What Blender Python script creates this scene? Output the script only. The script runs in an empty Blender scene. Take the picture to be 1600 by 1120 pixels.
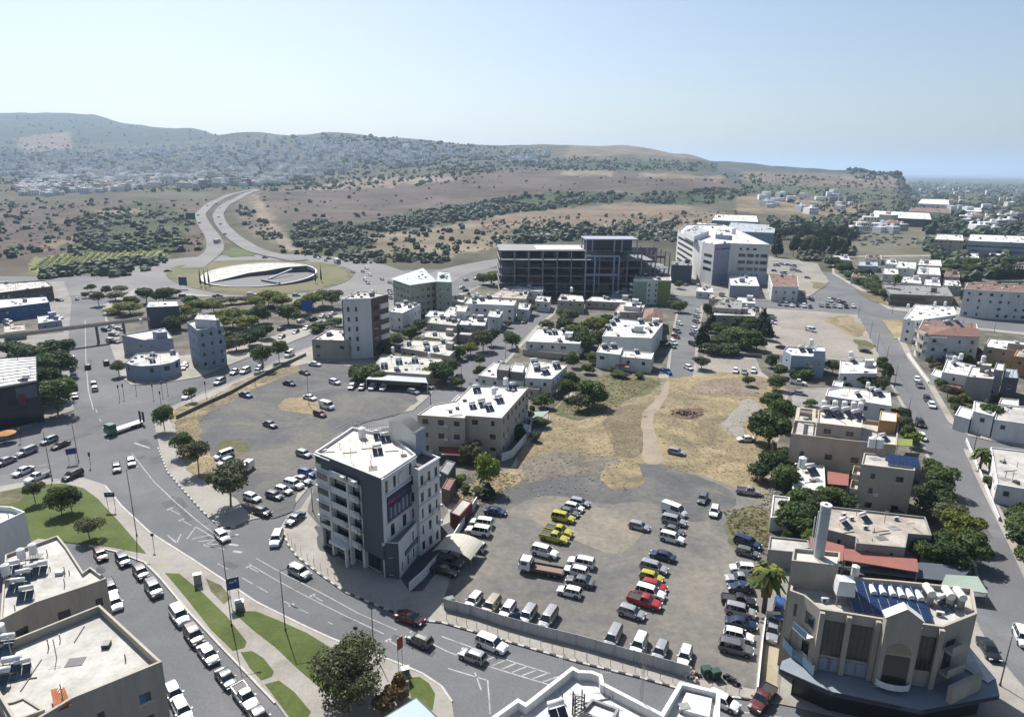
import bpy,bmesh,math,random
from mathutils import Vector,Matrix
random.seed(7)
S=bpy.context.scene
COL=S.collection
R=math.radians
# -------- camera
FPX,HY,ROLL,CH=1050.0,264.0,R(0.6),65.0
PITCH=math.atan((560-HY)/FPX)
cam=bpy.data.cameras.new('camera');camo=bpy.data.objects.new('camera',cam);COL.objects.link(camo)
cam.sensor_fit='HORIZONTAL';cam.sensor_width=36;cam.lens=36*FPX/1600
cam.clip_start=1;cam.clip_end=120000
MC=Matrix.Rotation(math.pi/2-PITCH,4,'X')@Matrix.Rotation(ROLL,4,'Z')
camo.matrix_world=Matrix.Translation((0,0,CH))@MC
S.camera=camo
# -------- light
SAZ,SEL=math.atan2(-0.475,0.88),R(50.5)
W=bpy.data.worlds.new('World');S.world=W;W.use_nodes=True
nt=W.node_tree;nt.nodes.clear()
sky=nt.nodes.new('ShaderNodeTexSky');sky.sky_type='NISHITA';sky.sun_disc=False
sky.sun_elevation=SEL;sky.sun_rotation=SAZ;sky.altitude=60;sky.air_density=1.0;sky.dust_density=1.9;sky.ozone_density=1.9
bg=nt.nodes.new('ShaderNodeBackground');bg.inputs['Strength'].default_value=0.072
wo=nt.nodes.new('ShaderNodeOutputWorld')
nt.links.new(sky.outputs[0],bg.inputs[0]);nt.links.new(bg.outputs[0],wo.inputs[0])
sd=Vector((math.sin(SAZ)*math.cos(SEL),math.cos(SAZ)*math.cos(SEL),math.sin(SEL)))
sun=bpy.data.lights.new('sun','SUN');sun.energy=5.0;sun.angle=R(0.53);sun.color=(1.0,0.97,0.93)
suno=bpy.data.objects.new('sun',sun);COL.objects.link(suno)
suno.rotation_euler=sd.to_track_quat('Z','Y').to_euler();suno.location=(0,0,300)
S.view_settings.view_transform='Standard';S.view_settings.look='None'
S.view_settings.exposure=0.82;S.view_settings.gamma=1.0
S.render.engine='CYCLES'
# -------- helpers: pixels of the survey photo -> points of the place
RM=MC.to_3x3()
def ray(px,py):
 return RM@Vector(((px-800)/FPX,(560-py)/FPX,-1.0))
def G(px,py,z=0.0):
 d=ray(px,py);t=(z-CH)/d.z
 return Vector((d.x*t,d.y*t,z))
def height_from(px,py,base_y,base_x=None):
 b=G(px if base_x is None else base_x,base_y);d=ray(px,py)
 t=b.y/d.y
 return CH+d.z*t
 # ---- terrain profile: for columns of the view, (forward distance, picture row) pairs
PROF={-700:[(700,0),(1300,305),(2200,262),(3300,215),(5000,172)],0:[(620,0),(1100,312),(1900,270),(3000,228),(4500,177)],75:[(620,0),(1100,312),(1900,270),(3000,228),(4500,175)],150:[(620,0),(1100,312),(1900,270),(3000,230),(4500,179)],215:[(620,0),(1100,312),(1900,270),(3000,232),(4300,195)],300:[(640,0),(1100,314),(1900,268),(3000,232),(4000,201)],400:[(660,0),(1150,303),(1700,275),(2600,238),(3300,206)],520:[(620,0),(1150,312),(1600,280),(2300,245),(3000,207)],620:[(600,0),(1100,318),(1600,276),(2300,244),(3000,216)],740:[(600,0),(1100,318),(1600,268),(2300,244),(2900,226)],880:[(600,0),(1100,318),(1600,268),(2200,252),(2800,227)],970:[(600,0),(1100,318),(1600,272),(2200,255),(2800,227)],1060:[(600,0),(1100,318),(1600,274),(2200,258),(2800,239)],1120:[(600,0),(1100,320),(1600,280),(2200,264),(2700,252)],1240:[(620,0),(1100,324),(1600,293),(2200,270),(2600,263)],1340:[(700,0),(1100,329),(1600,302),(2100,277),(2400,268)],1400:[(800,0),(1200,327),(1600,305),(2000,286),(2200,274)],1432:[(900,0),(1300,0),(1600,0),(2000,0),(2200,0)],2300:[(900,0),(1300,0),(1600,0),(2000,0),(2200,0)],}
_cols=sorted(PROF)
def _prof_z(c,Y):
 pts=[]
 for(D,py)in PROF[c]:
  if py==0:z=0.0
  else:
   d=ray(c,py);z=CH+d.z*D/d.y
  pts.append((D,z))
 if Y<=pts[0][0]:return 0.0
 if Y>=pts[-1][0]:
  D,z=pts[-1];k=min(1.0,(Y-D)/(D*0.6));k=k*k*(3-2*k)
  return z*(1-k)+(-6)*k if z>1 else 0.0
 for(a,za),(b,zb)in zip(pts,pts[1:]):
  if a<=Y<=b:
   k=math.log(Y/a)/math.log(b/a)
   if a==pts[0][0]:k=k**1.5
   return za+(zb-za)*k
_pc={}
def prof_z(c,Y):
 key=(c,round(Y,1))
 v=_pc.get(key)
 if v is None:
  v=_pc[key]=_prof_z(c,Y)
 return v
def hill_noise(X,Y):
 return(math.sin(X*.0061+1.3)*math.cos(Y*.0047+.4)+.6*math.sin(X*.017+Y*.011)+.35*math.sin(X*.041-Y*.033+2))
def terrain_z(X,Y):
 if Y<560:return 0.0
 u=X/Y;c=800+FPX*u/math.cos(PITCH)
 c=max(_cols[0],min(_cols[-1],c))
 for a,b in zip(_cols,_cols[1:]):
  if a<=c<=b:
   k=(c-a)/(b-a);k=k*k*(3-2*k)
   z=prof_z(a,Y)*(1-k)+prof_z(b,Y)*k
   break
 if z>4:z+=min(1.0,(z-4)/25)*hill_noise(X,Y)*(1.2+Y*.0006)
 return z
def GT(px,py):
 """point on the terrain seen at a picture position"""
 d=ray(px,py)
 g=None
 if d.z<0:
  t=-CH/d.z
  if d.y*t<600:return Vector((d.x*t,d.y*t,0))
 Y=560.0
 prev=Y
 while Y<12000:
  t=Y/d.y
  if CH+d.z*t<=terrain_z(d.x*t,Y):
   a,b=prev,Y
   for _ in range(12):
    m=(a+b)/2;t=m/d.y
    if CH+d.z*t<=terrain_z(d.x*t,m):b=m
    else:a=m
   t=b/d.y
   return Vector((d.x*t,b,terrain_z(d.x*t,b)))
  prev=Y;Y*=1.02
 return None
 # -------- materials
MATS={}
def _new(name):
 m=bpy.data.materials.new(name);m.use_nodes=True
 m.node_tree.nodes.clear();return m,m.node_tree
def mat(name,col,rough=0.8,col2=None,scale=0.5,amt=0.35,metal=0.0,bump=0.0,spec=0.5,fine=None,streak=False,coat=0.0):
 """surface with two scales of colour variation in object space"""
 if name in MATS:return MATS[name]
 k=.76 if min(col)>.6 else.66
 col=tuple(c*k for c in col);col2=col2 and tuple(c*k for c in col2)
 m,t=_new(name);N=t.nodes;L=t.links
 out=N.new('ShaderNodeOutputMaterial');b=N.new('ShaderNodeBsdfPrincipled')
 L.new(b.outputs[0],out.inputs[0])
 b.inputs['Roughness'].default_value=rough;b.inputs['Metallic'].default_value=metal
 b.inputs['Specular IOR Level'].default_value=spec
 if coat:b.inputs['Coat Weight'].default_value=coat;b.inputs['Coat Roughness'].default_value=0.05
 if col2 is None and amt:
  col2=tuple(c*(1-amt)for c in col)
 if not amt:
  b.inputs['Base Color'].default_value=(*col,1);MATS[name]=m;return m
 tc=N.new('ShaderNodeTexCoord');geo=N.new('ShaderNodeNewGeometry')
 mp=N.new('ShaderNodeMapping');L.new(geo.outputs['Position'],mp.inputs[0])
 if streak:mp.inputs['Scale'].default_value=(1,1,0.18)
 n1=N.new('ShaderNodeTexNoise');n1.inputs['Scale'].default_value=scale;n1.inputs['Detail'].default_value=5;n1.inputs['Roughness'].default_value=.62
 L.new(mp.outputs[0],n1.inputs[0])
 r=N.new('ShaderNodeValToRGB');r.color_ramp.elements[0].position=.36;r.color_ramp.elements[1].position=.66
 r.color_ramp.elements[0].color=(*col2,1);r.color_ramp.elements[1].color=(*col,1)
 L.new(n1.outputs[0],r.inputs[0])
 n2=N.new('ShaderNodeTexNoise');n2.inputs['Scale'].default_value=fine or scale*9;n2.inputs['Detail'].default_value=4
 L.new(mp.outputs[0],n2.inputs[0])
 mr=N.new('ShaderNodeMapRange');mr.inputs[1].default_value=.3;mr.inputs[2].default_value=.7
 mr.inputs[3].default_value=1-amt*.55;mr.inputs[4].default_value=1+amt*.35
 L.new(n2.outputs[0],mr.inputs[0])
 mx=N.new('ShaderNodeVectorMath');mx.operation='SCALE'
 L.new(r.outputs[0],mx.inputs[0]);L.new(mr.outputs[0],mx.inputs['Scale'])
 L.new(mx.outputs[0],b.inputs['Base Color'])
 if bump:
  bm_=N.new('ShaderNodeBump');bm_.inputs['Strength'].default_value=bump;bm_.inputs['Distance'].default_value=.2
  L.new(n2.outputs[0],bm_.inputs['Height']);L.new(bm_.outputs[0],b.inputs['Normal'])
 MATS[name]=m;return m
def ground_mat(name,stops,scale,stops2=None,rough=.95,stretch=(1,1,1),rot=0,fine=3.0,famt=.25,warp=0.0):
 """patchy ground: stops = [(pos, colour)...] on a warped noise, times a fine grain"""
 if name in MATS:return MATS[name]
 stops=[(p,tuple(x*.62 for x in c))for p,c in stops]
 m,t=_new(name);N=t.nodes;L=t.links
 out=N.new('ShaderNodeOutputMaterial');b=N.new('ShaderNodeBsdfPrincipled');L.new(b.outputs[0],out.inputs[0])
 b.inputs['Roughness'].default_value=rough;b.inputs['Specular IOR Level'].default_value=.25
 geo=N.new('ShaderNodeNewGeometry');mp=N.new('ShaderNodeMapping');L.new(geo.outputs['Position'],mp.inputs[0])
 mp.inputs['Scale'].default_value=stretch;mp.inputs['Rotation'].default_value=(0,0,rot)
 n1=N.new('ShaderNodeTexNoise');n1.inputs['Scale'].default_value=scale;n1.inputs['Detail'].default_value=8
 n1.inputs['Roughness'].default_value=.66;n1.inputs['Distortion'].default_value=warp
 L.new(mp.outputs[0],n1.inputs[0])
 r=N.new('ShaderNodeValToRGB');cr=r.color_ramp
 while len(cr.elements)<len(stops):cr.elements.new(.5)
 for e,(p,c)in zip(cr.elements,stops):e.position=p;e.color=(*c,1)
 L.new(n1.outputs[0],r.inputs[0])
 n2=N.new('ShaderNodeTexNoise');n2.inputs['Scale'].default_value=fine;n2.inputs['Detail'].default_value=6;n2.inputs['Roughness'].default_value=.75
 L.new(geo.outputs['Position'],n2.inputs[0])
 mr=N.new('ShaderNodeMapRange');mr.inputs[1].default_value=.3;mr.inputs[2].default_value=.7
 mr.inputs[3].default_value=1-famt;mr.inputs[4].default_value=1+famt
 L.new(n2.outputs[0],mr.inputs[0])
 mx=N.new('ShaderNodeVectorMath');mx.operation='SCALE'
 L.new(r.outputs[0],mx.inputs[0]);L.new(mr.outputs[0],mx.inputs['Scale']);L.new(mx.outputs[0],b.inputs['Base Color'])
 bm_=N.new('ShaderNodeBump');bm_.inputs['Strength'].default_value=.35;bm_.inputs['Distance'].default_value=.15
 L.new(n2.outputs[0],bm_.inputs['Height']);L.new(bm_.outputs[0],b.inputs['Normal'])
 MATS[name]=m;return m
 # -------- object helpers
def tag(o,label=None,cat=None,group=None,kind=None):
 if label:o['label']=label
 if cat:o['category']=cat
 if group:o['group']=group
 if kind:o['kind']=kind
 return o
def empty(name,loc,rz=0,**kw):
 o=bpy.data.objects.new(name,None);o.empty_display_size=.2
 o.location=loc;o.rotation_euler=(0,0,rz);COL.objects.link(o);return tag(o,**kw)
class MB:
 """collects plain geometry for ONE mesh"""
 def __init__(s):s.v=[];s.f=[];s.m=[];s.mats=[]
 def mi(s,m):
  if m is None:m=MATS.get('default')or mat('default',(.5,.5,.5))
  if m not in s.mats:s.mats.append(m)
  return s.mats.index(m)
 def face(s,pts,m=None):
  n=len(s.v);s.v.extend([tuple(p)for p in pts]);s.f.append(tuple(range(n,n+len(pts))));s.m.append(s.mi(m))
 def box(s,x0,x1,y0,y1,z0,z1,m=None,M=None,top=1.0):
  c=[(x0,y0,z0),(x1,y0,z0),(x1,y1,z0),(x0,y1,z0)]
  cx,cy=(x0+x1)/2,(y0+y1)/2
  c+=[(cx+(x-cx)*top,cy+(y-cy)*top,z1)for x,y,_ in c]
  if M is not None:c=[tuple(M@Vector(p))for p in c]
  n=len(s.v);s.v.extend(c);k=s.mi(m)
  for f in((0,3,2,1),(4,5,6,7),(0,1,5,4),(1,2,6,5),(2,3,7,6),(3,0,4,7)):
   s.f.append(tuple(n+i for i in f));s.m.append(k)
 def tube(s,a,b,r0,r1=None,n=8,m=None,cap=True):
  a=Vector(a);b=Vector(b);r1=r0 if r1 is None else r1
  d=(b-a).normalized();u=d.orthogonal().normalized();w=d.cross(u)
  k=s.mi(m);base=len(s.v)
  for p,r in((a,r0),(b,r1)):
   for i in range(n):
    q=2*math.pi*i/n
    s.v.append(tuple(p+(u*math.cos(q)+w*math.sin(q))*r))
  for i in range(n):
   j=(i+1)%n
   s.f.append((base+i,base+j,base+n+j,base+n+i));s.m.append(k)
  if cap:
   s.f.append(tuple(base+n-1-i for i in range(n)));s.m.append(k)
   s.f.append(tuple(base+n+i for i in range(n)));s.m.append(k)
 def prism(s,pts,z0,z1,m=None,mtop=None):
  """pts CCW ground polygon"""
  n=len(s.v);c=len(pts)
  s.v.extend([(p[0],p[1],z0)for p in pts]);s.v.extend([(p[0],p[1],z1)for p in pts])
  k=s.mi(m);kt=s.mi(mtop or m)
  s.f.append(tuple(n+c+i for i in range(c)));s.m.append(kt)
  for i in range(c):
   j=(i+1)%c
   s.f.append((n+i,n+j,n+c+j,n+c+i));s.m.append(k)
 def mesh(s,name,smooth=False):
  me=bpy.data.meshes.new(name);me.from_pydata(s.v,[],s.f)
  for m in s.mats:me.materials.append(m)
  me.polygons.foreach_set('material_index',s.m)
  if smooth:me.polygons.foreach_set('use_smooth',[True]*len(s.f))
  me.update();return me
 def build(s,name,parent=None,smooth=False,**kw):
  o=bpy.data.objects.new(name,s.mesh(name,smooth));COL.objects.link(o)
  if parent:o.parent=parent
  return tag(o,**kw)
def inst(name,mesh,parent=None,loc=(0,0,0),rz=0,scale=None,M=None,**kw):
 o=bpy.data.objects.new(name,mesh);COL.objects.link(o)
 if parent:o.parent=parent
 if M is not None:o.matrix_local=M
 else:
  o.location=loc;o.rotation_euler=(0,0,rz)
  if scale:o.scale=scale if hasattr(scale,'__len__')else(scale,)*3
 return tag(o,**kw)
def ccw(pts):
 a=sum(p[0]*q[1]-q[0]*p[1]for p,q in zip(pts,pts[1:]+pts[:1]))
 return pts if a>0 else pts[::-1]
def inset(pts,d):
 n=len(pts);out=[]
 for i in range(n):
  a,b,c=Vector(pts[i-1][:2]),Vector(pts[i][:2]),Vector(pts[(i+1)%n][:2])
  e1=(b-a).normalized();e2=(c-b).normalized()
  n1=Vector((-e1.y,e1.x));n2=Vector((-e2.y,e2.x))
  k=1+n1.dot(n2);k=max(k,.35)
  p=b+(n1+n2)*(d/k)
  out.append((p.x,p.y))
 return out
def smooth_poly(pts,it=2,closed=True):
 for _ in range(it):
  q=[]
  n=len(pts)
  for i in range(n if closed else n-1):
   a,b=pts[i],pts[(i+1)%n]
   q.append((a[0]*.75+b[0]*.25,a[1]*.75+b[1]*.25));q.append((a[0]*.25+b[0]*.75,a[1]*.25+b[1]*.75))
  if not closed:q=[pts[0]]+q+[pts[-1]]
  pts=q
 return pts
ORD=['first','second','third','fourth','fifth','sixth','seventh','eighth','ninth','tenth','eleventh','twelfth','thirteenth','fourteenth','fifteenth','sixteenth','seventeenth','eighteenth','nineteenth','twentieth','twenty-first','twenty-second','twenty-third','twenty-fourth','twenty-fifth','twenty-sixth','twenty-seventh','twenty-eighth','twenty-ninth','thirtieth']
# -------- TERRAIN
def pip(x,y,poly):
 c=False;j=len(poly)-1
 for i in range(len(poly)):
  xi,yi=poly[i];xj,yj=poly[j]
  if(yi>y)!=(yj>y)and x<(xj-xi)*(y-yi)/(yj-yi)+xi:c=not c
  j=i
 return c
BROWN=(.125,.10,.085);TAN=(.26,.215,.16);SCRUB=(.105,.10,.07);GREEN=(.06,.08,.045);RUST=(.21,.16,.115);TOWN=(.09,.095,.08);COAST=(.085,.095,.085)
ZONES=[([(-900,330),(700,262),(830,262),(830,180),(-900,150)],TOWN),([(0,250),(75,245),(150,222),(220,225),(400,214),(400,150),(-900,150),(-900,250)],(.055,.065,.05)),([(1100,290),(2600,330),(2600,240),(1400,240),(1100,250)],COAST),([(20,215),(110,205),(110,232),(40,240)],(.20,.15,.12)),([(400,300),(560,285),(700,275),(830,266),(950,270),(1100,275),(1180,290),(1150,303),(900,303),(800,313),(700,327),(600,342),(500,347),(430,347),(390,330)],BROWN),([(470,297),(560,279),(720,274),(720,281),(600,292),(520,297)],(.24,.19,.15)),([(870,267),(960,268),(960,276),(880,274)],TAN),([(1000,270),(1130,276),(1130,281),(1000,277)],(.25,.19,.15)),([(980,240),(880,248),(890,226),(980,224),(1100,243),(1110,252)],(.20,.16,.115)),([(860,262),(1120,268),(1120,254),(1000,252),(860,250)],GREEN),([(560,352),(640,330),(740,315),(850,300),(1000,302),(1130,292),(1180,300),(1100,322),(980,316),(800,333),(700,352),(600,364)],GREEN),([(700,352),(800,332),(980,316),(1110,325),(1160,345),(1060,360),(900,365),(760,372),(700,378)],RUST),([(560,372),(700,352),(800,352),(790,382),(700,402),(590,402)],(.22,.18,.125)),([(445,350),(500,342),(560,352),(585,380),(570,402),(500,398),(450,385)],GREEN),([(800,358),(930,352),(960,372),(800,386)],GREEN),([(375,305),(400,300),(440,345),(460,390),(400,372),(370,340)],(.16,.135,.11)),([(392,308),(402,305),(430,352),(470,392),(450,392),(405,350)],TAN),([(-300,330),(100,318),(330,312),(310,345),(322,395),(250,430),(-300,440)],(.115,.09,.075)),([(95,385),(140,330),(240,310),(300,340),(280,400),(130,412)],(.07,.08,.045)),([(150,330),(220,325),(225,333),(160,338)],RUST),([(70,378),(130,366),(135,376),(60,390)],RUST),([(48,404),(110,396),(250,393),(262,402),(200,414),(100,428),(48,424)],(.24,.25,.10)),([(1150,268),(1400,275),(1420,282),(1400,300),(1170,290)],(.20,.16,.125)),([(1160,285),(1330,292),(1430,300),(1430,325),(1200,312)],(.10,.11,.07)),([(1150,305),(1240,308),(1350,318),(1340,345),(1200,335),(1150,330)],(.22,.175,.115)),([(1330,345),(2400,355),(2400,400),(1330,400)],(.15,.14,.10)),]
def zone_col(px,py):
 c=SCRUB
 for poly,col in ZONES:
  if pip(px,py,poly):c=col
 return c
def make_terrain():
 rows=[-1500,-200,50,200,300,360,400]
 Y=420.0
 while Y<6200:rows.append(Y);Y*=1.0135
 while Y<60000:rows.append(Y);Y*=1.12
 us=[-2.6,-2.0,-1.5,-1.2,-1.0]
 u=-.86
 while u<.86:us.append(u);u+=.0052
 us+=[1.0,1.2,1.5,2.0,2.6]
 vs=[];cols=[]
 IM=RM.transposed()
 for Yr in rows:
  for u in us:
   X=u*max(Yr,420)
   z=terrain_z(X,Yr)if Yr>560 else 0.0
   vs.append((X,Yr,z-.03))
   if Yr>400:
    d=IM@Vector((X,Yr,z-CH))
    jx=random.gauss(0,3);jy=random.gauss(0,1.2)
    px=800+FPX*d.x/-d.z+jx;py=560-FPX*d.y/-d.z+jy
    cols.append((*zone_col(px,py),1))
   else:cols.append((*SCRUB,1))
 n=len(us);fs=[]
 for r in range(len(rows)-1):
  for c in range(n-1):
   a=r*n+c;fs.append((a,a+1,a+n+1,a+n))
 me=bpy.data.meshes.new('terrain');me.from_pydata(vs,[],fs)
 ca=me.color_attributes.new('Zone','FLOAT_COLOR','POINT')
 flat=[x for c in cols for x in c];ca.data.foreach_set('color',flat)
 me.polygons.foreach_set('use_smooth',[True]*len(fs));me.update()
 m,t=_new('terrain_soil');N=t.nodes;L=t.links
 out=N.new('ShaderNodeOutputMaterial');b=N.new('ShaderNodeBsdfPrincipled');L.new(b.outputs[0],out.inputs[0])
 b.inputs['Roughness'].default_value=1;b.inputs['Specular IOR Level'].default_value=.1
 at=N.new('ShaderNodeAttribute');at.attribute_name='Zone'
 geo=N.new('ShaderNodeNewGeometry')
 n1=N.new('ShaderNodeTexNoise');n1.inputs['Scale'].default_value=.012;n1.inputs['Detail'].default_value=10;n1.inputs['Roughness'].default_value=.7
 n2=N.new('ShaderNodeTexNoise');n2.inputs['Scale'].default_value=.08;n2.inputs['Detail'].default_value=6;n2.inputs['Roughness'].default_value=.7
 for nn in(n1,n2):L.new(geo.outputs['Position'],nn.inputs[0])
 mr=N.new('ShaderNodeMapRange');mr.inputs[1].default_value=.35;mr.inputs[2].default_value=.68;mr.inputs[3].default_value=.44;mr.inputs[4].default_value=1.03
 L.new(n1.outputs[0],mr.inputs[0])
 mx=N.new('ShaderNodeVectorMath');mx.operation='SCALE';L.new(at.outputs['Color'],mx.inputs[0]);L.new(mr.outputs[0],mx.inputs['Scale'])
 r2=N.new('ShaderNodeMapRange');r2.inputs[1].default_value=.54;r2.inputs[2].default_value=.64
 L.new(n2.outputs[0],r2.inputs[0])
 mix=N.new('ShaderNodeMix');mix.data_type='RGBA';mix.inputs[7].default_value=(.05,.06,.035,1)
 ml=N.new('ShaderNodeMath');ml.operation='MULTIPLY';ml.inputs[1].default_value=.45;L.new(r2.outputs[0],ml.inputs[0])
 L.new(ml.outputs[0],mix.inputs[0]);L.new(mx.outputs[0],mix.inputs[6]);L.new(mix.outputs[2],b.inputs['Base Color'])
 me.materials.append(m)
 o=bpy.data.objects.new('terrain',me);COL.objects.link(o);tag(o,kind='structure',label='rolling dry hills and scrubland behind the town')
make_terrain()
# sea beyond the coast
seam=mat('sea_water',(.05,.08,.10),rough=.4,amt=0)
s_=MB();s_.face([(2600,9500,.6),(60000,9500,.6),(60000,58000,.6),(-20000,58000,.6),(-20000,14000,.6),(2600,14000,.6)],seam)
s_.build('sea',kind='structure',label='pale blue sea on the horizon')
# air
hz,t=_new('haze_air');o_=t.nodes.new('ShaderNodeOutputMaterial');v_=t.nodes.new('ShaderNodeVolumePrincipled')
v_.inputs['Color'].default_value=(.56,.74,.95,1);v_.inputs['Density'].default_value=.95e-4;v_.inputs['Anisotropy'].default_value=.25
t.links.new(v_.outputs[0],o_.inputs['Volume'])
h_=MB();h_.box(-65000,65000,-1700,61000,-8,460,hz)
HAZE=h_.build('haze',kind='stuff',label='pale blue summer haze over the valley')
# -------- GROUND SHEETS (near town, flat)
ASPH=ground_mat('asphalt',[(.28,(.12,.125,.133)),(.42,(.165,.168,.174)),(.55,(.19,.192,.196)),(.72,(.25,.248,.246))],.05,fine=2.5,famt=.16,stretch=(1,1,1),warp=.4)
ASPH2=ground_mat('asphalt_new',[(.3,(.085,.088,.095)),(.6,(.11,.112,.118)),(.75,(.14,.14,.14))],.09,fine=1.5,famt=.12)
PAVE=ground_mat('pavement',[(.3,(.30,.275,.235)),(.5,(.40,.375,.33)),(.7,(.45,.43,.385))],.12,fine=2.2,famt=.13)
CONC=ground_mat('yard_concrete',[(.3,(.20,.19,.17)),(.5,(.30,.285,.26)),(.7,(.38,.365,.34))],.11,fine=1.2,famt=.2)
YARD=ground_mat('yard_soil',[(.28,(.06,.065,.045)),(.42,(.11,.105,.08)),(.55,(.18,.165,.135)),(.7,(.28,.26,.23))],.09,fine=.9,famt=.3)
GRAVEL=ground_mat('gravel_lot',[(.28,(.10,.103,.108)),(.45,(.135,.135,.135)),(.58,(.19,.18,.155)),(.72,(.23,.215,.18))],.045,fine=.9,famt=.22,warp=1.2)
GRAVEL2=ground_mat('dusty_lot',[(.25,(.115,.117,.12)),(.42,(.17,.165,.155)),(.55,(.225,.208,.18)),(.75,(.30,.27,.22))],.035,fine=.8,famt=.22,warp=1.5)
SANDY=ground_mat('sandy_lot',[(.3,(.25,.23,.195)),(.5,(.34,.31,.265)),(.7,(.40,.365,.315))],.05,fine=.8,famt=.16)
STRAW=ground_mat('dry_grass_ground',[(.26,(.13,.115,.07)),(.4,(.22,.18,.11)),(.52,(.32,.255,.15)),(.66,(.41,.325,.19)),(.8,(.38,.315,.21))],.06,fine=.9,famt=.38,warp=1.6)
DIRT=ground_mat('bare_dirt',[(.3,(.17,.13,.095)),(.5,(.27,.21,.155)),(.7,(.36,.29,.215))],.08,fine=1.0,famt=.3,warp=.8)
OLIVEG=ground_mat('weedy_ground',[(.3,(.075,.085,.04)),(.48,(.14,.135,.07)),(.62,(.22,.195,.11)),(.78,(.27,.24,.15))],.08,fine=1.1,famt=.35,warp=1)
LAWN=ground_mat('lawn_grass',[(.3,(.07,.095,.022)),(.5,(.10,.135,.032)),(.72,(.15,.165,.055))],.12,fine=2.5,famt=.25)
REDD=ground_mat('island_soil',[(.3,(.12,.105,.06)),(.5,(.20,.165,.10)),(.7,(.26,.20,.125))],.04,fine=.5,famt=.25)
KERBW=mat('kerb_white',(.62,.60,.55),amt=.25,scale=.8)
KERBB=mat('kerb_black',(.05,.05,.05),amt=.2,scale=.8)
_zl=[0.0]
def sheet(name,px,z,m,skirt=0.0,smooth=0,world=None,label=None,kind='structure'):
 pts=world or[tuple(G(x,y,0)[:2])for x,y in px]
 if smooth:
  pts=smooth_poly(pts,smooth);q=[];rj=random.Random(len(px)+int(px[0][0]))
  for a,c in zip(pts,pts[1:]+pts[:1]):
   L_=math.dist(a[:2],c[:2]);n=max(1,int(L_/1.1))
   for i in range(n):
    x,y=a[0]+(c[0]-a[0])*i/n,a[1]+(c[1]-a[1])*i/n;w_=.25 if name=='path' else 1
    q.append((x+w_*(1.5*math.sin(y*.2+x*.05)+.4*math.sin(y*.62+2)+.16*math.sin(y*1.9))+rj.gauss(0,.12),y+w_*(1.5*math.sin(x*.2+1)+.4*math.sin(x*.6)+.16*math.sin(x*2.1))+rj.gauss(0,.12)))
  pts=q
 pts=ccw([tuple(p[:2])for p in pts]);b=MB();_zl[0]+=.0012;z+=_zl[0]if name!='road' else 0
 b.face([(x,y,z)for x,y in pts],m)
 if skirt:
  n=len(pts)
  for i in range(n):
   a,c=pts[i],pts[(i+1)%n]
   b.face([(a[0],a[1],z-skirt),(c[0],c[1],z-skirt),(c[0],c[1],z),(a[0],a[1],z)],m)
 return b.build(name,kind=kind,label=label)
 # asphalt base under the whole near town
sheet('road',None,.02,ASPH,world=[(-520,20),(520,20),(520,330),(330,420),(160,470),(40,470),(-80,440),(-130,420),(-300,400),(-520,400)],label='grey asphalt roads of the town')
Z1,Z2,Z3=.15,.165,.18
def block(px,m=PAVE,sm=0,name='pavement',label=None):return sheet(name,px,Z1,m,.14,sm,label=label)
def inner(px,m,z=Z2,sm=0,name='ground',label=None):return sheet(name,px,z,m,0,sm,label=label)
# A: lawn triangle + long green verge
block([(-60,775),(0,760),(60,750),(130,747),(165,758),(190,790),(235,832),(300,873),(350,906),(400,940),(470,975),(520,998),(570,1016),(620,1035),(660,1052),(690,1072),(706,1096),(710,1125),(700,1200),(470,1200),(446,1120),(430,1098),(390,1056),(340,1004),(290,950),(250,902),(226,878),(180,861),(140,852),(95,846),(20,870),(-60,900)],label='pale paved walk beside the main road')
inner([(-40,778),(30,763),(60,758),(100,756),(130,763),(152,779),(190,820),(229,866),(215,864),(175,856),(105,848),(60,842),(20,862),(-40,880)],LAWN,label='green triangular lawn')
inner([(-40,779),(28,765),(48,764),(30,784),(-40,800)],OLIVEG,.172)
inner([(258,896),(280,897),(318,928),(353,962),(386,1004),(382,1013),(364,1018),(330,985),(290,934)],LAWN,label='long green verge')
inner([(376,1020),(394,1018),(412,1029),(428,1050),(425,1058),(408,1064),(390,1044)],LAWN,label='small green verge')
inner([(414,1070),(436,1064),(460,1082),(486,1113),(480,1125),(455,1125)],LAWN,label='small green verge')
inner([(362,955),(400,956),(440,972),(480,990),(522,1016),(560,1040),(580,1080),(545,1100),(510,1084),(470,1050),(430,1012),(395,985)],LAWN,label='green verge under the big tree')
inner([(638,1060),(655,1058),(670,1068),(680,1085),(676,1110),(650,1118),(642,1092)],LAWN,label='corner lawn')
inner([(322,905),(345,915),(362,935),(350,945),(330,925)],OLIVEG,.17)
# D: left gravel car park
block([(242,668),(264,641),(300,622),(350,603),(400,582),(440,562),(478,545),(520,528),(560,560),(640,590),(690,598),(668,622),(645,642),(560,660),(500,700),(480,765),(455,796),(428,806),(395,812),(366,823),(345,824),(318,800),(288,767),(262,737),(250,703)],label='paved edge of the gravel car park')
inner([(276,668),(300,648),(350,622),(405,592),(470,565),(540,570),(600,590),(660,603),(672,608),(645,640),(560,662),(505,700),(486,765),(462,790),(432,803),(398,808),(372,800),(350,770),(322,735),(300,705)],GRAVEL,.17,1,label='dark gravel car park')
inner([(262,650),(300,632),(400,588),(452,566),(470,575),(430,598),(380,612),(340,636),(308,672),(318,700),(350,732),(372,764),(352,772),(310,742),(285,705),(266,672)],STRAW,.178,1,label='strip of dry grass by the car park')
inner([(426,630),(440,622),(475,624),(505,636),(500,648),(460,650),(436,644)],STRAW,.178,1)
inner([(325,690),(360,684),(385,700),(372,716),(340,718)],OLIVEG,.182,1)
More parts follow.
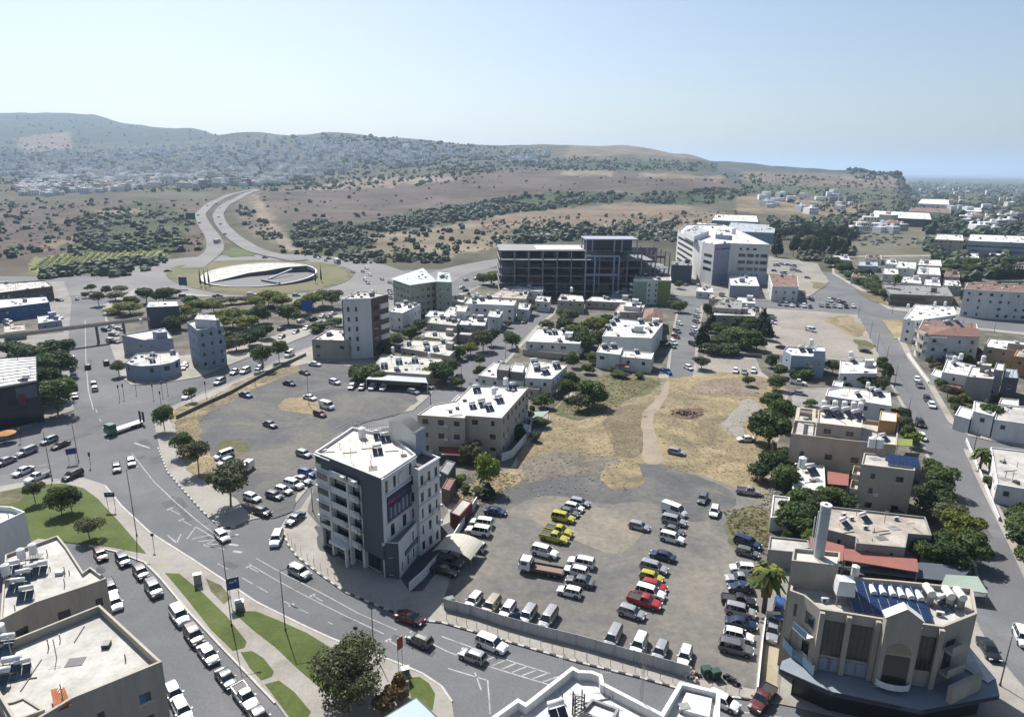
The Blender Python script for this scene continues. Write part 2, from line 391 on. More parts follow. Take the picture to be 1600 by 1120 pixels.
# E + F: centre building corner and big car park
block([(440,822),(448,848),(462,868),(500,897),(540,925),(600,950),(650,968),(690,972),(780,998),(900,1033),(1000,1058),(1070,1078),(1170,1092),(1236,1104),(1300,1118),(1420,1140),(1600,1180),(1600,1075),(1545,1010),(1510,940),(1530,900),(1505,815),(1468,750),(1428,660),(1400,610),(1388,590),(1368,545),(1343,497),(1290,488),(1160,480),(1095,478),(1088,530),(1082,592),(1045,592),(1052,530),(1062,478),(1000,462),(905,462),(874,480),(835,512),(793,560),(752,598),(705,640),(668,660),(560,672),(506,706),(490,765),(470,795),(450,806)],label='paved ground round the centre building')
inner([(690,947),(735,955),(830,986),(960,1021),(1080,1060),(1180,1078),(1190,980),(1200,850),(1215,770),(1120,735),(950,728),(850,738),(780,760),(745,800),(722,860),(705,900)],GRAVEL2,.17,0,label='dusty gravel car park')
inner([(830,800),(860,785),(930,788),(1010,790),(1020,830),(985,862),(920,850),(860,832)],ground_mat('pale_dust',[(.3,(.20,.185,.16)),(.5,(.26,.235,.19)),(.7,(.35,.305,.24))],.06,fine=.9,famt=.25,warp=1.5),.176,2)
inner([(770,742),(840,732),(930,722),(1040,730),(1110,745),(1150,775),(1125,800),(1095,830),(1060,800),(1000,785),(900,778),(850,775),(810,800),(770,830),(745,812)],ground_mat('dark_gravel',[(.3,(.10,.103,.105)),(.5,(.14,.14,.138)),(.68,(.22,.20,.165))],.07,fine=.9,famt=.22,warp=1.3),.178,2)
inner([(1130,800),(1160,785),(1200,790),(1200,870),(1180,872),(1150,850),(1138,830)],OLIVEG,.182,1)
inner([(475,825),(485,820),(520,850),(560,880),(540,890),(500,868)],ASPH2,.172,1)
inner([(626,905),(690,822),(720,810),(735,815),(700,870),(660,925),(640,925)],ASPH2,.173,0,label='asphalt lane beside the centre building')
# G: vacant dry field
inner([(748,800),(775,760),(805,728),(830,700),(858,655),(880,622),(905,600),(945,582),(1000,586),(1045,590),(1082,588),(1130,584),(1190,585),(1230,610),(1225,660),(1210,700),(1210,772),(1170,770),(1120,742),(1040,735),(930,730),(860,742),(800,770)],STRAW,.17,1,label='vacant field of dry yellow grass',name='field')
inner([(870,640),(895,605),(945,585),(1040,592),(1030,610),(985,625),(950,640),(915,655),(880,652)],OLIVEG,.176,2)
inner([(940,660),(975,640),(1012,628),(1012,680),(1016,720),(985,718),(950,700)],ground_mat('brown_weeds',[(.3,(.13,.11,.075)),(.5,(.20,.16,.10)),(.7,(.28,.22,.14))],.12,fine=1.2,famt=.35,warp=1),.177,2)
inner([(1008,728),(1003,700),(1002,670),(1006,645),(1022,625),(1036,610),(1040,594),(1048,594),(1045,615),(1033,632),(1023,650),(1021,672),(1028,700),(1042,728)],ground_mat('dirt_path',[(.3,(.31,.25,.185)),(.6,(.40,.33,.25))],.15,fine=1.5,famt=.14),.184,2,label='worn dirt path across the field',name='path')
inner([(1085,602),(1130,592),(1185,596),(1200,612),(1160,622),(1120,616),(1090,614)],DIRT,.178,2)
inner([(1050,645),(1062,634),(1090,636),(1098,648),(1080,654),(1056,652)],ground_mat('brown_heap_soil',[(.3,(.10,.07,.05)),(.6,(.19,.13,.09))],.3,famt=.35),.18,2)
inner([(1135,650),(1160,628),(1185,622),(1178,660),(1162,690),(1140,676)],SANDY,.179,2)
inner([(770,760),(800,735),(850,712),(900,706),(960,712),(985,722),(960,735),(900,742),(840,752),(790,775)],ground_mat('grey_rubble_soil',[(.28,(.12,.105,.085)),(.45,(.17,.155,.13)),(.6,(.26,.22,.17)),(.75,(.33,.29,.23))],.11,fine=1.1,famt=.35,warp=1.6),.179,2)
inner([(935,742),(960,722),(1000,724),(1015,742),(1000,758),(960,766),(938,758)],STRAW,.181,2)
inner([(700,770),(735,745),(790,735),(820,745),(775,775),(730,790)],STRAW,.178,1)
# light concrete turning area
inner([(1088,588),(1092,562),(1110,556),(1175,560),(1192,574),(1180,584),(1130,583)],SANDY,.186,1,label='pale concrete turning area')
# P: parking ground right
inner([(1198,488),(1240,487),(1340,492),(1366,540),(1374,562),(1300,560),(1200,550),(1190,520)],SANDY,.176,0,label='pale unpaved parking ground')
inner([(1285,494),(1338,494),(1352,522),(1340,528),(1300,512)],STRAW,.182,1)
inner([(1325,530),(1355,532),(1368,552),(1340,546)],OLIVEG,.182,1)
# yards between houses
inner([(490,765),(506,706),(562,674),(668,662),(700,700),(700,800),(688,820),(560,800),(505,830),(480,800)],GRAVEL,.166)
inner([(882,478),(905,464),(1000,464),(1058,480),(1048,530),(1040,585),(1000,586),(945,584),(905,600),(870,635),(840,660),(800,728),(775,755),(700,780),(694,800),(688,820),(655,700),(665,668),(705,645),(752,602),(795,564),(838,516)],YARD,.168,0,label='yards between the middle houses')
inner([(1100,482),(1160,484),(1195,490),(1188,520),(1200,552),(1300,562),(1374,566),(1395,610),(1425,665),(1462,750),(1500,818),(1524,900),(1505,945),(1420,930),(1230,900),(1200,880),(1202,800),(1212,770),(1212,700),(1228,660),(1232,612),(1190,582),(1180,560),(1110,553),(1090,560),(1092,520)],YARD,.168,0,label='yards between the right-hand houses')
inner([(1200,872),(1240,880),(1225,985),(1216,1095),(1184,1085),(1190,980)],CONC,.187,0,label='concrete lane beside the corner building')
inner([(1197,1000),(1217,1003),(1214,1075),(1190,1075)],ground_mat('tan_paving',[(.3,(.40,.34,.24)),(.6,(.47,.41,.30))],.3,famt=.12),.193)
inner([(1235,612),(1255,608),(1320,605),(1315,640),(1240,640)],CONC,.176)
# straight driveway court
block([(560,540),(598,556),(640,570),(690,596),(640,589),(570,565)],CONC)
# K: triangle park left
block([(160,478),(210,452),(330,462),(480,470),(560,462),(585,470),(560,486),(520,505),(480,525),(430,545),(380,562),(310,590),(250,600),(205,602),(190,590),(172,540)],label='paved ground under the park trees')
inner([(170,482),(215,456),(330,465),(480,473),(550,466),(560,478),(500,505),(440,522),(380,540),(320,552),(250,560),(200,545),(180,520)],YARD,.168,1)
inner([(290,468),(350,464),(420,468),(420,478),(330,482),(280,482)],REDD,.174,1)
# left block with houses
block([(-300,440),(100,440),(112,470),(108,520),(106,560),(112,610),(116,642),(60,660),(0,690),(-200,760)],CONC,label='paved ground of the left block')
inner([(-300,470),(95,495),(100,520),(0,530),(-300,540)],YARD,.17)
# right blocks
block([(1408,500),(1600,520),(1900,560),(1900,1050),(1612,930),(1575,850),(1532,762),(1505,702),(1600,722),(1900,770),(1900,740),(1600,700),(1515,682),(1482,660),(1446,596),(1418,560),(1400,525)],PAVE)
inner([(1415,503),(1600,524),(1900,565),(1900,735),(1600,694),(1520,675),(1490,655),(1455,596),(1427,560),(1410,525)],YARD,.168,label='yards on the right of the long street')
inner([(1545,762),(1600,775),(1900,820),(1900,1040),(1630,935),(1592,850)],YARD,.169)
inner([(1378,500),(1412,500),(1415,525),(1398,530)],STRAW,.17)
block([(1300,428),(1345,455),(1388,484),(1430,490),(1500,492),(1900,505),(1900,395),(1300,400)],PAVE)
inner([(1304,427),(1350,453),(1392,481),(1900,502),(1900,397),(1304,402)],YARD,.169,label='yards of the upper right houses')
inner([(1335,452),(1372,462),(1392,480),(1360,470)],REDD,.175)
block([(1040,462),(1190,470),(1262,466),(1290,440),(1278,412),(1200,400),(1050,408)],CONC,label='pale yard round the white hospital')
inner([(1250,468),(1200,470),(1255,415),(1276,414),(1296,440),(1268,462)],SANDY,.172)
inner([(1262,440),(1285,442),(1292,452),(1270,450)],REDD,.178,1)
block([(700,470),(760,440),(900,424),(1040,428),(1040,462),(905,456),(872,462),(820,490),(770,512),(735,545),(700,590),(640,590),(560,560),(520,528),(560,512),(585,492),(640,470)],CONC,label='paved ground of the middle blocks')
inner([(700,474),(760,444),(900,430),(1038,432),(1036,458),(905,452),(868,460),(815,488),(765,510),(730,545),(696,586),(640,586),(565,556),(530,528),(562,514),(590,494),(642,473)],YARD,.168)
# roundabout island
rb=[(545,433)]
isl=[]
for i in range(48):
 a=2*math.pi*i/48
 isl.append((406+147*math.cos(a),431+27.5*math.sin(a)-3*math.cos(2*a)))
block(isl,OLIVEG,name='roundabout_island',label='grassy roundabout island')
c0=G(400,432)
inner([(406+(x-406)*.93,431+(y-431)*.86)for x,y in isl],ground_mat('island_lawn',[(.3,(.11,.135,.045)),(.45,(.16,.17,.07)),(.6,(.21,.17,.10)),(.75,(.24,.18,.12))],.018,fine=.6,famt=.2),.166,label='dry lawn of the roundabout')
# tyre tracks on the gravel, repair patches on the asphalt
TRK=ground_mat('tyre_track',[(.35,(.18,.176,.165)),(.65,(.22,.21,.185))],.4,fine=2,famt=.3);TRD=ground_mat('track_dust',[(.35,(.22,.205,.18)),(.65,(.27,.25,.21))],.4,fine=2,famt=.3)
rt_=random.Random(12);tb=MB()
def track(pts,m):
 Q=[G(x,y)for x,y in pts];C_=smooth_poly([(p.x,p.y)for p in Q],3,False)
 for off in(-.75,.75):
  for i in range(len(C_)-1):
   if rt_.random()<.42:continue
   a,c=Vector(C_[i]),Vector(C_[i+1]);d=(c-a).normalized();n=Vector((-d.y,d.x));o=n*off;w=n*rt_.uniform(.05,.11)
   zz=.285+rt_.random()*.012;tb.face([(*(a+o-w),zz),(*(c+o-w),zz),(*(c+o+w),zz),(*(a+o+w),zz)],m)
pt_=MB();PTM=ground_mat('asphalt_patch',[(.35,(.12,.12,.125)),(.65,(.155,.155,.157))],.3,fine=2,famt=.2)
for i in range(46):
 ln=rt_.choice([((215,700),(330,850)),((340,880),(640,1010)),((120,640),(135,490)),((210,660),(420,560)),((1400,560),(1560,860)),((10,720),(200,660)),((170,640),(330,850))])
 t=rt_.random();x,y=ln[0][0]+(ln[1][0]-ln[0][0])*t+rt_.uniform(-18,18),ln[0][1]+(ln[1][1]-ln[0][1])*t+rt_.uniform(-6,6);p=G(x,y);e_=G(ln[1][0],ln[1][1])-G(*ln[0]);M=Matrix.Translation(p)@Matrix.Rotation(math.atan2(e_.y,e_.x),4,'Z')
 a,c=(rt_.uniform(.8,4),rt_.uniform(.3,1.1))if rt_.random()<.6 else(.35,.35)
 zz=.0238+i*.0002;pt_.face([M@Vector((-a,-c,zz)),M@Vector((a,-c,zz)),M@Vector((a,c,zz)),M@Vector((-a,c,zz))],PTM)
pt_.build('asphalt_patches',kind='structure',label='darker repair patches and covers in the asphalt')
# approach roads beyond the flat sheet: ribbons laid on the terrain
def ribbon(name,pts,width,m,lift=.35,label=None,closed=False):
 P=[]
 for p in pts:
  q=GT(*p)
  if q:P.append(q)
 Q=[]
 for a,b in zip(P,P[1:]):
  n=max(1,int((b-a).length/12))
  for i in range(n):Q.append(a.lerp(b,i/n))
 Q.append(P[-1])
 # soften
 for _ in range(6):
  Q=[Q[0]]+[Vector(((Q[i-1].x+Q[i+1].x+2*Q[i].x)/4,(Q[i-1].y+Q[i+1].y+2*Q[i].y)/4,0))for i in range(1,len(Q)-1)]+[Q[-1]]
 b=MB();L_=[]
 for i,q in enumerate(Q):
  d=(Q[min(i+1,len(Q)-1)]-Q[max(i-1,0)]);d.z=0;d.normalize();nn=Vector((-d.y,d.x,0))
  w=width[0]+(width[1]-width[0])*i/len(Q)if hasattr(width,'__len__')else width
  row=[]
  for k in(-1,-.5,0,.5,1):
   p=q+nn*w/2*k;row.append((p.x,p.y,max(terrain_z(p.x,p.y),0)+lift))
  L_.append(row)
 zs=[max(p[2]for p in r)for r in L_]
 for r,zz in zip(L_,zs):
  for k in range(5):r[k]=(r[k][0],r[k][1],zz)
 for r0,r1 in zip(L_,L_[1:]):
  for k in range(4):b.face([r0[k],r1[k],r1[k+1],r0[k+1]],m)
 return b.build(name,kind='structure',label=label)
HWY=ground_mat('worn_asphalt',[(.3,(.20,.195,.19)),(.6,(.27,.262,.255))],.03,fine=.4,famt=.1)
ribbon('highway',[(300,420),(338,392),(334,372),(318,350),(312,335),(330,318),(362,304),(398,296)],(14,11),HWY,.5,'left carriageway of the curving hill road')
ribbon('highway',[(470,408),(400,394),(366,372),(346,352),(340,336),(350,322),(380,306),(404,296.5)],(14,11),HWY,.62,'right carriageway of the curving hill road')
ribbon('road',[(640,462),(700,425),(770,410),(860,398),(960,388)],24,HWY,.07,'road passing behind the office block')
ring=[(406+176*math.cos(a),431+33*math.sin(a)-3*math.cos(2*a))for a in[2*math.pi*i/40 for i in range(41)]]
ribbon('roundabout_road',ring,34,HWY,.045,'ring road of the roundabout')
ribbon('road',[(120,462),(190,444),(250,424),(300,405)],38,HWY,.058,'left road into the roundabout')
ribbon('road',[(500,405),(560,415),(610,440),(600,478),(540,505)],40,HWY,.064,'right road out of the roundabout')
inner([(352,398),(362,388),(400,391),(398,400),(360,402)],LAWN,.22,name='grass_wedge',label='bright green wedge between the carriageways')
# -------- painted kerbs: alternating blocks, low and real
def kerb_line(px,label,striped=True,w=.3,step=1.0):
 pts=[G(x,y)for x,y in px];b=MB();k=0
 for a,c in zip(pts,pts[1:]):
  d=c-a;n=max(1,round(d.length/step));ang=math.atan2(d.y,d.x)
  for i in range(n):
   p=a.lerp(c,(i+.5)/n)
   M=Matrix.Translation(p)@Matrix.Rotation(ang,4,'Z')
   L_=d.length/n/2*.98
   b.box(-L_,L_,-w/2,w/2,.03,.2,(KERBB if k%2 else KERBW)if striped else KERBW,M);k+=1
 return b.build('kerb',kind='structure',label=label)
kerb_line([(247,700),(262,738),(288,768),(318,801),(345,825),(368,824)],'black and white kerb of the gravel car park')
kerb_line([(440,824),(449,850),(463,869),(500,898),(540,926),(600,951),(650,969),(690,973),(780,999),(900,1034),(1000,1059),(1070,1079),(1170,1093)],'black and white kerb round the centre corner')
kerb_line([(165,760),(190,791),(235,833),(300,874),(350,907),(400,941),(470,976),(520,999),(570,1017),(620,1036),(660,1053),(690,1073),(706,1097)],'pale kerb beside the main road',False)
kerb_line([(140,853),(180,862),(226,879),(250,903),(290,951),(340,1005),(390,1057),(430,1099)],'pale kerb of the side street',False)
kerb_line([(242,666),(264,640),(300,621),(350,602),(400,581),(440,561),(478,544)],'pale kerb of the upper avenue',False)
# -------- road paint
PAINT=ground_mat('road_paint',[(.35,(.30,.30,.30)),(.5,(.46,.46,.45)),(.7,(.60,.60,.58))],.5,fine=3,famt=.25)
def strip(px,w=.16,z=.034,dash=None,b=None):
 pts=[G(x,y)for x,y in px];own=b is None;b=b or MB()
 for a,c in zip(pts,pts[1:]):
  d=c-a;L_=d.length;u=d.normalized();n=Vector((-u.y,u.x,0))*w/2
  t=0
  while t<L_:
   e=min(L_,t+(dash[0]if dash else L_))
   p,q=a+u*t,a+u*e
   b.face([(p.x-n.x,p.y-n.y,z),(q.x-n.x,q.y-n.y,z),(q.x+n.x,q.y+n.y,z),(p.x+n.x,p.y+n.y,z)],PAINT)
   t=e+(dash[1]if dash else 1)
 return b
mk=MB()
strip([(206,708),(240,752),(275,785),(310,815),(338,836)],.2,b=mk)
strip([(388,880),(430,905),(480,932),(540,962),(600,990)],.16,b=mk)
strip([(400,872),(450,900),(500,925),(560,958),(620,984)],.16,dash=(9,4),b=mk)
strip([(340,880),(400,915),(460,948),(520,975)],.16,dash=(3,4),b=mk)
strip([(292,842),(306,823),(338,842),(318,852),(350,858)],.22,b=mk)
for i in range(4):strip([(300+i*9,842+i*4),(326+i*8,836+i*7)],.22,b=mk)
strip([(262,836),(276,848),(283,834)],.25,b=mk)
strip([(668,1002),(700,1018),(745,1035),(800,1052),(860,1070),(900,1082)],.2,b=mk)
strip([(690,994),(740,1012),(790,1030),(860,1052)],.2,b=mk)
for i in range(7):strip([(752+i*16,1035+i*5),(772+i*17,1026+i*5)],.22,b=mk)
strip([(700,1044),(760,1062)],.2,b=mk);strip([(762,1062),(766,1115)],.2,b=mk);strip([(742,1050),(752,1078)],.2,b=mk)
strip([(1080,1098),(1160,1112),(1230,1122)],.2,b=mk)
strip([(150,640),(170,690)],.2,dash=(3,5),b=mk)
strip([(133,500),(134,560),(138,610),(146,640)],.25,b=mk)
strip([(0,745),(60,728),(120,718)],.16,dash=(3,4),b=mk)
strip([(200,676),(250,650),(330,612),(420,570)],.2,dash=(3,5),b=mk)
strip([(210,692),(234,700)],.5,b=mk)
for(x,y)in[(265,795),(283,812),(388,885),(455,945),(488,930),(606,1000)]:
 strip([(x,y),(x+16,y+9)],.18,b=mk);strip([(x-4,y+2),(x+5,y-2)],.5,b=mk)
for i in range(6):strip([(352+i*0+i*6-6,828+i*11-0),(366+i*6-6,833+i*11-3)],.6,b=mk)if i in(0,2,3)else None
mk.build('road_markings',kind='structure',label='faded white paint on the main road')
# -------- BUILDINGS
WALLS=dict(white=mat('render_white',(.74,.74,.72),amt=.16,scale=.35,streak=True),cream=mat('render_cream',(.56,.50,.41),amt=.16,scale=.3,streak=True),beige=mat('render_beige',(.50,.45,.37),amt=.16,scale=.3,streak=True),grey=mat('render_grey',(.33,.33,.32),amt=.2,scale=.3,streak=True),dgrey=mat('panel_dark_grey',(.10,.115,.14),amt=.12,scale=.3),blueg=mat('cladding_blue_grey',(.34,.42,.52),amt=.1,scale=.3),sage=mat('render_sage',(.42,.47,.38),amt=.12,scale=.3),pink=mat('render_pink_beige',(.60,.50,.40),amt=.14,scale=.3,streak=True),orange=mat('render_orange',(.62,.33,.12),amt=.15,scale=.3),brown=mat('cladding_brown',(.16,.10,.085),amt=.2,scale=.5),conc=mat('raw_concrete',(.22,.21,.20),amt=.3,scale=.4,streak=True),black=mat('black_glass_wall',(.012,.018,.03),rough=.12,amt=0),lilac=mat('cladding_lilac',(.36,.38,.47),amt=.08,scale=.3),green=mat('render_pale_green',(.36,.45,.36),amt=.1,scale=.3),olive=mat('render_olive',(.25,.32,.07),amt=.12,scale=.3),red=mat('painted_dark_red',(.20,.045,.04),amt=.25,scale=.6),blue=mat('painted_blue',(.05,.16,.36),amt=.12,scale=.4))
ROOFS=dict(white=mat('roof_white_coat',(.78,.77,.74),col2=(.52,.51,.48),amt=.26,scale=.22),pale=mat('roof_pale_screed',(.62,.60,.55),col2=(.40,.38,.34),amt=.2,scale=.25),tan=mat('roof_tan_screed',(.55,.49,.41),col2=(.33,.28,.23),amt=.25,scale=.3),grey=mat('roof_grey_felt',(.30,.30,.29),amt=.25,scale=.3),dark=mat('roof_dark_tiles',(.08,.085,.09),amt=.2,scale=.5),metal=mat('roof_metal_sheet',(.50,.53,.55),rough=.45,amt=.12,scale=.2),tiles=mat('roof_clay_tiles',(.28,.14,.10),col2=(.17,.09,.065),amt=.3,scale=1.2),blue=mat('roof_blue_sheet',(.10,.22,.40),rough=.5,amt=.15,scale=.3),cream=mat('roof_cream_screed',(.74,.68,.60),amt=.12,scale=.3))
GLASS=mat('window_glass',(.018,.028,.038),rough=.08,amt=0,spec=.8)
GLASSB=mat('window_glass_bluish',(.05,.10,.15),rough=.1,amt=0,spec=.8)
FRAME=mat('window_frame',(.55,.55,.53),amt=0,rough=.5);FRAMED=mat('window_frame_dark',(.07,.06,.055),amt=0,rough=.5)
SHUT=mat('shutter_blue',(.12,.25,.40),amt=.1,scale=2);SHUTB=mat('shutter_brown',(.15,.085,.05),amt=.1,scale=2)
RAIL=mat('railing_metal',(.30,.31,.32),rough=.4,amt=0);TANKW=mat('tank_white',(.80,.80,.79),rough=.35,amt=.08,scale=1)
COLL=mat('collector_glass',(.02,.035,.06),rough=.1,amt=0,spec=.9);PVM=mat('solar_cells',(.025,.05,.13),rough=.12,amt=.15,scale=3)
STEEL=mat('galvanised_steel',(.42,.43,.44),rough=.45,metal=.6,amt=.1,scale=1);POLE=mat('pole_dark',(.06,.06,.055),rough=.5,amt=0)
ACW=mat('ac_casing',(.66,.66,.63),amt=.1,scale=1)
_wm={}
def win_meshes(w,h,dark=False,shut=None):
 k=(round(w,1),round(h,1),dark,shut)
 if k in _wm:return _wm[k]
 w,h=k[0],k[1];fm=FRAMED if dark else FRAME;t=.07
 f=MB()
 f.box(-w/2,w/2,-.02,.05,0,t,fm);f.box(-w/2,w/2,-.02,.05,h-t,h,fm)
 f.box(-w/2,-w/2+t,-.021,.049,t,h-t,fm);f.box(w/2-t,w/2,-.021,.049,t,h-t,fm)
 for i in range(1,max(1,round(w/.9))):
  x=-w/2+w*i/max(1,round(w/.9));f.box(x-.03,x+.03,-.02,.045,t,h-t,fm)
 f.box(-w/2-.08,w/2+.08,-.02,.2,-.09,-.002,WALLS['white'])
 p=MB();p.face([(-w/2+t,.01,t),(w/2-t,.01,t),(w/2-t,.01,h-t),(-w/2+t,.01,h-t)][::-1],GLASS)
 s=None
 if shut:
  s=MB()
  n=max(4,int(h/.14))
  for i in range(n):s.box(-w/2+t,-w/2+w*.52,.02,.06,t+(h-2*t)*i/n,t+(h-2*t)*(i+.8)/n,SHUT if shut=='blue' else SHUTB)
  s=s.mesh('shutter')
 _wm[k]=(f.mesh('window'),p.mesh('pane'),s);return _wm[k]
def wall_frame(a,b,z):
 """matrix: x along a->b, y outward, z up, origin a at height z (footprint CCW, so outward is to the right of a->b)"""
 d=Vector((b[0]-a[0],b[1]-a[1],0)).normalized();o=Vector((d.y,-d.x,0))
 return Matrix(((d.x,o.x,0,a[0]),(d.y,o.y,0,a[1]),(0,0,1,z),(0,0,0,1)))
def wall_panel(b,p0,p1,z0,z1,rects,m,rec=.14):
 """wall with recessed openings; rects = (x0,x1,za,zb) along the wall, heights absolute"""
 L_=math.hypot(p1[0]-p0[0],p1[1]-p0[1]);M=wall_frame(p0,p1,0)
 xs=sorted({0.0,L_,*[r[0]for r in rects],*[r[1]for r in rects]});zs=sorted({z0,z1,*[r[2]for r in rects],*[r[3]for r in rects]})
 P=lambda x,y,z:tuple(M@Vector((x,y,z)))
 for z_a,z_b in zip(zs,zs[1:]):
  run=None
  cells=[]
  for xa,xb in zip(xs,xs[1:]):
   cx,cz=(xa+xb)/2,(z_a+z_b)/2
   cells.append((xa,xb,any(r[0]<cx<r[1]and r[2]<cz<r[3]for r in rects)))
  for xa,xb,hole in cells:
   if not hole:
    if run is None:run=[xa,xb]
    else:run[1]=xb
   else:
    if run:b.face([P(run[0],0,z_a),P(run[1],0,z_a),P(run[1],0,z_b),P(run[0],0,z_b)],m);run=None
  if run:b.face([P(run[0],0,z_a),P(run[1],0,z_a),P(run[1],0,z_b),P(run[0],0,z_b)],m)
 for x0,x1,a,c in rects:
  b.face([P(x0,0,a),P(x0,-rec,a),P(x0,-rec,c),P(x0,0,c)],m);b.face([P(x1,-rec,a),P(x1,0,a),P(x1,0,c),P(x1,-rec,c)],m)
  b.face([P(x0,0,a),P(x1,0,a),P(x1,-rec,a),P(x0,-rec,a)],m);b.face([P(x0,-rec,c),P(x1,-rec,c),P(x1,0,c),P(x0,0,c)],m)
  b.face([P(x0,-rec,a),P(x1,-rec,a),P(x1,-rec,c),P(x0,-rec,c)],m)
AXIS_SEEN=Vector((0,-1))
_rw=random.Random(3)
def volume(root,foot,z0,z1,wall='white',roof='white',par=.5,wins='auto',fh=3.2,ww=1.2,wh=1.25,sp=3.4,sill=.95,dark=False,shut=None,edges=None,door=False,pw=.22,band=None,balc=(),wallparts=None,simple=False,lintel=False,dens=.85,clutter=True):
 """one block of a building: wall, roof, parapet, windows (all children of root). foot: world xy CCW. Returns foot."""
 foot=ccw([tuple(p[:2])for p in foot]);n=len(foot);org=root.matrix_world.translation if root else Vector((0,0,0))
 ox,oy=root.location.x,root.location.y
 F=[(x-ox,y-oy)for x,y in foot]
 wb=MB();WM=WALLS[wall]
 nf=max(1,int((z1-z0+.6)/fh));wl=[]
 if nf==1 and wins=='auto':sill=max(sill,z1-z0-2.1)
 for i in range(n):
  a,c=F[i],F[(i+1)%n];L_=math.hypot(c[0]-a[0],c[1]-a[1]);rects=[]
  out=Vector((c[1]-a[1],-(c[0]-a[0]))).normalized()
  mid=Vector(((foot[i][0]+foot[(i+1)%n][0])/2,(foot[i][1]+foot[(i+1)%n][1])/2))
  seen=out.dot(-mid.normalized())>.02 if mid.length else True
  if wins and L_>2.2 and seen and(edges is None or i in edges):
   if wins=='band':
    for f in range(nf):
     zb=z0+f*fh+sill
     if zb+wh<z1-.2:rects.append((.8,L_-.8,zb,zb+wh))
   else:
    nc=max(1,int(L_/sp));st=L_/nc
    for f in range(nf):
     zb=z0+f*fh+sill
     if zb+wh>z1-.25:continue
     for k in range(nc):
      if _rw.random()>dens:continue
      w=ww if _rw.random()<.7 else ww*.6
      w=min(w,st-.3);cx=st*(k+.5)
      rects.append((cx-w/2,cx+w/2,zb,zb+wh))
    if door and i==(edges[0]if edges else 0):pass
  wall_panel(wb,a,c,z0,z1+par,rects,WM)
  for r in rects:wl.append((a,c,r))
  # parapet
 inn=inset(F,pw)if par>0.05 else F
 if par>.05:
  for i in range(n):
   a,c=F[i],F[(i+1)%n];ia,ic=inn[i],inn[(i+1)%n]
   wb.face([(a[0],a[1],z1+par),(c[0],c[1],z1+par),(ic[0],ic[1],z1+par),(ia[0],ia[1],z1+par)],WM)
   wb.face([(ia[0],ia[1],z1),(ia[0],ia[1],z1+par),(ic[0],ic[1],z1+par),(ic[0],ic[1],z1)],WM)
 wb.build('wall',root)
 rb=MB();rb.face([(x,y,z1)for x,y in inn],ROOFS[roof]);rb.build('roof',root)
 area=abs(sum(p[0]*q[1]-q[0]*p[1]for p,q in zip(F,F[1:]+F[:1])))/2
 if clutter and area>35 and z1-z0>2.6:roof_clutter(root,inset(F,1.3),z1,area)
 for a,c,(x0,x1,za,zb)in wl:
  w=x1-x0;h=zb-za
  fm,pm,sm=win_meshes(w,h,dark,shut if(shut and _rw.random()<.6)else None)
  M=wall_frame(a,c,za)@Matrix.Translation(((x0+x1)/2,-.12,0))
  o=inst('window',fm,root,M=M)
  if not simple:
   inst('pane',pm,o)
   if sm:inst('shutter',sm,o)
  else:inst('pane',pm,o)
 for a,c,(x0,x1,za,zb)in wl:
  if _rw.random()<.16 and wins=='auto':inst('air_conditioner',ACM,root,M=wall_frame(a,c,za)@Matrix.Translation((x1+.55,.25,-.3)))
 return foot
def roof_clutter(root,F,z,area):
 xs=[p[0]for p in F];ys=[p[1]for p in F];b=MB();k=0;t_=0;n=int(3+area/22)
 while k<n and t_<200:
  t_+=1;x,y=_rw.uniform(min(xs),max(xs)),_rw.uniform(min(ys),max(ys))
  if not pip(x,y,F):continue
  k+=1;M=Matrix.Translation((x,y,z+.003))@Matrix.Rotation(_rw.choice((.2,1.77,.25)),4,'Z');q=_rw.random()
  if q<.35:b.tube(M@Vector((0,0,0)),M@Vector((0,0,_rw.uniform(.4,1.3))),.07,n=5,m=_rw.choice((STEEL,FRAMED)))
  elif q<.55:b.box(-.5,.5,-.4,.4,0,.5,_rw.choice((ACW,FRAMED,WALLS['grey'])),M)
  elif q<.75:b.box(-_rw.uniform(1,2.6),1,-.05,.05,.02,.12,_rw.choice((STEEL,FRAMED,WALLS['conc'])),M)
  elif q<.88:b.box(-.9,.9,-.7,.7,0,.06,_rw.choice((ROOFS['grey'],ROOFS['tan'],WALLS['conc'])),M)
  else:b.box(-.04,.04,-.04,.04,0,2.6,STEEL,M);b.box(-.7,.7,-.02,.02,2.2,2.24,STEEL,M);b.box(-.5,.5,-.02,.02,1.8,1.84,STEEL,M)
 if b.f:b.build('roof_fittings',root,kind='stuff')
 for i in range(min(3,int(area/60))):
  x,y=_rw.uniform(min(xs),max(xs)),_rw.uniform(min(ys),max(ys))
  if pip(x,y,F):
   M=Matrix.Translation((x,y,z))@Matrix.Rotation(R(20)+_rw.uniform(-.3,.3),4,'Z');o=inst('solar_water_heater',HF,root,M=M);inst('tank',HT,o);inst('collector',HC,o)
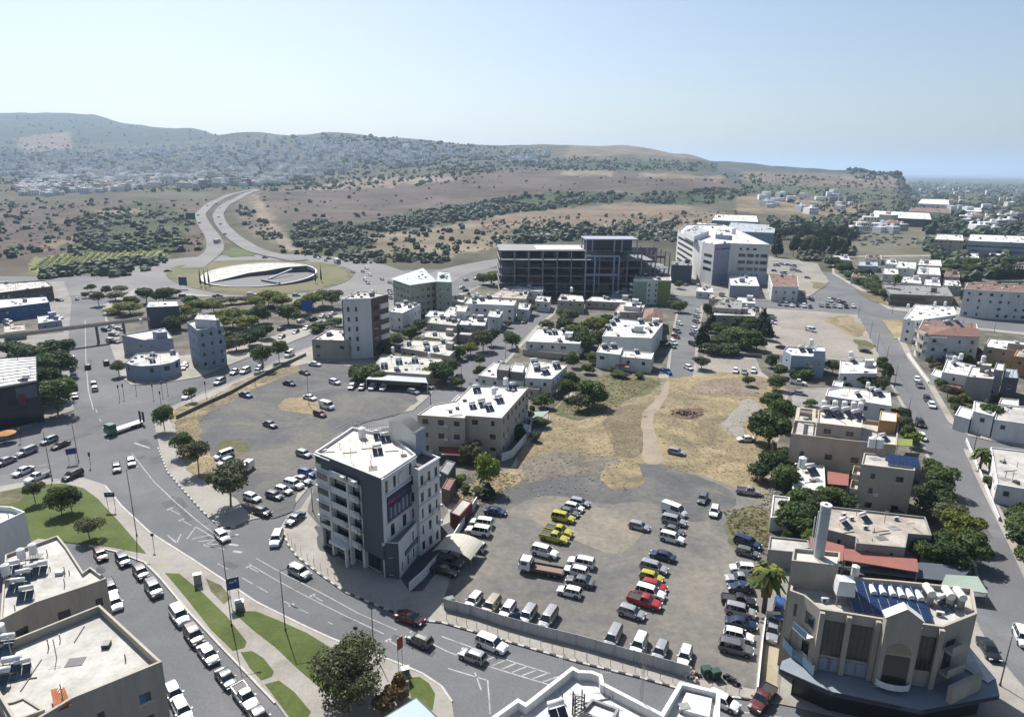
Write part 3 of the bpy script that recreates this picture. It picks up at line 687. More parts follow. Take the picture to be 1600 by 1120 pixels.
def balcony(root,p0,p1,x0,x1,z,depth=1.3,solid=False,m=None):
 ox,oy=root.location.x,root.location.y
 M=wall_frame((p0[0]-ox,p0[1]-oy),(p1[0]-ox,p1[1]-oy),z);b=MB();m=m or WALLS['white']
 b.box(x0,x1,.003,depth,-.16,0,m,M)
 if solid:
  b.box(x0,x1,depth-.12,depth-.002,0,.95,m,M);b.box(x0+.002,x0+.12,.003,depth-.12,0,.95,m,M);b.box(x1-.12,x1-.002,.003,depth-.12,0,.95,m,M)
 o=b.build('balcony',root)
 if not solid:
  r=MB();n=max(2,int((x1-x0)/.5))
  r.box(x0,x1,depth-.06,depth-.02,.9,.95,RAIL,M)
  for i in range(n+1):
   x=x0+.03+(x1-x0-.06)*i/n;r.box(x-.015,x+.015,depth-.055,depth-.025,.0,.9,RAIL,M)
  for x in(x0+.02,x1-.04):r.box(x,x+.03,.02,depth-.06,.9,.94,RAIL,M)
  r.build('railing',o)
def P(px,z):return[tuple(G(x,y,z)[:2])for x,y in px]
def rect3(N,L,Rr,z):
 """near corner, left corner, right corner of a rectangular roof -> 4 world points"""
 n,l,r=G(*N,z),G(*L,z),G(*Rr,z)
 a=l-n;b=r-n;u=(a.normalized()-b.normalized()).normalized()
 if abs(a.dot(b))>.01:
  d=(a.normalized()+b.normalized()).normalized();s=d.cross(Vector((0,0,1)))
  sg=1 if a.dot(s)>0 else-1
  a2=(d+s*sg).normalized()*a.length;b2=(d-s*sg).normalized()*b.length
  # keep the longer edge's direction
  if a.length>b.length:rot=math.atan2(a.y,a.x)-math.atan2(a2.y,a2.x)
  else:rot=math.atan2(b.y,b.x)-math.atan2(b2.y,b2.x)
  Rm=Matrix.Rotation(rot,3,'Z');a,b=Rm@a2,Rm@b2
 return[tuple((n)[:2]),tuple((n+b)[:2]),tuple((n+a+b)[:2]),tuple((n+a)[:2])]
BLD={};FOOTS=[]
def building(key,label,roofpx,h=None,yb=None,bi=0,vols=None,name='house',cat='house',group=None,z0=0.0,**kw):
 """roofpx: picture positions of the roof corners; h height or yb: picture row of the foot below corner bi"""
 if h is None:h=height_from(*roofpx[bi],yb)
 foot=P(roofpx,h)
 cx=sum(p[0]for p in foot)/len(foot);cy=sum(p[1]for p in foot)/len(foot)
 root=empty(name,(cx,cy,0),label=label,cat=cat,group=group)
 volume(root,foot,z0,h-kw.get('par',.5),**kw)
 FOOTS.append(foot)
 ar=abs(sum(p[0]*q[1]-q[0]*p[1]for p,q in zip(foot,foot[1:]+foot[:1])))/2
 if name=='house' and ar>70 and _rw.random()<.6 and z0==0:
  a,b_,c_=[Vector(foot[i])for i in(1,2,0)];e1=(b_-a).normalized();e2=(c_-a).normalized();o_=a+(e1*.62+e2*.35)*(b_-a).length*.55 if ar>300 else a+e1*(b_-a).length*.55+e2*1.2
  q=[o_,o_+e1*3.2,o_+e1*3.2+e2*2.8,o_+e2*2.8]
  if all(pip(p.x,p.y,foot)for p in q):volume(root,[tuple(p)for p in q],h-kw.get('par',.5)+.002,h+1.9,wall=kw.get('wall','white'),roof=kw.get('roof','white'),par=.15,wins=None,clutter=False)
 BLD[key]=(root,h,foot);return root,h-kw.get('par',.5)
def addvol(root,px,z0,h,**kw):
 volume(root,P(px,h),z0,h-kw.get('par',.5),**kw)
 # ---- roof-top things
def _heater_meshes():
 t=MB();t.tube((-.75,0,1.35),(.75,0,1.35),.3,n=12,m=TANKW)
 f=MB()
 for x in(-.7,.7):
  f.tube((x,.1,0),(x,.0,1.1),.03,n=4,m=STEEL);f.tube((x,-1.5,.1),(x,.0,1.1),.03,n=4,m=STEEL)
 f.box(-.7,.7,-.02,.02,1.0,1.06,STEEL)
 c=MB()
 for s in(-1,1):
  x0=-.85 if s<0 else.03;x1=x0+.82
  c.face([(x0,-1.65,.12),(x1,-1.65,.12),(x1,-.25,1.0),(x0,-.25,1.0)],COLL)
  c.face([(x0,-1.65,.04),(x0,-.25,.92),(x1,-.25,.92),(x1,-1.65,.04)],STEEL)
  c.face([(x0,-1.65,.04),(x1,-1.65,.04),(x1,-1.65,.12),(x0,-1.65,.12)],STEEL)
  c.face([(x0,-1.65,.04),(x0,-1.65,.12),(x0,-.25,1.0),(x0,-.25,.92)],STEEL);c.face([(x1,-1.65,.04),(x1,-.25,.92),(x1,-.25,1.0),(x1,-1.65,.12)],STEEL)
 v=MB();v.tube((0,0,0),(0,0,1.5),.55,.55,14,TANKW);v.tube((0,0,1.5),(0,0,1.72),.55,.18,14,TANKW)
 vs=MB()
 for x,y in((-.35,-.35),(.35,-.35),(.35,.35),(-.35,.35)):vs.tube((x,y,0),(x,y,.8),.035,n=4,m=STEEL)
 vs.box(-.45,.45,-.45,.45,.8,.86,STEEL)
 return t.mesh('tank',True),f.mesh('frame'),c.mesh('collector'),v.mesh('tank',False),vs.mesh('stand')
HT,HF,HC,VT,VS=_heater_meshes()
def heaters(z,spots,where,rz=math.radians(200),s=1.25):
 spots=sorted(spots)
 for i,(x,y)in enumerate(spots):
  p=G(x,y,z);lab=('white cylinder solar water heater on '+where)if len(spots)==1 else f'{ORD[i]} white solar water heater from the left on {where}'
  r=empty('solar_water_heater',(p.x,p.y,z),rz-math.pi+random.uniform(-.15,.15),label=lab,cat='water heater',group='rooftop solar water heaters')
  r.scale=(s,s,s)
  inst('tank',HT,r);inst('frame',HF,r);inst('collector',HC,r)
def tanks(z,spots,where,stand=True,s=1.0):
 spots=sorted(spots)
 for i,(x,y)in enumerate(spots):
  p=G(x,y,z);lab=('white upright water tank on '+where)if len(spots)==1 else f'{ORD[i]} white water tank from the left on {where}'
  r=empty('water_tank',(p.x,p.y,z),random.uniform(0,1),label=lab,cat='water tank',group='rooftop water tanks')
  r.scale=(s,s,s)
  if stand:inst('stand',VS,r);inst('tank',VT,r,(0,0,.861))
  else:inst('tank',VT,r)
_ac=MB();_ac.box(-.45,.45,-.18,.18,0,.65,ACW);_ac.tube((-.1,-.185,.33),(-.1,-.19,.33),.24,n=10,m=FRAMED)
ACM=_ac.mesh('ac_unit')
def acs(z,spots,where):
 for i,(x,y)in enumerate(sorted(spots)):
  p=G(x,y,z)
  lab=f'{ORD[i]} air conditioner box from the left on {where}' if len(spots)>1 else f'air conditioner box on {where}'
  inst('air_conditioner',ACM,None,(p.x,p.y,z),random.uniform(-.4,.4),label=lab,cat='air conditioner',group='rooftop air conditioners')
def gable(root,px,z0,h,rise,m='tiles',over=.4,hip=True):
 f=ccw(P(px,h));ox,oy=root.location.x,root.location.y
 f=inset([(x-ox,y-oy)for x,y in f],-over)
 b=MB();L1=math.dist(f[0],f[1]);L2=math.dist(f[1],f[2])
 if L1<L2:f=f[1:]+f[:1];L1,L2=L2,L1
 mid=lambda p,q,k=.5:(p[0]+(q[0]-p[0])*k,p[1]+(q[1]-p[1])*k)
 a,c=mid(f[3],f[0]),mid(f[1],f[2])
 if hip:k=min(.45,L2/2/L1);a,c=mid(a,c,k),mid(a,c,1-k)
 A,C=(*a,h+rise),(*c,h+rise);Q=[(*p,h)for p in f];mm=ROOFS[m]
 b.face([Q[0],Q[1],C,A],mm);b.face([Q[2],Q[3],A,C],mm);b.face([Q[3],Q[0],A],mm);b.face([Q[1],Q[2],C],mm)
 b.face([(x,y,h-.12)for x,y,_ in Q][::-1],WALLS['white'])
 for i in range(4):
  p,q=Q[i],Q[(i+1)%4];b.face([(p[0],p[1],h-.12),(q[0],q[1],h-.12),q,p],mm)
 return b.build('tiled_roof',root)
 # -------- the individual buildings
B=building
# 1 near left apartment block with open screed roof
r,h=B('A','beige apartment block with walled screed roof at the bottom left corner',[(253,1033),(156,944),(-40,1022),(30,1140),(113,1090)],h=11.5,par=1.1,wall='beige',roof='pale',ww=1.3,wh=1.3,sp=3.1,shut='blue',name='apartment_block',cat='apartment block',fh=3.1,pw=.28)
b=MB();q=[G(79,1078,11.4),G(101,1074,11.4),G(112,1102,11.0),G(86,1113,11.0)]
for i in range(9):
 for j in range(7):
  u0,u1,v0,v1=i/9,(i+.86)/9,j/7,(j+.9)/7
  f=lambda u,v:q[0].lerp(q[1],u).lerp(q[3].lerp(q[2],u),v)
  pts=[f(u0,v0),f(u1,v0),f(u1,v1),f(u0,v1)]
  b.face([(p.x-r.location.x,p.y-r.location.y,p.z+.10+.03*(k<2))for k,p in enumerate(pts)][::-1],mat('orange_tile',(.62,.20,.06),col2=(.40,.12,.04),amt=.3,scale=2))
b.face([(p.x-r.location.x,p.y-r.location.y,p.z+.02)for p in(q[3],q[2],q[1],q[0])],WALLS['red'])
b.build('tiled_canopy',r,kind='stuff')
heaters(10.4,[(12,1012),(22,1048),(4,1066)],'the bottom left screed roof',s=1.2)
tanks(10.4,[(4,1006)],'the bottom left screed roof',s=1.1)
addvol(r,[(0,1098),(22,1094),(38,1088),(70,1108),(30,1122),(10,1120)],10.4,10.95,wall='beige',roof='pale',par=.2,wins=None)
# 2 cream house behind it
r,h=B('B','cream flat-roofed house crowded with solar heaters beside the side street',[(0,968),(54,941),(133,915),(166,903),(141,885),(130,893),(104,853),(90,836),(8,866)],h=8.2,par=.5,wall='cream',roof='pale',ww=1.5,wh=1.4,sp=3.6,dark=True)
heaters(7.7,[(22,892),(38,906),(50,898),(30,920),(44,932),(66,893)],'the cream house by the side street',s=1.1)
tanks(7.7,[(12,905),(36,880),(54,872)],'the cream house by the side street')
r,h=B('C','plain white block at the left edge beside the green lawn',[(39,799),(18,791),(-60,788),(-60,840),(0,817)],h=8.6,par=.9,wall='white',roof='white',wins=None)
# 4 bottom centre white roof
r,h=B('D','white apartment block roof with curved parapet at the bottom centre',[(690,1175),(809,1090),(821,1097),(894,1040),(905,1046),(925,1047),(941,1053),(944,1066),(1033,1112),(1062,1064),(1126,1079),(1122,1190)],h=17,par=.95,wall='white',roof='white',name='apartment_block',cat='apartment block',pw=.4,wins='auto')
addvol(r,[(905,1112),(925,1090),(968,1106),(955,1130)],16.05,17.2,wall='grey',roof='white',par=.35,wins=None,pw=.25)
ab=[(1060,1112),(1072,1086),(1112,1095),(1108,1125)]
b=MB();gx=[G(x,y,16.1)for x,y in ab];b.prism(ccw([(p.x,p.y)for p in gx]),16.06,16.5,ROOFS['white']);o=b.build('roof_slab',None);o.parent=r;o.location=(-r.location.x,-r.location.y,0)
acs(16.05,[(962,1090)],'the bottom centre white roof')
# dark lattice frame standing on the roof
p=G(903,1118,16.05);t_=empty('lattice_tower',p,.3,label='dark perforated lattice tower standing on the bottom centre white roof',cat='lattice tower')
b=MB()
for x in(-.45,.45):
 for y in(-.3,.3):b.box(x-.05,x+.05,y-.05,y+.05,0,2.6,FRAMED)
b.build('post',t_)
b=MB()
for i in range(6):
 z=.1+i*.43
 b.tube((-.45,-.3,z),(.45,-.3,z+.4),.045,n=4,m=FRAMED);b.tube((.45,-.3,z),(-.45,-.3,z+.4),.045,n=4,m=FRAMED)
 b.tube((-.45,-.3,z),(-.45,.3,z+.4),.045,n=4,m=FRAMED);b.box(-.45,.45,-.32,-.28,z,z+.05,FRAMED)
b.build('bracing',t_)
p=G(1001,1105,16.05);t_=empty('radio_mast',p,.2,label='thin red and white lattice mast rising from the bottom centre roof',cat='mast')
b=MB();RW=mat('mast_red',(.45,.12,.08),amt=0)
for k in range(3):
 a=k*2.094;x,y=.16*math.cos(a),.16*math.sin(a);b.tube((x,y,0),(x,y,8),.018,n=4,m=STEEL)
b.build('leg',t_);b=MB()
for i in range(20):
 for k in range(3):
  a,c=k*2.094,(k+1)*2.094
  b.tube((.16*math.cos(a),.16*math.sin(a),i*.4),(.16*math.cos(c),.16*math.sin(c),i*.4+.4),.012,n=3,m=RW if(i//4)%2 else STEEL)
b.build('bracing',t_)
for k,(x,y)in enumerate([(880,1062),(916,1060),(944,1085)]):
 p=G(x,y,16.05);b=MB();b.tube((0,0,0),(0,0,3.2),.03,.015,5,STEEL);b.box(-.5,.5,-.02,.02,2.6,2.64,STEEL)
 for i in range(5):b.box(-.45+i*.22,-.43+i*.22,-.25,.25,2.64,2.66,STEEL)
 b.build('aerial',None,label=['thin aerial at the notch','thin aerial behind the lattice tower','thin aerial nearest the tall mast'][k]+' on the bottom centre roof',cat='aerial').location=p
 # small glazed roof tip
p=G(630,1112,9);r=empty('glazed_roof',(p.x,p.y,0),label='dark-framed glazed roof tip at the bottom edge beside the corner lawn',cat='roof')
b=MB();b.box(-2.6,2.6,-5,1.2,0,8.6,WALLS['dgrey']);b.build('wall',r)
b=MB();b.box(-2.3,2.3,-4.8,.9,8.602,8.75,mat('skylight_glass',(.45,.55,.62),rough=.15,amt=0));b.build('glazing',r);r.rotation_euler.z=.75
# 5 centre office building -----------------------
H5=18.4;zr=17.5
Lc,Nc,Rc=G(491,703,H5),G(594,744,H5),G(650,707,H5)
root5=empty('office_building',(Nc.x,Nc.y,0),label='tall white and grey office block with banner at the centre corner',cat='office building')
u=(Lc-Nc);Lf=Vector((u.x,u.y)).length;u=u.normalized()
v=(Rc-Nc);Ls=Vector((v.x,v.y)).length;v.z=0;v=v.normalized()
def q5(a,c):p=Nc+u*a+v*c;return(p.x,p.y)
Bk=G(504,684,H5);depthL=max(8,(Vector((Bk.x,Bk.y))-Vector((Lc.x,Lc.y))).length)
bk1=G(550,664,H5);bk2=G(612,676,H5)
main=[q5(0,0),q5(0,Ls),tuple(bk2[:2]),tuple(bk1[:2]),q5(Lf,0)]
volume(root5,main,4.0,zr,wall='white',roof='cream',par=.55,wins=None,pw=.3)
# ground floor, recessed shop fronts
volume(root5,[q5(.4,.5),q5(.4,Ls),tuple(bk2[:2]),tuple(bk1[:2]),q5(Lf-.3,.5)],0,3.99,wall='dgrey',roof='grey',par=0,wins='band',sill=.5,wh=2.6,fh=4,dark=True)
Mf=wall_frame((q5(Lf,0)[0]-Nc.x,q5(Lf,0)[1]-Nc.y),(0,0),0)
gb=MB();gb.box(Lf-4.6,Lf+.12,-.05,.14,3.6,18.1,WALLS['dgrey'],Mf);gb.box(Lf-14.8,Lf-4.6,-.05,.10,15.6,18.08,WALLS['dgrey'],Mf);gb.build('grey_panel',root5,label='dark grey facade panel')
FHT=2.85
for f in range(5):
 z=3.9+f*FHT
 for(x0,x1)in((4.7,8.9),(9.4,Lf-4.8)):
  bb=MB();bb.box(x0,x1,.003,.75,z-.15,z,WALLS['white'],Mf);bb.box(x0,x1,.62,.748,z,z+1.05,WALLS['white'],Mf)
  if f<5:bb.build('balcony',root5)
  wv=MB();wv.box(x0+.3,x1-.3,.004,.05,z+.35,z+2.35,FRAMED,Mf);w_=wv.build('window',root5)
  for k in range(3):
   pn=MB();a=x0+.4+(x1-x0-.8)*k/3;pn.box(a,a+(x1-x0-.8)/3-.08,.05,.07,z+.42,z+2.28,GLASS,Mf);pn.build('pane',w_)
  if _rw.random()<.75:
   o=inst('air_conditioner',ACM,root5,M=Mf@Matrix.Translation((x1-.6,1.0,z+.35)))
 wv=MB();wv.box(.3,4.1,.004,.06,z+.95,z+2.25,FRAMED,Mf);w_=wv.build('window',root5)
 for k in range(4):
  pn=MB();a=.48+k*.88;pn.box(a,a+.8,.06,.08,z+1.02,z+2.08,GLASS,Mf);pn.build('pane',w_)
 cb=MB();cb.box(-.02,4.3,.003,.35,z+2.35,z+2.5,WALLS['white'],Mf);cb.build('cornice',root5)
 sb=MB();sb.box(-1.0,-.003,-2.6,-.9,z+2.3,z+2.42,WALLS['white'],Mf);sb.build('ledge',root5)
for x in(4.4,9.15):
 pb=MB();pb.box(x-.22,x+.22,.11,.82,0,15.55,WALLS['white'],Mf);pb.build('pilaster',root5)
for x in(.6,Lf-4.9):
 pb=MB();pb.box(x-.3,x+.3,-.9,.1,.1,3.99,WALLS['white'],Mf);pb.build('column',root5)
eb=MB();eb.box(4.8,9.2,.1,1.9,3.2,3.7,WALLS['white'],Mf);eb.box(8.9,9.3,1.4,1.9,0.1,3.2,WALLS['white'],Mf);eb.build('entrance_porch',root5)
# side facade with banner
Ms=wall_frame((0,0),(q5(0,Ls)[0]-Nc.x,q5(0,Ls)[1]-Nc.y),0)
cb=MB();cb.box(0,.7,.003,.3,6.6,17.9,WALLS['white'],Ms);cb.build('pilaster',root5)
bn=MB();bn.box(1.4,Ls-.6,.05,.13,9.6,14.0,mat('banner_frame',(.03,.035,.09),amt=0),Ms);bo=bn.build('banner',root5,label='dark framed banner with faded red print')
br=random.Random(5);pm_=[mat('banner_red',(.50,.10,.10),amt=.3,scale=3),mat('banner_pale',(.42,.46,.52),amt=.25,scale=2),mat('banner_dim',(.12,.14,.2),amt=.3,scale=2)]
bs=MB();W_=Ls-2.4
for i in range(14):
 x=1.6+W_*i/14;hh=br.uniform(.5,1.0);mm=pm_[0]if i<6 else pm_[2]
 bs.box(x,x+W_/14*br.uniform(.5,.85),.13,.145,12.9-hh*.5+.2,12.9+hh*.4,mm,Ms)
 bs.box(x,x+W_/14*br.uniform(.6,.95),.13,.145,9.95,11.9+br.uniform(-.3,.3),pm_[1]if i%2 else pm_[2],Ms)
bs.build('banner_print',bo)
for k,(xa,za,hh)in enumerate([(1.2,14.9,2.0),(3.4,14.9,2.0),(Ls-2.2,15.2,2.0),(2.2,6.7,2.1),(5.6,6.7,2.1),(8.6,6.7,2.1)]):
 if xa>Ls-1:continue
 wv=MB();wv.box(xa,xa+(.6 if k<3 else 1.0),.004,.05,za,za+hh,GLASS,Ms);wv.build('window',root5)
rnd=MB();rnd.tube(Ms@Vector((Ls*.55,.05,15.9)),Ms@Vector((Ls*.55,.2,15.9)),1.0,n=20,m=WALLS['white']);rnd.build('emblem_disc',root5)
# podium / first floor wing towards the lane
Bn,Br=G(625,905),G(689,822)
w2=Vector((Br.x-Bn.x,Br.y-Bn.y));PL=w2.length
pod=[(Bn.x,Bn.y),(Br.x,Br.y),tuple(G(650,800)[:2]),q5(0,.02),q5(1.8,-.01)]
pd=ccw([q5(.35,-.003),(Bn.x,Bn.y),(Br.x,Br.y),q5(-.003,Ls+4),q5(-.004,.01)])
volume(root5,pd,0,6.2,wall='white',roof='grey',par=.5,wins='auto',ww=.6,wh=1.8,sp=2.2,fh=3.2,sill=.8,dark=True)
Mp=wall_frame((Bn.x-Nc.x,Bn.y-Nc.y),(Br.x-Nc.x,Br.y-Nc.y),0)
sg=MB();sg.box(2.2,7.8,.02,.1,3.0,3.9,mat('sign_navy',(.02,.03,.08),amt=0),Mp);so=sg.build('sign_board',root5)
sg=MB()
for i in range(9):sg.box(2.5+i*.58,2.5+i*.58+.4,.1,.115,3.2,3.65,pm_[1],Mp)
sg.build('sign_print',so)
gp=MB();
Mq=wall_frame((q5(.35,-.003)[0]-Nc.x,q5(.35,-.003)[1]-Nc.y),(Bn.x-Nc.x,Bn.y-Nc.y),0);Lq=math.dist(q5(.35,-.003),(Bn.x,Bn.y))
gp.box(0,Lq-.03,.003,.06,0.05,6.6,WALLS['dgrey'],Mq);gp.build('grey_panel',root5)
# far wing
hw=16.6;wg=[tuple(G(653,733,hw)[:2]),(Br.x,Br.y),None]
Wn,Wr=G(653,733,hw),G(686,713,hw);dv=(Wr-Wn)
wing=ccw([tuple(Wn[:2]),tuple(Wr[:2]),(Wr.x+u.x*7,Wr.y+u.y*7),(Wn.x+u.x*3.0,Wn.y+u.y*3.0)])
volume(root5,wing,0,hw-.5,wall='white',roof='dark',par=.5,wins='auto',ww=.8,wh=1.7,sp=1.9,fh=3.1,sill=.9,dark=True,dens=1)
Mw=wall_frame((Wn.x-Nc.x,Wn.y-Nc.y),(Wr.x-Nc.x,Wr.y-Nc.y),0);Lw=math.dist(Wn[:2],Wr[:2])
for z in(6.3,9.6,12.9,16.3):b=MB();b.box(-.1,Lw+.15,.003,.22,z,z+.22,WALLS['white'],Mw);b.build('cornice',root5)
for z in(9.2,14.3,17.6):b=MB();b.box(.72,Ls-.05,.003,.24,z,z+.2,WALLS['white'],Ms);b.build('cornice',root5)
# stair tower with bowed roof at the back
st=[G(606,680,19.5),G(650,697,19.5)]
S0=G(607,655,21.5);S1=G(649,669,21.5);S2=G(664,660,21.5)
e1=(S1-S0);e2=(S2-S1)
tw=ccw([tuple(S0[:2]),tuple(S1[:2]),tuple(S2[:2]),(S0.x+e2.x,S0.y+e2.y)])
volume(root5,tw,0,20.6,wall='white',roof='dark',par=.0,wins=None)
b=MB();
for i in range(8):
 a0,a1=i/8,(i+1)/8;z_=lambda a:20.62+1.5*math.sin(math.pi*(.18+a*.82))-.4
 A,C=S0.lerp(S1,a0),S0.lerp(S1,a1);A2,C2=A+e2,C+e2
 f=lambda p,z:(p.x-Nc.x,p.y-Nc.y,z)
 b.face([f(A,z_(a0)),f(C,z_(a1)),f(C2,z_(a1)),f(A2,z_(a0))],ROOFS['dark'])
 b.face([f(A,20.6),f(C,20.6),f(C,z_(a1)),f(A,z_(a0))],WALLS['white']);b.face([f(C2,20.6),f(A2,20.6),f(A2,z_(a0)),f(C2,z_(a1))],WALLS['white'])
 if i==7:b.face([f(C,20.6),f(C2,20.6),f(C2,z_(a1)),f(C,z_(a1))],WALLS['blueg'])
b.build('bowed_roof',root5)
gp=MB();Mt=wall_frame((S1.x-Nc.x,S1.y-Nc.y),(S2.x-Nc.x,S2.y-Nc.y),0);gp.box(.02,e2.length-.02,.003,.08,1,20.5,WALLS['blueg'],Mt);gp.build('grey_panel',root5)
# railings and frames on the roof
rr=MB()
def rl(p,q,z,hh=1.1,st=.45):
 p=Vector((p[0]-Nc.x,p[1]-Nc.y,z));q=Vector((q[0]-Nc.x,q[1]-Nc.y,z));n=max(1,int((q-p).length/st))
 for k in range(n+1):w=p.lerp(q,k/n);rr.tube(w,w+Vector((0,0,hh)),.025,n=4,m=RAIL)
 for k in(.5,1):rr.tube(p+Vector((0,0,hh*k)),q+Vector((0,0,hh*k)),.025,n=4,m=RAIL)
rl(G(505,692,zr),G(551,668,zr),zr+.5);rl(G(552,668,zr),G(604,678,zr),zr,1.8,.5);rl(G(556,676,zr),G(600,686,zr),zr,1.8,.5)
rr.build('roof_railing',root5)
tanks(zr,[(566,684)],'the centre office block roof',stand=False,s=1.25)
heaters(zr,[(590,684),(601,688)],'the centre office block roof',s=1.0)
for k,(x,y)in enumerate([(538,712),(557,706),(577,702)]):
 p=G(x,y,zr);b=MB();b.tube((0,0,0),(0,0,2.0),.03,n=4,m=mat('cream_pipe',(.65,.58,.48),amt=0));b.tube((0,0,2.0),(-1.3,.9,2.0),.03,n=4,m=MATS['cream_pipe']);b.tube((-1.3,.9,2),(-1.3,.9,0),.03,n=4,m=MATS['cream_pipe'])
 b.build('pipe_frame',None,label=f'{ORD[k]} thin bent pipe from the left on the centre office roof',cat='pipe',group='thin bent pipes on the office roof').location=p
 # 6 two-storey house behind the office
r,h=B('h6','beige two-storey house with red awning behind the centre office block',[(652,648),(726,653),(728,649),(784,653),(826,605),(735,603),(712,626),(676,632)],yb=714,bi=3,par=.25,wall='cream',roof='white',ww=1.4,wh=1.3,sp=3.3,fh=3.3,dark=True,shut='brown')
heaters(h,[(762,640),(752,634),(778,628),(744,612),(800,608)],'the beige red-awning house',s=1.2)
tanks(h,[(772,622),(790,607)],'the beige red-awning house',s=1.2)
aw=MB();p0,p1=G(690,700,2.9),G(728,703,2.9);
aw.face([(p0.x,p0.y,3.4),(p1.x,p1.y,3.4),(p1.x+.3,p1.y-2.6,2.6),(p0.x+.3,p0.y-2.6,2.6)][::-1],WALLS['red']);aw.box(p0.x+.2,p1.x+.4,p0.y-2.75,p0.y-2.55,2.45,2.6,WALLS['white'])
o=aw.build('awning',r);o.location=(-r.location.x,-r.location.y,0)
r,h=B('h7','white single-storey house with blue side wall beside the weedy field',[(820,590),(862,592),(886,571),(830,562)],h=5.6,par=.25,wall='white',roof='white',ww=1,wh=1.1)
heaters(h,[(838,578),(850,584),(868,575),(834,570)],'the white house beside the weedy field',s=1.4)
r,h=B('h7b','white house with two stepped roof boxes beside the street',[(747,586),(818,596),(824,574),(772,566)],h=4.6,par=.25,wall='white',roof='white',ww=1,wh=1.1)
addvol(r,[(776,577),(794,579),(798,569),(781,567)],h,7.6,wall='grey',roof='grey',par=.2,wins=None)
addvol(r,[(797,580),(817,582),(821,570),(801,568)],h,7.0,wall='grey',roof='white',par=.2,wins=None)
r,h=B('h9a','long white-roofed house with shaded canopy above the gravel car park',[(578,579),(670,585),(696,569),(688,560),(598,553)],h=4.2,par=.2,wall='cream',roof='pale',ww=1,wh=1)
b=MB();f_=ccw(P([(602,590),(645,593),(652,582),(606,579)],3.2));b.prism([(x-r.location.x,y-r.location.y)for x,y in f_],3.05,3.2,ROOFS['metal']);b.build('canopy',r)
b=MB();f_=ccw(P([(572,592),(668,598),(664,586),(586,580)],3.3));b.prism([(x-r.location.x,y-r.location.y)for x,y in f_],3.12,3.3,ROOFS['metal'])
for x,y in f_:b.box(x-r.location.x-.1,x-r.location.x+.1,y-r.location.y-.1,y-r.location.y+.1,.15,3.12,WALLS['white'])
b.build('canopy',r)
tanks(h,[(614,553),(671,562)],'the long canopied house');heaters(h,[(623,568),(600,575),(648,566)],'the long canopied house')
r,h=B('h9b','low house with cream flat roof and skylights',[(626,543),(702,556),(718,540),(700,533),(645,531)],h=4.2,par=.2,wall='cream',roof='pale',ww=1,wh=1)
tanks(h,[(661,532)],'the low house with cream roof');heaters(h,[(665,541),(680,548),(700,540)],'the low house with cream roof')
r,h=B('h9c','low house with pale green roof edge among trees',[(654,525),(706,531),(715,520),(668,517)],h=4,par=.2,wall='cream',roof='pale',ww=1,wh=1)
r,h=B('h9d','grey rendered two-storey house with flat roof',[(667,504),(713,509),(720,497),(674,494)],h=6.5,par=.3,wall='grey',roof='pale',ww=1,wh=1.2,dens=.5)
heaters(h,[(690,498)],'the grey rendered house')
r,h=B('h9d2','grey house with white roof beside the street trees',[(716,507),(758,509),(762,496),(722,494)],h=6.0,par=.3,wall='grey',roof='white',ww=1,wh=1.2,dens=.5)
r,h=B('h9e','long white two-storey house with dark balcony end',[(726,474),(803,477),(807,469),(735,465)],h=7.5,par=.3,wall='white',roof='white',ww=1.3,wh=1.2)
heaters(h,[(740,468),(752,470),(764,467)],'the long white two-storey house',s=1.4);tanks(h,[(782,468),(746,466)],'the long white two-storey house')
r,h=B('h9e2','white corner house with small balconies facing the street',[(762,494),(780,496),(786,486),(766,485)],h=6,par=.3,wall='white',roof='white',ww=1,wh=1.2)
r,h=B('h9e3','white house with arched roof room and heaters',[(689,493),(716,496),(730,481),(704,479)],h=6,par=.3,wall='white',roof='white',ww=1,wh=1.2)
addvol(r,[(713,486),(727,487),(731,478),(716,477)],h,9,wall='white',roof='white',par=.2,ww=.8,wh=1)
r,h=B('h9f','pinkish beige two-storey house with stepped roof',[(757,464),(822,467),(827,453),(790,449)],h=6.5,par=.3,wall='pink',roof='tan',ww=1.2,wh=1.2)
r,h=B('h9f2','white house with roof clutter below the concrete skeleton',[(786,452),(848,455),(850,441),(797,437)],h=6.8,par=.3,wall='white',roof='white',ww=1.2,wh=1.2)
heaters(h,[(800,445),(812,443),(830,447)],'the white house below the concrete skeleton')
r,h=B('h9g','white three-storey house beside the sage office block',[(606,486),(629,489),(657,475),(626,472)],yb=518,bi=1,par=.4,wall='white',roof='white',ww=1,wh=1.2)
heaters(h,[(622,480),(634,476)],'the white three-storey house')
# h tall white blue block with dark panelled side
r,h=B('h9h','tall white apartment tower with dark brown side balconies',[(535,467),(579,466),(606,459),(562,454)],yb=560,bi=1,par=.4,wall='white',roof='pale',wins=None,name='apartment_tower',cat='apartment tower')
f=BLD['h9h'][2];fo=ccw(f);ox,oy=r.location.x,r.location.y
pA,pB,pC=f[1],f[2],f[0]
M1=wall_frame((pA[0]-ox,pA[1]-oy),(pB[0]-ox,pB[1]-oy),0);L1=math.dist(pA,pB);hh=BLD['h9h'][1]
b=MB();b.box(.1,L1,.003,.12,.5,hh-.3,WALLS['brown'],M1);b.build('brown_panel',r)
for k in range(5):
 z=2.2+k*(hh-3)/5;b=MB();b.box(L1*.45,L1*.92,.12,.9,z,z+1.7,WALLS['white'],M1);b.build('balcony',r)
 b=MB();b.box(L1*.12,L1*.38,.12,.16,z,z+1.5,GLASS,M1);b.build('window',r)
M2=wall_frame((pC[0]-ox,pC[1]-oy),(pA[0]-ox,pA[1]-oy),0);L2=math.dist(pC,pA)
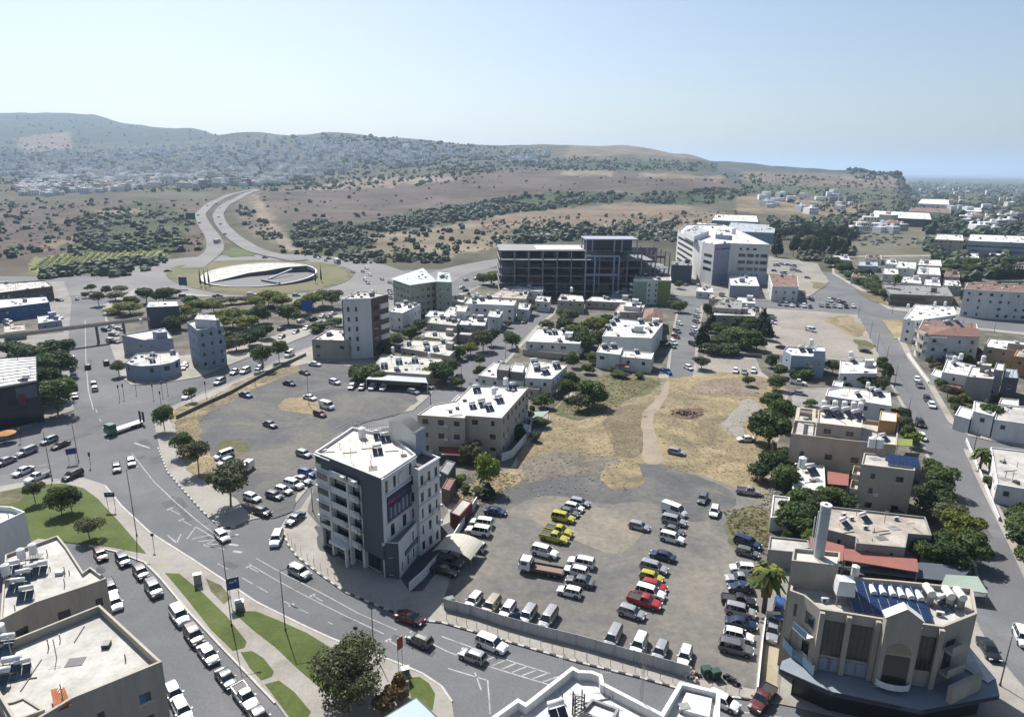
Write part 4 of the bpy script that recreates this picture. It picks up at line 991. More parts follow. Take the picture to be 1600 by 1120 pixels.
for k in range(5):
 for xx in(.14,.42):
  z=3+k*(hh-4)/5;b=MB();b.box(L2*xx,L2*xx+.8,.003,.05,z,z+1.6,GLASS,M2);b.build('window',r)
b=MB();b.box(-.3,0,-3,.1,.5,hh-.4,WALLS['brown'],M2);b.build('brown_panel',r)
acs(hh-.4,[(560,458),(570,461),(550,460)],'the tall white tower')
r,h=B('h9i','low beige commercial building with parapet roof beside the avenue',[(487,530),(543,532),(570,518),(516,512)],yb=564,bi=1,par=.6,wall='beige',roof='white',ww=1.6,wh=1.2,sp=4,dark=True,name='shop_building',cat='shop building')
acs(h,[(540,524),(532,520)],'the low beige commercial building');tanks(h,[(563,514)],'the low beige commercial building',stand=False)
r,h=B('h9j','sage green office block with sloping pale roof canopy',[(614,439),(640,447),(681,441),(662,421)],h=14,par=.3,wall='sage',roof='metal',ww=2.2,wh=1.6,sp=3,name='office_building',cat='office building')
addvol(r,[(681,440),(706,441),(702,425),(684,423)],0,14.8,wall='sage',roof='metal',par=.3,ww=1,wh=1.4)
b=MB();f_=ccw(P([(610,436),(640,446),(683,440),(661,419)],14.9));b.prism([(x-r.location.x,y-r.location.y)for x,y in f_],14.75,15.0,ROOFS['metal']);b.build('roof_canopy',r)
acs(15,[(660,430),(665,434),(655,433)],'the sage office block')
# left side
r,h=B('k','narrow pale blue three-storey house beside the avenue',[(292,503),(308,516),(349,509),(332,493)],yb=578,bi=1,par=.5,wall='blueg',roof='pale',ww=1.1,wh=1.4,sp=2.8,fh=3.3)
addvol(r,[(304,498),(338,500),(335,492),(310,490)],h,h+3,wall='white',roof='white',par=.2,wins=None)
r,h=B('l1','white-roofed two-storey workshop beside the curved shop',[(190,523),(224,531),(270,528),(257,512)],yb=563,bi=1,par=.4,wall='lilac',roof='white',ww=1.2,wh=1.1,dens=.5)
tanks(h,[(221,508)],'the white-roofed workshop')
r,h=B('l2','curved single-storey shop with pale cluttered roof on the corner',[(195,566),(205,570),(222,572),(250,570),(270,566),(281,560),(278,549),(215,552)],yb=594,bi=3,par=.3,wall='blueg',roof='pale',ww=1.7,wh=1.6,sp=3.4,sill=.6,dark=True,name='corner_shop',cat='shop')
acs(h,[(222,558),(234,562),(212,560),(244,556)],'the curved corner shop')
r,h=B('m','windowless blue-grey metal hall behind the workshop',[(228,480),(279,478),(277,470),(232,471)],h=9.5,par=.2,wall='dgrey',roof='metal',wins=None,name='metal_hall',cat='hall')
r,h=B('n','dark glass showroom with white slatted roof at the left edge',[(-60,615),(58,594),(57,556),(-40,562)],yb=658,bi=1,par=.2,wall='black',roof='white',wins=None,name='showroom',cat='showroom')
f=ccw(BLD['n'][2]);hn=BLD['n'][1];ox,oy=r.location.x,r.location.y;
a0,a1,a2,a3=[Vector((G(x,y,hn).x-ox,G(x,y,hn).y-oy,hn))for x,y in[(-60,615),(58,594),(57,556),(-40,562)]]
for k in range(9):
 t=(k+.2)/9;p,q=a0.lerp(a3,t),a1.lerp(a2,t);d_=(a3-a0).normalized()*.9
 b=MB();b.face([p,q,q+d_,p+d_],ROOFS['white']);b.face([p+Vector((0,0,-.2)),q+Vector((0,0,-.2)),q,p],ROOFS['white']);o=b.build('slat',r)
M3=wall_frame(tuple(a0[:2]),tuple(a1[:2]),0);L3=(a1-a0).length
b=MB();b.box(L3*.68,L3*.97,.01,.06,7.0,hn-1,GLASSB,M3);b.build('window',r);b=MB();b.box(L3*.7,L3*.8,.06,.1,5.5,8.5,WALLS['red'],M3);b.build('sign_panel',r)
b=MB();b.box(0,L3,-.02,.12,hn-.3,hn+.15,FRAME,M3);b.build('fascia',r)
r,h=B('o','long brownish arcaded building at the upper left',[(-40,462),(82,447),(71,438),(-40,444)],h=7,par=.5,wall='brown',roof='pale',ww=1.2,wh=1.6,sp=2.6,dark=True,name='arcade_building',cat='building')
r,h=B('o2','blue-fronted shop building with white roof at the upper left',[(-40,486),(77,472),(72,463),(-40,470)],h=6,par=.3,wall='blue',roof='white',ww=1.6,wh=1.2,dark=True,name='shop_building',cat='shop building')
# centre far
for args in[('s1','white tower-roofed house with round water tank above the grove',[(871,469),(913,471),(910,462),(877,459)],6,dict(wall='cream')),('u','dark grey box hall beside the white hospital',[(1049,414),(1082,415),(1080,408),(1052,407)],11,dict(wall='dgrey',wins=None,roof='grey')),('r','pale grey windowless annex below the white hospital',[(1141,446),(1187,447),(1181,431),(1139,429)],6.5,dict(wall='lilac',roof='white',wins=None)),('w','long white bungalow with red trim behind the brown wall',[(822,533),(906,537),(917,518),(838,513)],5.4,dict(roof='white',ww=1.8)),('v1','large white rendered house with blank white front wall',[(941,525),(1018,528),(1036,505),(958,497)],8,dict(wall='white',dens=.25)),('v2','small white house with two dark windows at the weedy field',[(932,550),(969,554),(973,543),(937,540)],5.8,dict(ww=1.6)),('v3','low white house with red awning at the end of the street',[(970,557),(1018,561),(1022,551),(974,547)],5.0,dict(dens=.5)),('v4','cream low house with cluttered roof behind the red-roofed house',[(960,487),(1003,488),(1008,476),(970,474)],5.5,dict(wall='cream',roof='pale')),('v5','white flat roof between the grove and the white tower',[(915,470),(985,473),(985,466),(925,463)],4,dict(wall='cream',roof='white')),('x1','grey gabled house in the dark trees right of the street',[(1113,480),(1158,483),(1160,470),(1128,466)],6.5,dict(wall='beige',roof='grey')),('x2','grey house with water tanks among the dark trees',[(1112,492),(1180,494),(1182,482),(1118,480)],4.5,dict(wall='grey',roof='pale')),('z','small white bungalow behind the hedge near the long street',[(1312,583),(1370,583),(1369,565),(1313,563)],4.8,dict(roof='white')),('aa','white two-storey house with terrace awnings behind the beige block',[(1290,618),(1393,634),(1391,612),(1318,604),(1293,608)],6.5,dict(roof='white',dark=True)),('cc','small white flat-roofed annex with one solar heater',[(1238,763),(1290,766),(1288,727),(1242,723)],3.6,dict(roof='white',wins=None)),('gg','narrow white shed with flat roof beside the car park',[(1204,808),(1232,806),(1234,776),(1208,773)],3.2,dict(roof='pale',wins=None)),('gg2','low shed with pale stained roof beside the corner building',[(1200,858),(1241,862),(1266,855),(1263,843),(1203,837)],3.6,dict(wall='grey',roof='pale',wins=None)),('ff','low house with wide brown screed roof behind the corner building',[(1289,826),(1337,838),(1338,848),(1415,855),(1419,833),(1456,836),(1446,807),(1292,790)],5.0,dict(wall='grey',roof='tan',par=.35)),('jj','white flat-roofed house with red tiled edge at the right',[(1558,756),(1700,780),(1690,715),(1548,698)],4.4,dict(roof='pale')),('kk2','white balconied block behind the red-roofed apartments',[(1412,498),(1430,501),(1494,492),(1490,479),(1430,475)],9.5,dict(roof='white')),('ll','white modern house with stepped roofs right of the street',[(1472,581),(1512,587),(1525,571),(1480,561)],6,dict(roof='white')),('ll2','grey modern house with framed terrace',[(1511,588),(1553,592),(1556,575),(1518,572)],7.6,dict(wall='grey',roof='white',dens=.5)),('ll3','slim grey tower of the modern house',[(1553,577),(1568,579),(1570,568),(1557,566)],9.5,dict(wall='grey',roof='white',wins=None)),('ll4','dark grey cube house beside the slim tower',[(1568,589),(1592,591),(1590,576),(1570,574)],7.6,dict(wall='dgrey',roof='metal',dens=.3)),('mm','beige two-storey house behind the modern houses',[(1538,541),(1580,547),(1640,552),(1640,538),(1546,528)],6.5,dict(wall='beige',roof='white')),('mm2','orange rendered house at the right edge',[(1584,556),(1680,566),(1680,552),(1590,546)],7,dict(wall='orange',roof='tan')),('nn','white stepped house with grey terrace behind a dark tree',[(1521,642),(1553,650),(1560,634),(1522,626)],6,dict(roof='white',dens=.5)),('nn2','white long house at the right edge below the grey cube',[(1554,655),(1680,672),(1680,640),(1560,632)],5.6,dict(roof='pale')),('nn3','small white garden house by the street bend',[(1492,648),(1516,655),(1521,640),(1500,634)],4,dict(roof='white')),('oo2','long unfinished grey hall with dark open front',[(1391,459),(1490,463),(1480,447),(1378,444)],6,dict(wall='conc',roof='grey',wins='band',sill=.8,wh=3.6,fh=6,dark=True)),('oo3','white house cluster roof with dome by the junction',[(1433,494),(1494,497),(1492,482),(1440,479)],6,dict(roof='white',dens=.4)),('pp1','white house with blue-grey upper box among the trees',[(1400,418),(1430,420),(1432,410),(1404,408)],6,dict()),('pp2','white cubic house left of the cypress row',[(1432,428),(1470,430),(1468,418),(1436,416)],6,dict()),('pp3','cream house with small dormers',[(1433,414),(1472,416),(1470,406),(1438,405)],6,dict(wall='cream')),('pp4','red-roofed villa with blue side near the junction',[(1330,432),(1362,434),(1360,424),(1336,422)],4.5,dict(roof='tiles')),('pp5','pale blue flat house above the hedge',[(1340,415),(1372,416),(1371,409),(1343,408)],4.5,dict(wall='blueg',roof='metal')),('pp6','cream villa with dark roof',[(1475,432),(1500,433),(1498,424),(1478,423)],5,dict(wall='cream',roof='tiles')),('pp7','white villa left of the cream villa',[(1380,428),(1404,429),(1403,420),(1382,419)],5,dict()),('pp8','white villa behind the unfinished hall',[(1408,441),(1440,443),(1438,433),(1412,432)],5.5,dict()),('pp9','small white kiosk house beside the upper road',[(1300,405),(1328,406),(1326,400),(1302,399)],4,dict()),]:
 k,lab,px,hh,kw=args
 kw.setdefault('par',.3);kw.setdefault('ww',1.1);kw.setdefault('wh',1.2)
 B(k,lab,px,h=hh,**kw)
tanks(5.7,[(893,459)],'the tower-roofed house',s=1.3)
heaters(5.1,[(866,522),(852,519),(880,520)],'the long white bungalow')
heaters(7.7,[(950,515),(956,508),(962,502),(1000,505),(1022,508)],'the large white rendered house')
tanks(7.7,[(966,497)],'the large white rendered house')
heaters(5.5,[(944,545),(958,544)],'the small white house with two windows')
heaters(4.5,[(1330,567)],'the small white bungalow');tanks(4.5,[(1328,565)],'the small white bungalow',s=1.4)
heaters(6.2,[(1362,615),(1370,618)],'the white house with awnings');tanks(6.2,[(1355,610)],'the white house with awnings')
tanks(3.3,[(1253,730)],'the small white annex',s=1.5,stand=False);heaters(3.3,[(1264,738)],'the small white annex',s=1.3)
acs(4.7,[(1352,826),(1318,806),(1400,812),(1330,812)],'the wide brown roof')
heaters(7.3,[(1530,575)],'the grey modern house');tanks(5.7,[(1500,566),(1490,570)],'the white modern house',s=1.2);tanks(7.3,[(1535,570)],'the grey modern house',s=1.2)
tanks(9.2,[(1418,484),(1460,480),(1476,480)],'the white balconied block');tanks(4.2,[(1150,482),(1166,484)],'the grey house among dark trees')
r,h=B('redroof','cream house with red tiled hip roof beside the blank white house',[(1005,499),(1035,500),(1034,486),(1008,485)],h=5.5,par=.0,wall='cream',roof='white',ww=1,wh=1.2)
gable(r,[(1005,499),(1035,500),(1034,486),(1008,485)],0,5.52,2.2)
r,h=B('t','apartment block striped pale green, white and olive',[(990,437),(1049,438),(1047,427),(996,426)],yb=476,bi=0,par=.5,wall='white',roof='pale',wins=None,name='apartment_block',cat='apartment block')
f=BLD['t'][2];ox,oy=r.location.x,r.location.y;Mt=wall_frame((f[0][0]-ox,f[0][1]-oy),(f[1][0]-ox,f[1][1]-oy),0);Lt=math.dist(f[0],f[1]);ht=BLD['t'][1]
b=MB();b.box(.2,Lt*.36,.003,.1,.3,ht-1,WALLS['green'],Mt);b.build('green_panel',r);b=MB();b.box(Lt*.65,Lt-.2,.003,.1,.3,ht-.6,WALLS['olive'],Mt);b.build('olive_panel',r)
for k in range(4):
 for xx in(.4,.58):
  z=1.5+k*(ht-2)/4;inst('window',win_meshes(.9,1.2)[0],r,M=Mt@Matrix.Translation((Lt*xx+.5,.05,z)));inst('window',win_meshes(.9,1.2)[1],r,M=Mt@Matrix.Translation((Lt*xx+.5,.05,z)))
for k in range(4):
 z=1.5+k*(ht-2)/4;b=MB();b.box(-1.3,-.003,-4,-1,z,z+1,WALLS['white'],Mt);b.build('balcony',r)
r,h=B('s','white shop building with red tiled roof strips beside the hospital',[(1207,447),(1248,448),(1246,431),(1201,428)],h=8,par=.2,wall='white',roof='tiles',ww=1.4,wh=1.4,name='shop_building',cat='shop building')
addvol(r,[(1210,453),(1248,454),(1247,448),(1208,447)],0,5.5,wall='blue',roof='pale',par=.2,ww=1.5,wh=2)
# hospital
r,h=B('q','large white hospital with bands of dark windows',[(1086,374),(1098,378),(1117,382),(1141,380),(1203,382),(1163,364),(1130,351),(1072,350),(1059,361)],h=24,par=1.0,wall='white',roof='white',wins=None,name='hospital',cat='hospital')
f=[(p[0]-r.location.x,p[1]-r.location.y)for p in P([(1086,374),(1098,378),(1117,382),(1141,380),(1203,382),(1163,364),(1130,351),(1072,350),(1059,361)],24)]
def face_windows(a,c,spans,zs,hh,m=GLASS,rt=None):
 M=wall_frame(a,c,0);L_=math.dist(a,c)
 for z in zs:
  for s0,s1 in spans:
   b=MB();b.box(L_*s0,L_*s1,.004,.08,z,z+hh,FRAMED,M);w_=b.build('window',rt)
   n=max(1,int(L_*(s1-s0)/1.6))
   b=MB()
   for i in range(n):b.box(L_*s0+.08+(L_*(s1-s0)-.1)*i/n,L_*s0+(L_*(s1-s0)-.1)*(i+1)/n,.08,.1,z+.08,z+hh-.08,m,M)
   b.build('pane',w_)
face_windows(f[3],f[4],[(.24,.42),(.46,.63),(.67,.76),(.8,.97)],[8.2,12.2,16.2],1.9,rt=r)
face_windows(f[3],f[4],[(.25,.32),(.42,.5),(.6,.68)],[20.2],1.4,rt=r);face_windows(f[3],f[4],[(.4,.45),(.6,.64),(.72,.78)],[5],1.0,rt=r)
face_windows(f[8],f[0],[(.08,.92)],[5,8.6,12.2,15.8,19.4],1.5,rt=r)
face_windows(f[1],f[2],[(.2,.85)],[8.2,12.2,16.2],1.6,rt=r)
Mh=wall_frame(f[2],f[3],0);Lh=math.dist(f[2],f[3]);b=MB();b.box(0,Lh-.1,.003,.25,1,24.2,WALLS['lilac'],Mh);b.build('lilac_panel',r)
b=MB();b.box(.3,Lh*.45,.26,.3,20.6,21.6,mat('sign_red',(.45,.12,.15),amt=0),Mh);b.box(Lh*.45,Lh-.3,.26,.3,20.6,21.6,mat('sign_blue',(.03,.12,.30),amt=0),Mh);b.box(.8,Lh*.8,.26,.3,19.6,20.0,WALLS['blueg'],Mh);b.build('name_sign',r)
addvol(r,[(1068,361),(1085,369),(1108,361),(1090,353)],23,26.5,wall='white',roof='metal',par=.4,wins=None);addvol(r,[(1118,366),(1140,368),(1141,361),(1121,359)],23,26,wall='lilac',roof='white',par=.3,wins=None)
p=G(1146,364,25);tanks(23,[(1146,366)],'the hospital roof',stand=False,s=2.6)
r2,h=B('q2','long pale blue industrial hall behind the hospital',[(1135,361),(1210,364),(1212,352),(1142,347)],h=10,par=.2,wall='blueg',roof='metal',wins=None,name='industrial_hall',cat='hall')
r2,h=B('q3','white-roofed workshop hall behind the blue hall',[(1112,344),(1185,347),(1182,337),(1118,335)],h=9,par=.2,wall='lilac',roof='white',ww=2,wh=1.5,name='industrial_hall',cat='hall')
r2,h=B('q4','low white pavilion left of the blue hall',[(1085,357),(1118,359),(1120,350),(1090,348)],h=14,par=.2,wall='white',roof='white',wins=None,name='industrial_hall',cat='hall')
# skeleton of concrete floors
zt=24.5;a_,b_,c_=G(782,393,zt),G(1047,394,zt),G(1035,380,zt)
sk=empty('concrete_skeleton',(a_.x,a_.y,0),label='unfinished dark concrete building skeleton with empty floors',cat='building')
sx=(b_-a_);WX=sx.length;sx=sx.normalized();sy=Vector((-sx.y,sx.x,0));DY=34
Mk=Matrix(((sx.x,sy.x,0,0),(sx.y,sy.y,0,0),(0,0,1,0),(0,0,0,1)))
CONCD=mat('weathered_concrete',(.30,.30,.31),col2=(.19,.19,.20),amt=.25,scale=.3,streak=True);BRK=mat('hollow_brick',(.17,.09,.065),amt=.25,scale=.8)
nf=6
for f_ in range(nf+1):
 z=f_*zt/nf
 if f_==0:continue
 b=MB();b.box(-.6,(WX+.6)if f_<nf-1 else WX*(.8 if f_==nf else.9),(-.6 if f_<nf else 5),DY+.6,z-.35,z,CONCD if f_<nf else ROOFS['grey'],Mk);b.build('floor_slab',sk)
nx=12
cm=MB();cm.box(-.3,.3,-.3,.3,.05,zt-.36,CONCD);cmm=cm.mesh('column')
for i in range(nx+1):
 for j in range(5):
  inst('column',cmm,sk,M=Mk@Matrix.Translation((WX*i/nx,DY*j/4,0)))
rk=random.Random(8)
for f_ in range(nf):
 for i in range(nx):
  if rk.random()<.5:
   x0=WX*i/nx+.32;x1=WX*(i+1)/nx-.32;z=f_*zt/nf
   b=MB();b.box(x0,x1,4+rk.uniform(0,5),9.4,z+.01,z+rk.choice((1.2,3.6)),BRK if rk.random()<.5 else CONCD,Mk);b.build('infill_wall',sk)
b=MB();b.box(.4,WX-.4,DY-9,DY-8.6,.05,zt-.4,CONCD,Mk);b.build('core_wall',sk)
b=MB();b.box(WX*.22,WX*.5,8,26,zt+.003,zt+.25,ROOFS['white'],Mk);b.build('roof_screed',sk)
x0,x1=WX*.5,WX*.8
b=MB();b.box(x0-.5,x1+.5,-1.0,15,zt+6,zt+6.6,WALLS['lilac'],Mk);b.build('penthouse_roof',sk)
for i in range(5):
 xx=x0+(x1-x0)*(0,.12,.55,.7,1)[i]
 for yy in(-.7,14):b=MB();b.box(xx-.3,xx+.3,yy-.3,yy+.3,zt+.01,zt+6,WALLS['lilac'],Mk);b.build('column',sk)
b=MB();b.box(x0+.5,x1-.5,9,9.3,zt+.01,zt+5.9,WALLS['dgrey'],Mk);b.build('infill_wall',sk)
for z in(12.5,22):b=MB();b.box(x0-.4,x0+(x1-x0)*.66,-1.6,-.62,z,z+.9,WALLS['blueg'],Mk);b.build('beam',sk)
for xx in(x0,x0+(x1-x0)*.18,x0+(x1-x0)*.56,x0+(x1-x0)*.66):b=MB();b.box(xx-.35,xx+.35,-1.5,-.7,.05,22,WALLS['blueg'],Mk);b.build('column',sk)
# right side blocks
r,h=B('y','blue-white modern villa with roof terrace box',[(1224,547),(1237,555),(1290,558),(1289,545),(1230,541)],yb=592,bi=2,par=.4,wall='blueg',roof='white',ww=1,wh=1,dens=.4,name='villa',cat='villa')
addvol(r,[(1272,548),(1290,549),(1289,542),(1275,541)],h,h+3,wall='blueg',roof='white',par=.2,wins=None)
heaters(h,[(1250,549),(1262,550)],'the blue-white villa');tanks(h,[(1267,543)],'the blue-white villa',s=1.2)
r,h=B('bb','large cream apartment block with set-back penthouse and terrace',[(1236,677),(1320,687),(1401,695),(1404,662),(1245,642)],yb=737,bi=0,par=.9,wall='pink',roof='pale',ww=1.5,wh=1.3,sp=4,dark=True,name='apartment_block',cat='apartment block')
hp=h+3.4
addvol(r,[(1277,660),(1347,668),(1349,645),(1279,640)],h,hp,wall='pink',roof='cream',par=.4,ww=1.6,wh=1.3,sp=4)
heaters(hp-.4,[(1290,648),(1302,650),(1320,650),(1335,654)],'the cream penthouse roof',s=1.4);tanks(hp-.4,[(1286,643),(1303,643),(1318,644),(1332,645),(1343,646)],'the cream penthouse roof',s=1.1)
pg=MB();f_=ccw(P([(1242,656),(1274,659),(1275,638),(1246,635)],hp+.1));fi=inset(f_,.7)
for i in range(4):
 a,c,d,e=f_[i],f_[(i+1)%4],fi[(i+1)%4],fi[i];K=lambda p,z:(p[0]-r.location.x,p[1]-r.location.y,z)
 pg.face([K(a,hp),K(c,hp),K(d,hp),K(e,hp)],WALLS['cream']);pg.face([K(a,hp-.4),K(c,hp-.4),K(c,hp),K(a,hp)],WALLS['cream']);pg.face([K(e,hp-.4),K(e,hp),K(d,hp),K(d,hp-.4)],WALLS['cream'])
 pg.box(a[0]-r.location.x-.15,a[0]-r.location.x+.15,a[1]-r.location.y-.15,a[1]-r.location.y+.15,h,hp-.4,WALLS['cream'])
pg.build('pergola',r)
addvol(r,[(1374,656),(1401,659),(1402,645),(1376,641)],h,h+3,wall='orange',roof='white',par=.2,wins=None)
r,h=B('ee','grey-beige three-storey block with blue solar panels on the roof',[(1346,725),(1430,735),(1427,714),(1350,707)],yb=797,bi=0,par=.3,wall='beige',roof='pale',ww=1.3,wh=1.2,sp=4,fh=3.1,dark=True,name='apartment_block',cat='apartment block')
f=BLD['ee'][2];tanks(h,[(1360,706),(1372,707)],'the three-storey block with blue panels',s=1.3)
p0=G(1388,724,h+.5);pv=empty('solar_array',(p0.x,p0.y,h),0,label='blue solar panel row on the grey-beige three-storey block',cat='solar panels')
dd=Vector((f[1][0]-f[0][0],f[1][1]-f[0][1],0)).normalized();an=math.atan2(dd.y,dd.x);pv.rotation_euler.z=an
for i in range(5):
 b=MB();b.box(i*1.15,i*1.15+1.1,0,3,.0,.05,PVM,Matrix.Translation((0,0,.45))@Matrix.Rotation(R(18),4,'X'));b.build('panel',pv)
b=MB();b.box(0,5.7,.05,.12,0,.45,STEEL);b.box(0,5.7,2.7,2.77,0,1.3,STEEL);b.build('frame',pv)
for z in(3.2,6.3):
 balcony(r,f[3],f[0],1.0,math.dist(f[3],f[0])-1.0,z,1.4,True,WALLS['cream'])
r,h=B('kk','four-storey white apartment block with red-brown tiled roof',[(1434,515),(1452,523),(1531,526),(1526,506),(1443,498)],yb=565,bi=1,par=.2,wall='white',roof='tiles',ww=1.2,wh=1.2,sp=4,fh=3.1,dark=True,name='apartment_block',cat='apartment block')
f=BLD['kk'][2]
for z in(3.2,6.3,9.4):balcony(r,f[0],f[1],.5,math.dist(f[0],f[1])-.5,z,1.3,True,WALLS['cream']);balcony(r,f[1],f[2],.3,5.5,z,1.3)
gable(r,[(1452,523),(1531,526),(1528,514),(1455,511)],0,h+.25,1.6)
heaters(h+1.2,[(1480,508),(1492,506)],'the red-brown tiled apartment roof')
r,h=B('oo','long white and blue building with red roof strip at the right edge',[(1507,451),(1560,455),(1680,460),(1680,447),(1512,442)],yb=494,bi=0,par=.3,wall='white',roof='tiles',ww=1.4,wh=1.3,dark=True,name='commercial_building',cat='building')
addvol(r,[(1538,462),(1680,468),(1680,461),(1540,456)],0,6,wall='blue',roof='pale',par=.2,ww=1.6,wh=1.6)
r,h=B('far1','blue-grey office slab with long window bands',[(1512,376),(1700,384),(1700,372),(1516,366)],h=13,par=.3,wall='blueg',roof='white',wins='band',fh=3.6,wh=1.4,name='office_building',cat='office building')
r,h=B('far2','beige office block left of the blue-grey slab',[(1460,374),(1506,376),(1504,367),(1464,366)],h=13,par=.3,wall='beige',roof='white',ww=1.5,wh=1.4,name='office_building',cat='office building')
r,h=B('far3','wide warehouse with pale flat roof and dark front',[(1360,339),(1456,343),(1452,333),(1366,329)],h=10,par=.2,wall='dgrey',roof='white',wins='band',fh=8,wh=4,sill=2,name='warehouse',cat='warehouse')
r,h=B('far4','long red-roofed warehouse behind the pale one',[(1420,330),(1486,333),(1484,326),(1424,324)],h=7,par=.1,wall='white',roof='tiles',wins=None,name='warehouse',cat='warehouse')
BLD_RED=bpy.data.materials.get('roof_clay_tiles')
r,h=B('far5','white stepped warehouse pair near the coast trees',[(1434,318),(1484,320),(1480,312),(1440,311)],h=9,par=.1,wall='white',roof='white',wins=None,name='warehouse',cat='warehouse')
r,h=B('far6','small white warehouse right of the red roof',[(1506,330),(1534,331),(1532,325),(1508,324)],h=7,par=.1,wall='white',roof='white',wins=None,name='warehouse',cat='warehouse')
r,h=B('far7','blue-roofed shed left of the pine row',[(1215,326),(1262,327),(1258,320),(1220,319)],h=5,par=.1,wall='blueg',roof='metal',wins=None,name='warehouse',cat='warehouse')
# -------- smaller houses packed between the named ones
for i,(lab,px,hh,kw)in enumerate([('small cream house between the grey house and the street trees',[(716,522),(742,524),(746,515),(722,513)],3.6,dict(wall='cream',roof='pale')),('white annex tucked behind the low cream-roofed house',[(672,521),(700,523),(703,516),(678,514)],3.6,dict()),('grey-roofed store at the foot of the tall white tower',[(612,536),(634,539),(640,531),(618,528)],3.2,dict(wall='grey',roof='grey')),('small white house left of the roof room house',[(664,494),(688,496),(694,487),(672,485)],4.6,dict()),('cream house behind the long white two-storey house',[(700,470),(724,472),(730,464),(706,462)],5.5,dict(wall='cream')),('narrow white house beside the dark balcony end',[(808,482),(826,484),(830,475),(812,473)],5,dict()),('low terrace house below the pinkish house',[(790,474),(812,476),(814,470),(794,468)],3.4,dict(wall='pink',roof='pale')),('white house with red garden wall at the street bend',[(836,470),(858,472),(861,464),(840,462)],5,dict(roof='white')),('grey house directly left of the striped block',[(955,462),(984,463),(984,455),(958,454)],4.5,dict(wall='grey',roof='pale')),('small white kiosk building below the dark grey hall',[(1088,455),(1114,457),(1113,449),(1090,448)],3.6,dict()),('cream house at the head of the middle street',[(1108,466),(1136,468),(1136,460),(1110,459)],4.5,dict(wall='cream',roof='tan')),('white house between the annex and the shop building',[(1150,472),(1180,474),(1180,466),(1153,464)],4,dict()),('white box house at the cross road parking',[(975,478),(1000,480),(1002,473),(979,471)],7.2,dict()),('low white terrace in front of the red hip roof',[(1000,510),(1034,512),(1034,503),(1003,501)],4.6,dict()),('white lean-to house by the beige red-awning house',[(700,632),(722,634),(738,618),(716,616)],4,dict()),('pale garage between the two white garden houses',[(820,606),(842,608),(850,598),(828,596)],3,dict(wall='cream',roof='pale')),('white villa with tiled terrace left of the long street top',[(1352,404),(1378,405),(1376,398),(1354,397)],4.5,dict(roof='tiles')),('white cube house above the unfinished hall',[(1444,445),(1470,447),(1468,437),(1446,436)],6.5,dict()),('cream cube house above the unfinished hall',[(1474,446),(1502,447),(1499,438),(1476,437)],5.5,dict(wall='cream')),('small white house between villa and palm',[(1384,412),(1402,413),(1400,406),(1386,405)],4.5,dict()),('white garden house in the upper right trees',[(1500,402),(1530,403),(1528,396),(1502,395)],4.5,dict()),('pale house at the right end of the upper gardens',[(1545,398),(1578,399),(1575,392),(1547,391)],4.5,dict(wall='cream')),('white stepped house below the red-brown apartments',[(1478,556),(1500,560),(1504,551),(1482,548)],4,dict()),('white bungalow among the gardens right of the bend',[(1455,585),(1470,590),(1476,580),(1460,576)],3.6,dict()),('cream garage house under the grey cube',[(1560,630),(1592,634),(1592,624),(1564,621)],3.6,dict(wall='cream')),('white house behind the terrace house with awnings',[(1300,602),(1316,604),(1318,596),(1303,594)],3.6,dict()),('grey garden store beside the long brown roof',[(1440,858),(1462,862),(1466,850),(1444,846)],3,dict(wall='grey',roof='grey')),('white shed in the yard of the beige red-awning house',[(800,648),(822,650),(828,640),(806,638)],3,dict()),('pale blue-grey shop left of the upper avenue',[(60,505),(96,500),(92,490),(58,494)],3.6,dict(wall='blueg',roof='metal')),('brown-roofed store at the upper left yards',[(6,520),(40,516),(38,506),(6,509)],3.4,dict(wall='grey',roof='tan')),]):
 kw.setdefault('par',.3);kw.setdefault('ww',1.0);kw.setdefault('wh',1.1)
 B(f'f{i}',lab,px,h=hh,**kw)
 # -------- corner building at the lower right
HH=13.0
fpx=[(1234,922),(1256,930),(1281,951),(1374,966),(1474,979),(1527,958),(1520,918),(1400,906),(1240,893)]
r,h=B('hh','beige arcaded corner block with solar panels and white tanks on its roof',fpx,h=HH,par=.7,wall='beige',roof='pale',wins=None,name='corner_building',cat='building',pw=.3)
Fw=P(fpx,HH);f=[(x-r.location.x,y-r.location.y)for x,y in Fw]
def wf(i,j):return wall_frame(f[i],f[j],0),math.dist(f[i],f[j])
M_,L_=wf(2,3)
def glazing(M,x0,x1,z0,z1,rt,nx=4,nz=3):
 w=MB();w.box(x0,x1,.003,.06,z0,z1,FRAMED,M);w_=w.build('window',rt)
 for i in range(nx):
  for j in range(nz):
   a,c=x0+(x1-x0)*i/nx+.05,x0+(x1-x0)*(i+1)/nx-.05;e,g=z0+(z1-z0)*j/nz+.05,z0+(z1-z0)*(j+1)/nz-.05
   b=MB();b.box(a,c,.06,.08,e,g,mat('tinted_glass',(.05,.05,.042),rough=.12,amt=.2,spec=.7),M);b.build('pane',w_)
glazing(M_,.8,L_*.48,6.6,11.6,r);glazing(M_,L_*.52,L_-.5,6.6,11.6,r)
for M,xs in((M_,(.8,L_*.25,L_*.52,L_*.76)),):
 for x in xs:b=MB();b.box(x,x+L_*.21,.003,.12,4.5,6.2,WALLS['lilac'],M);b.build('shop_panel',r)
M2_,L2_=wf(3,4)
glazing(M2_,L2_*.66,L2_-.4,6.6,11.4,r,4,3)
for M,xs in((M_,(.3,L_*.5,L_-.1)),(M2_,(L2_*.62,L2_-.2))):
 for x in xs:b=MB();b.box(x-.28,x+.28,.003,.55,4.4,HH-.2,WALLS['beige'],M);b.build('pier',r)
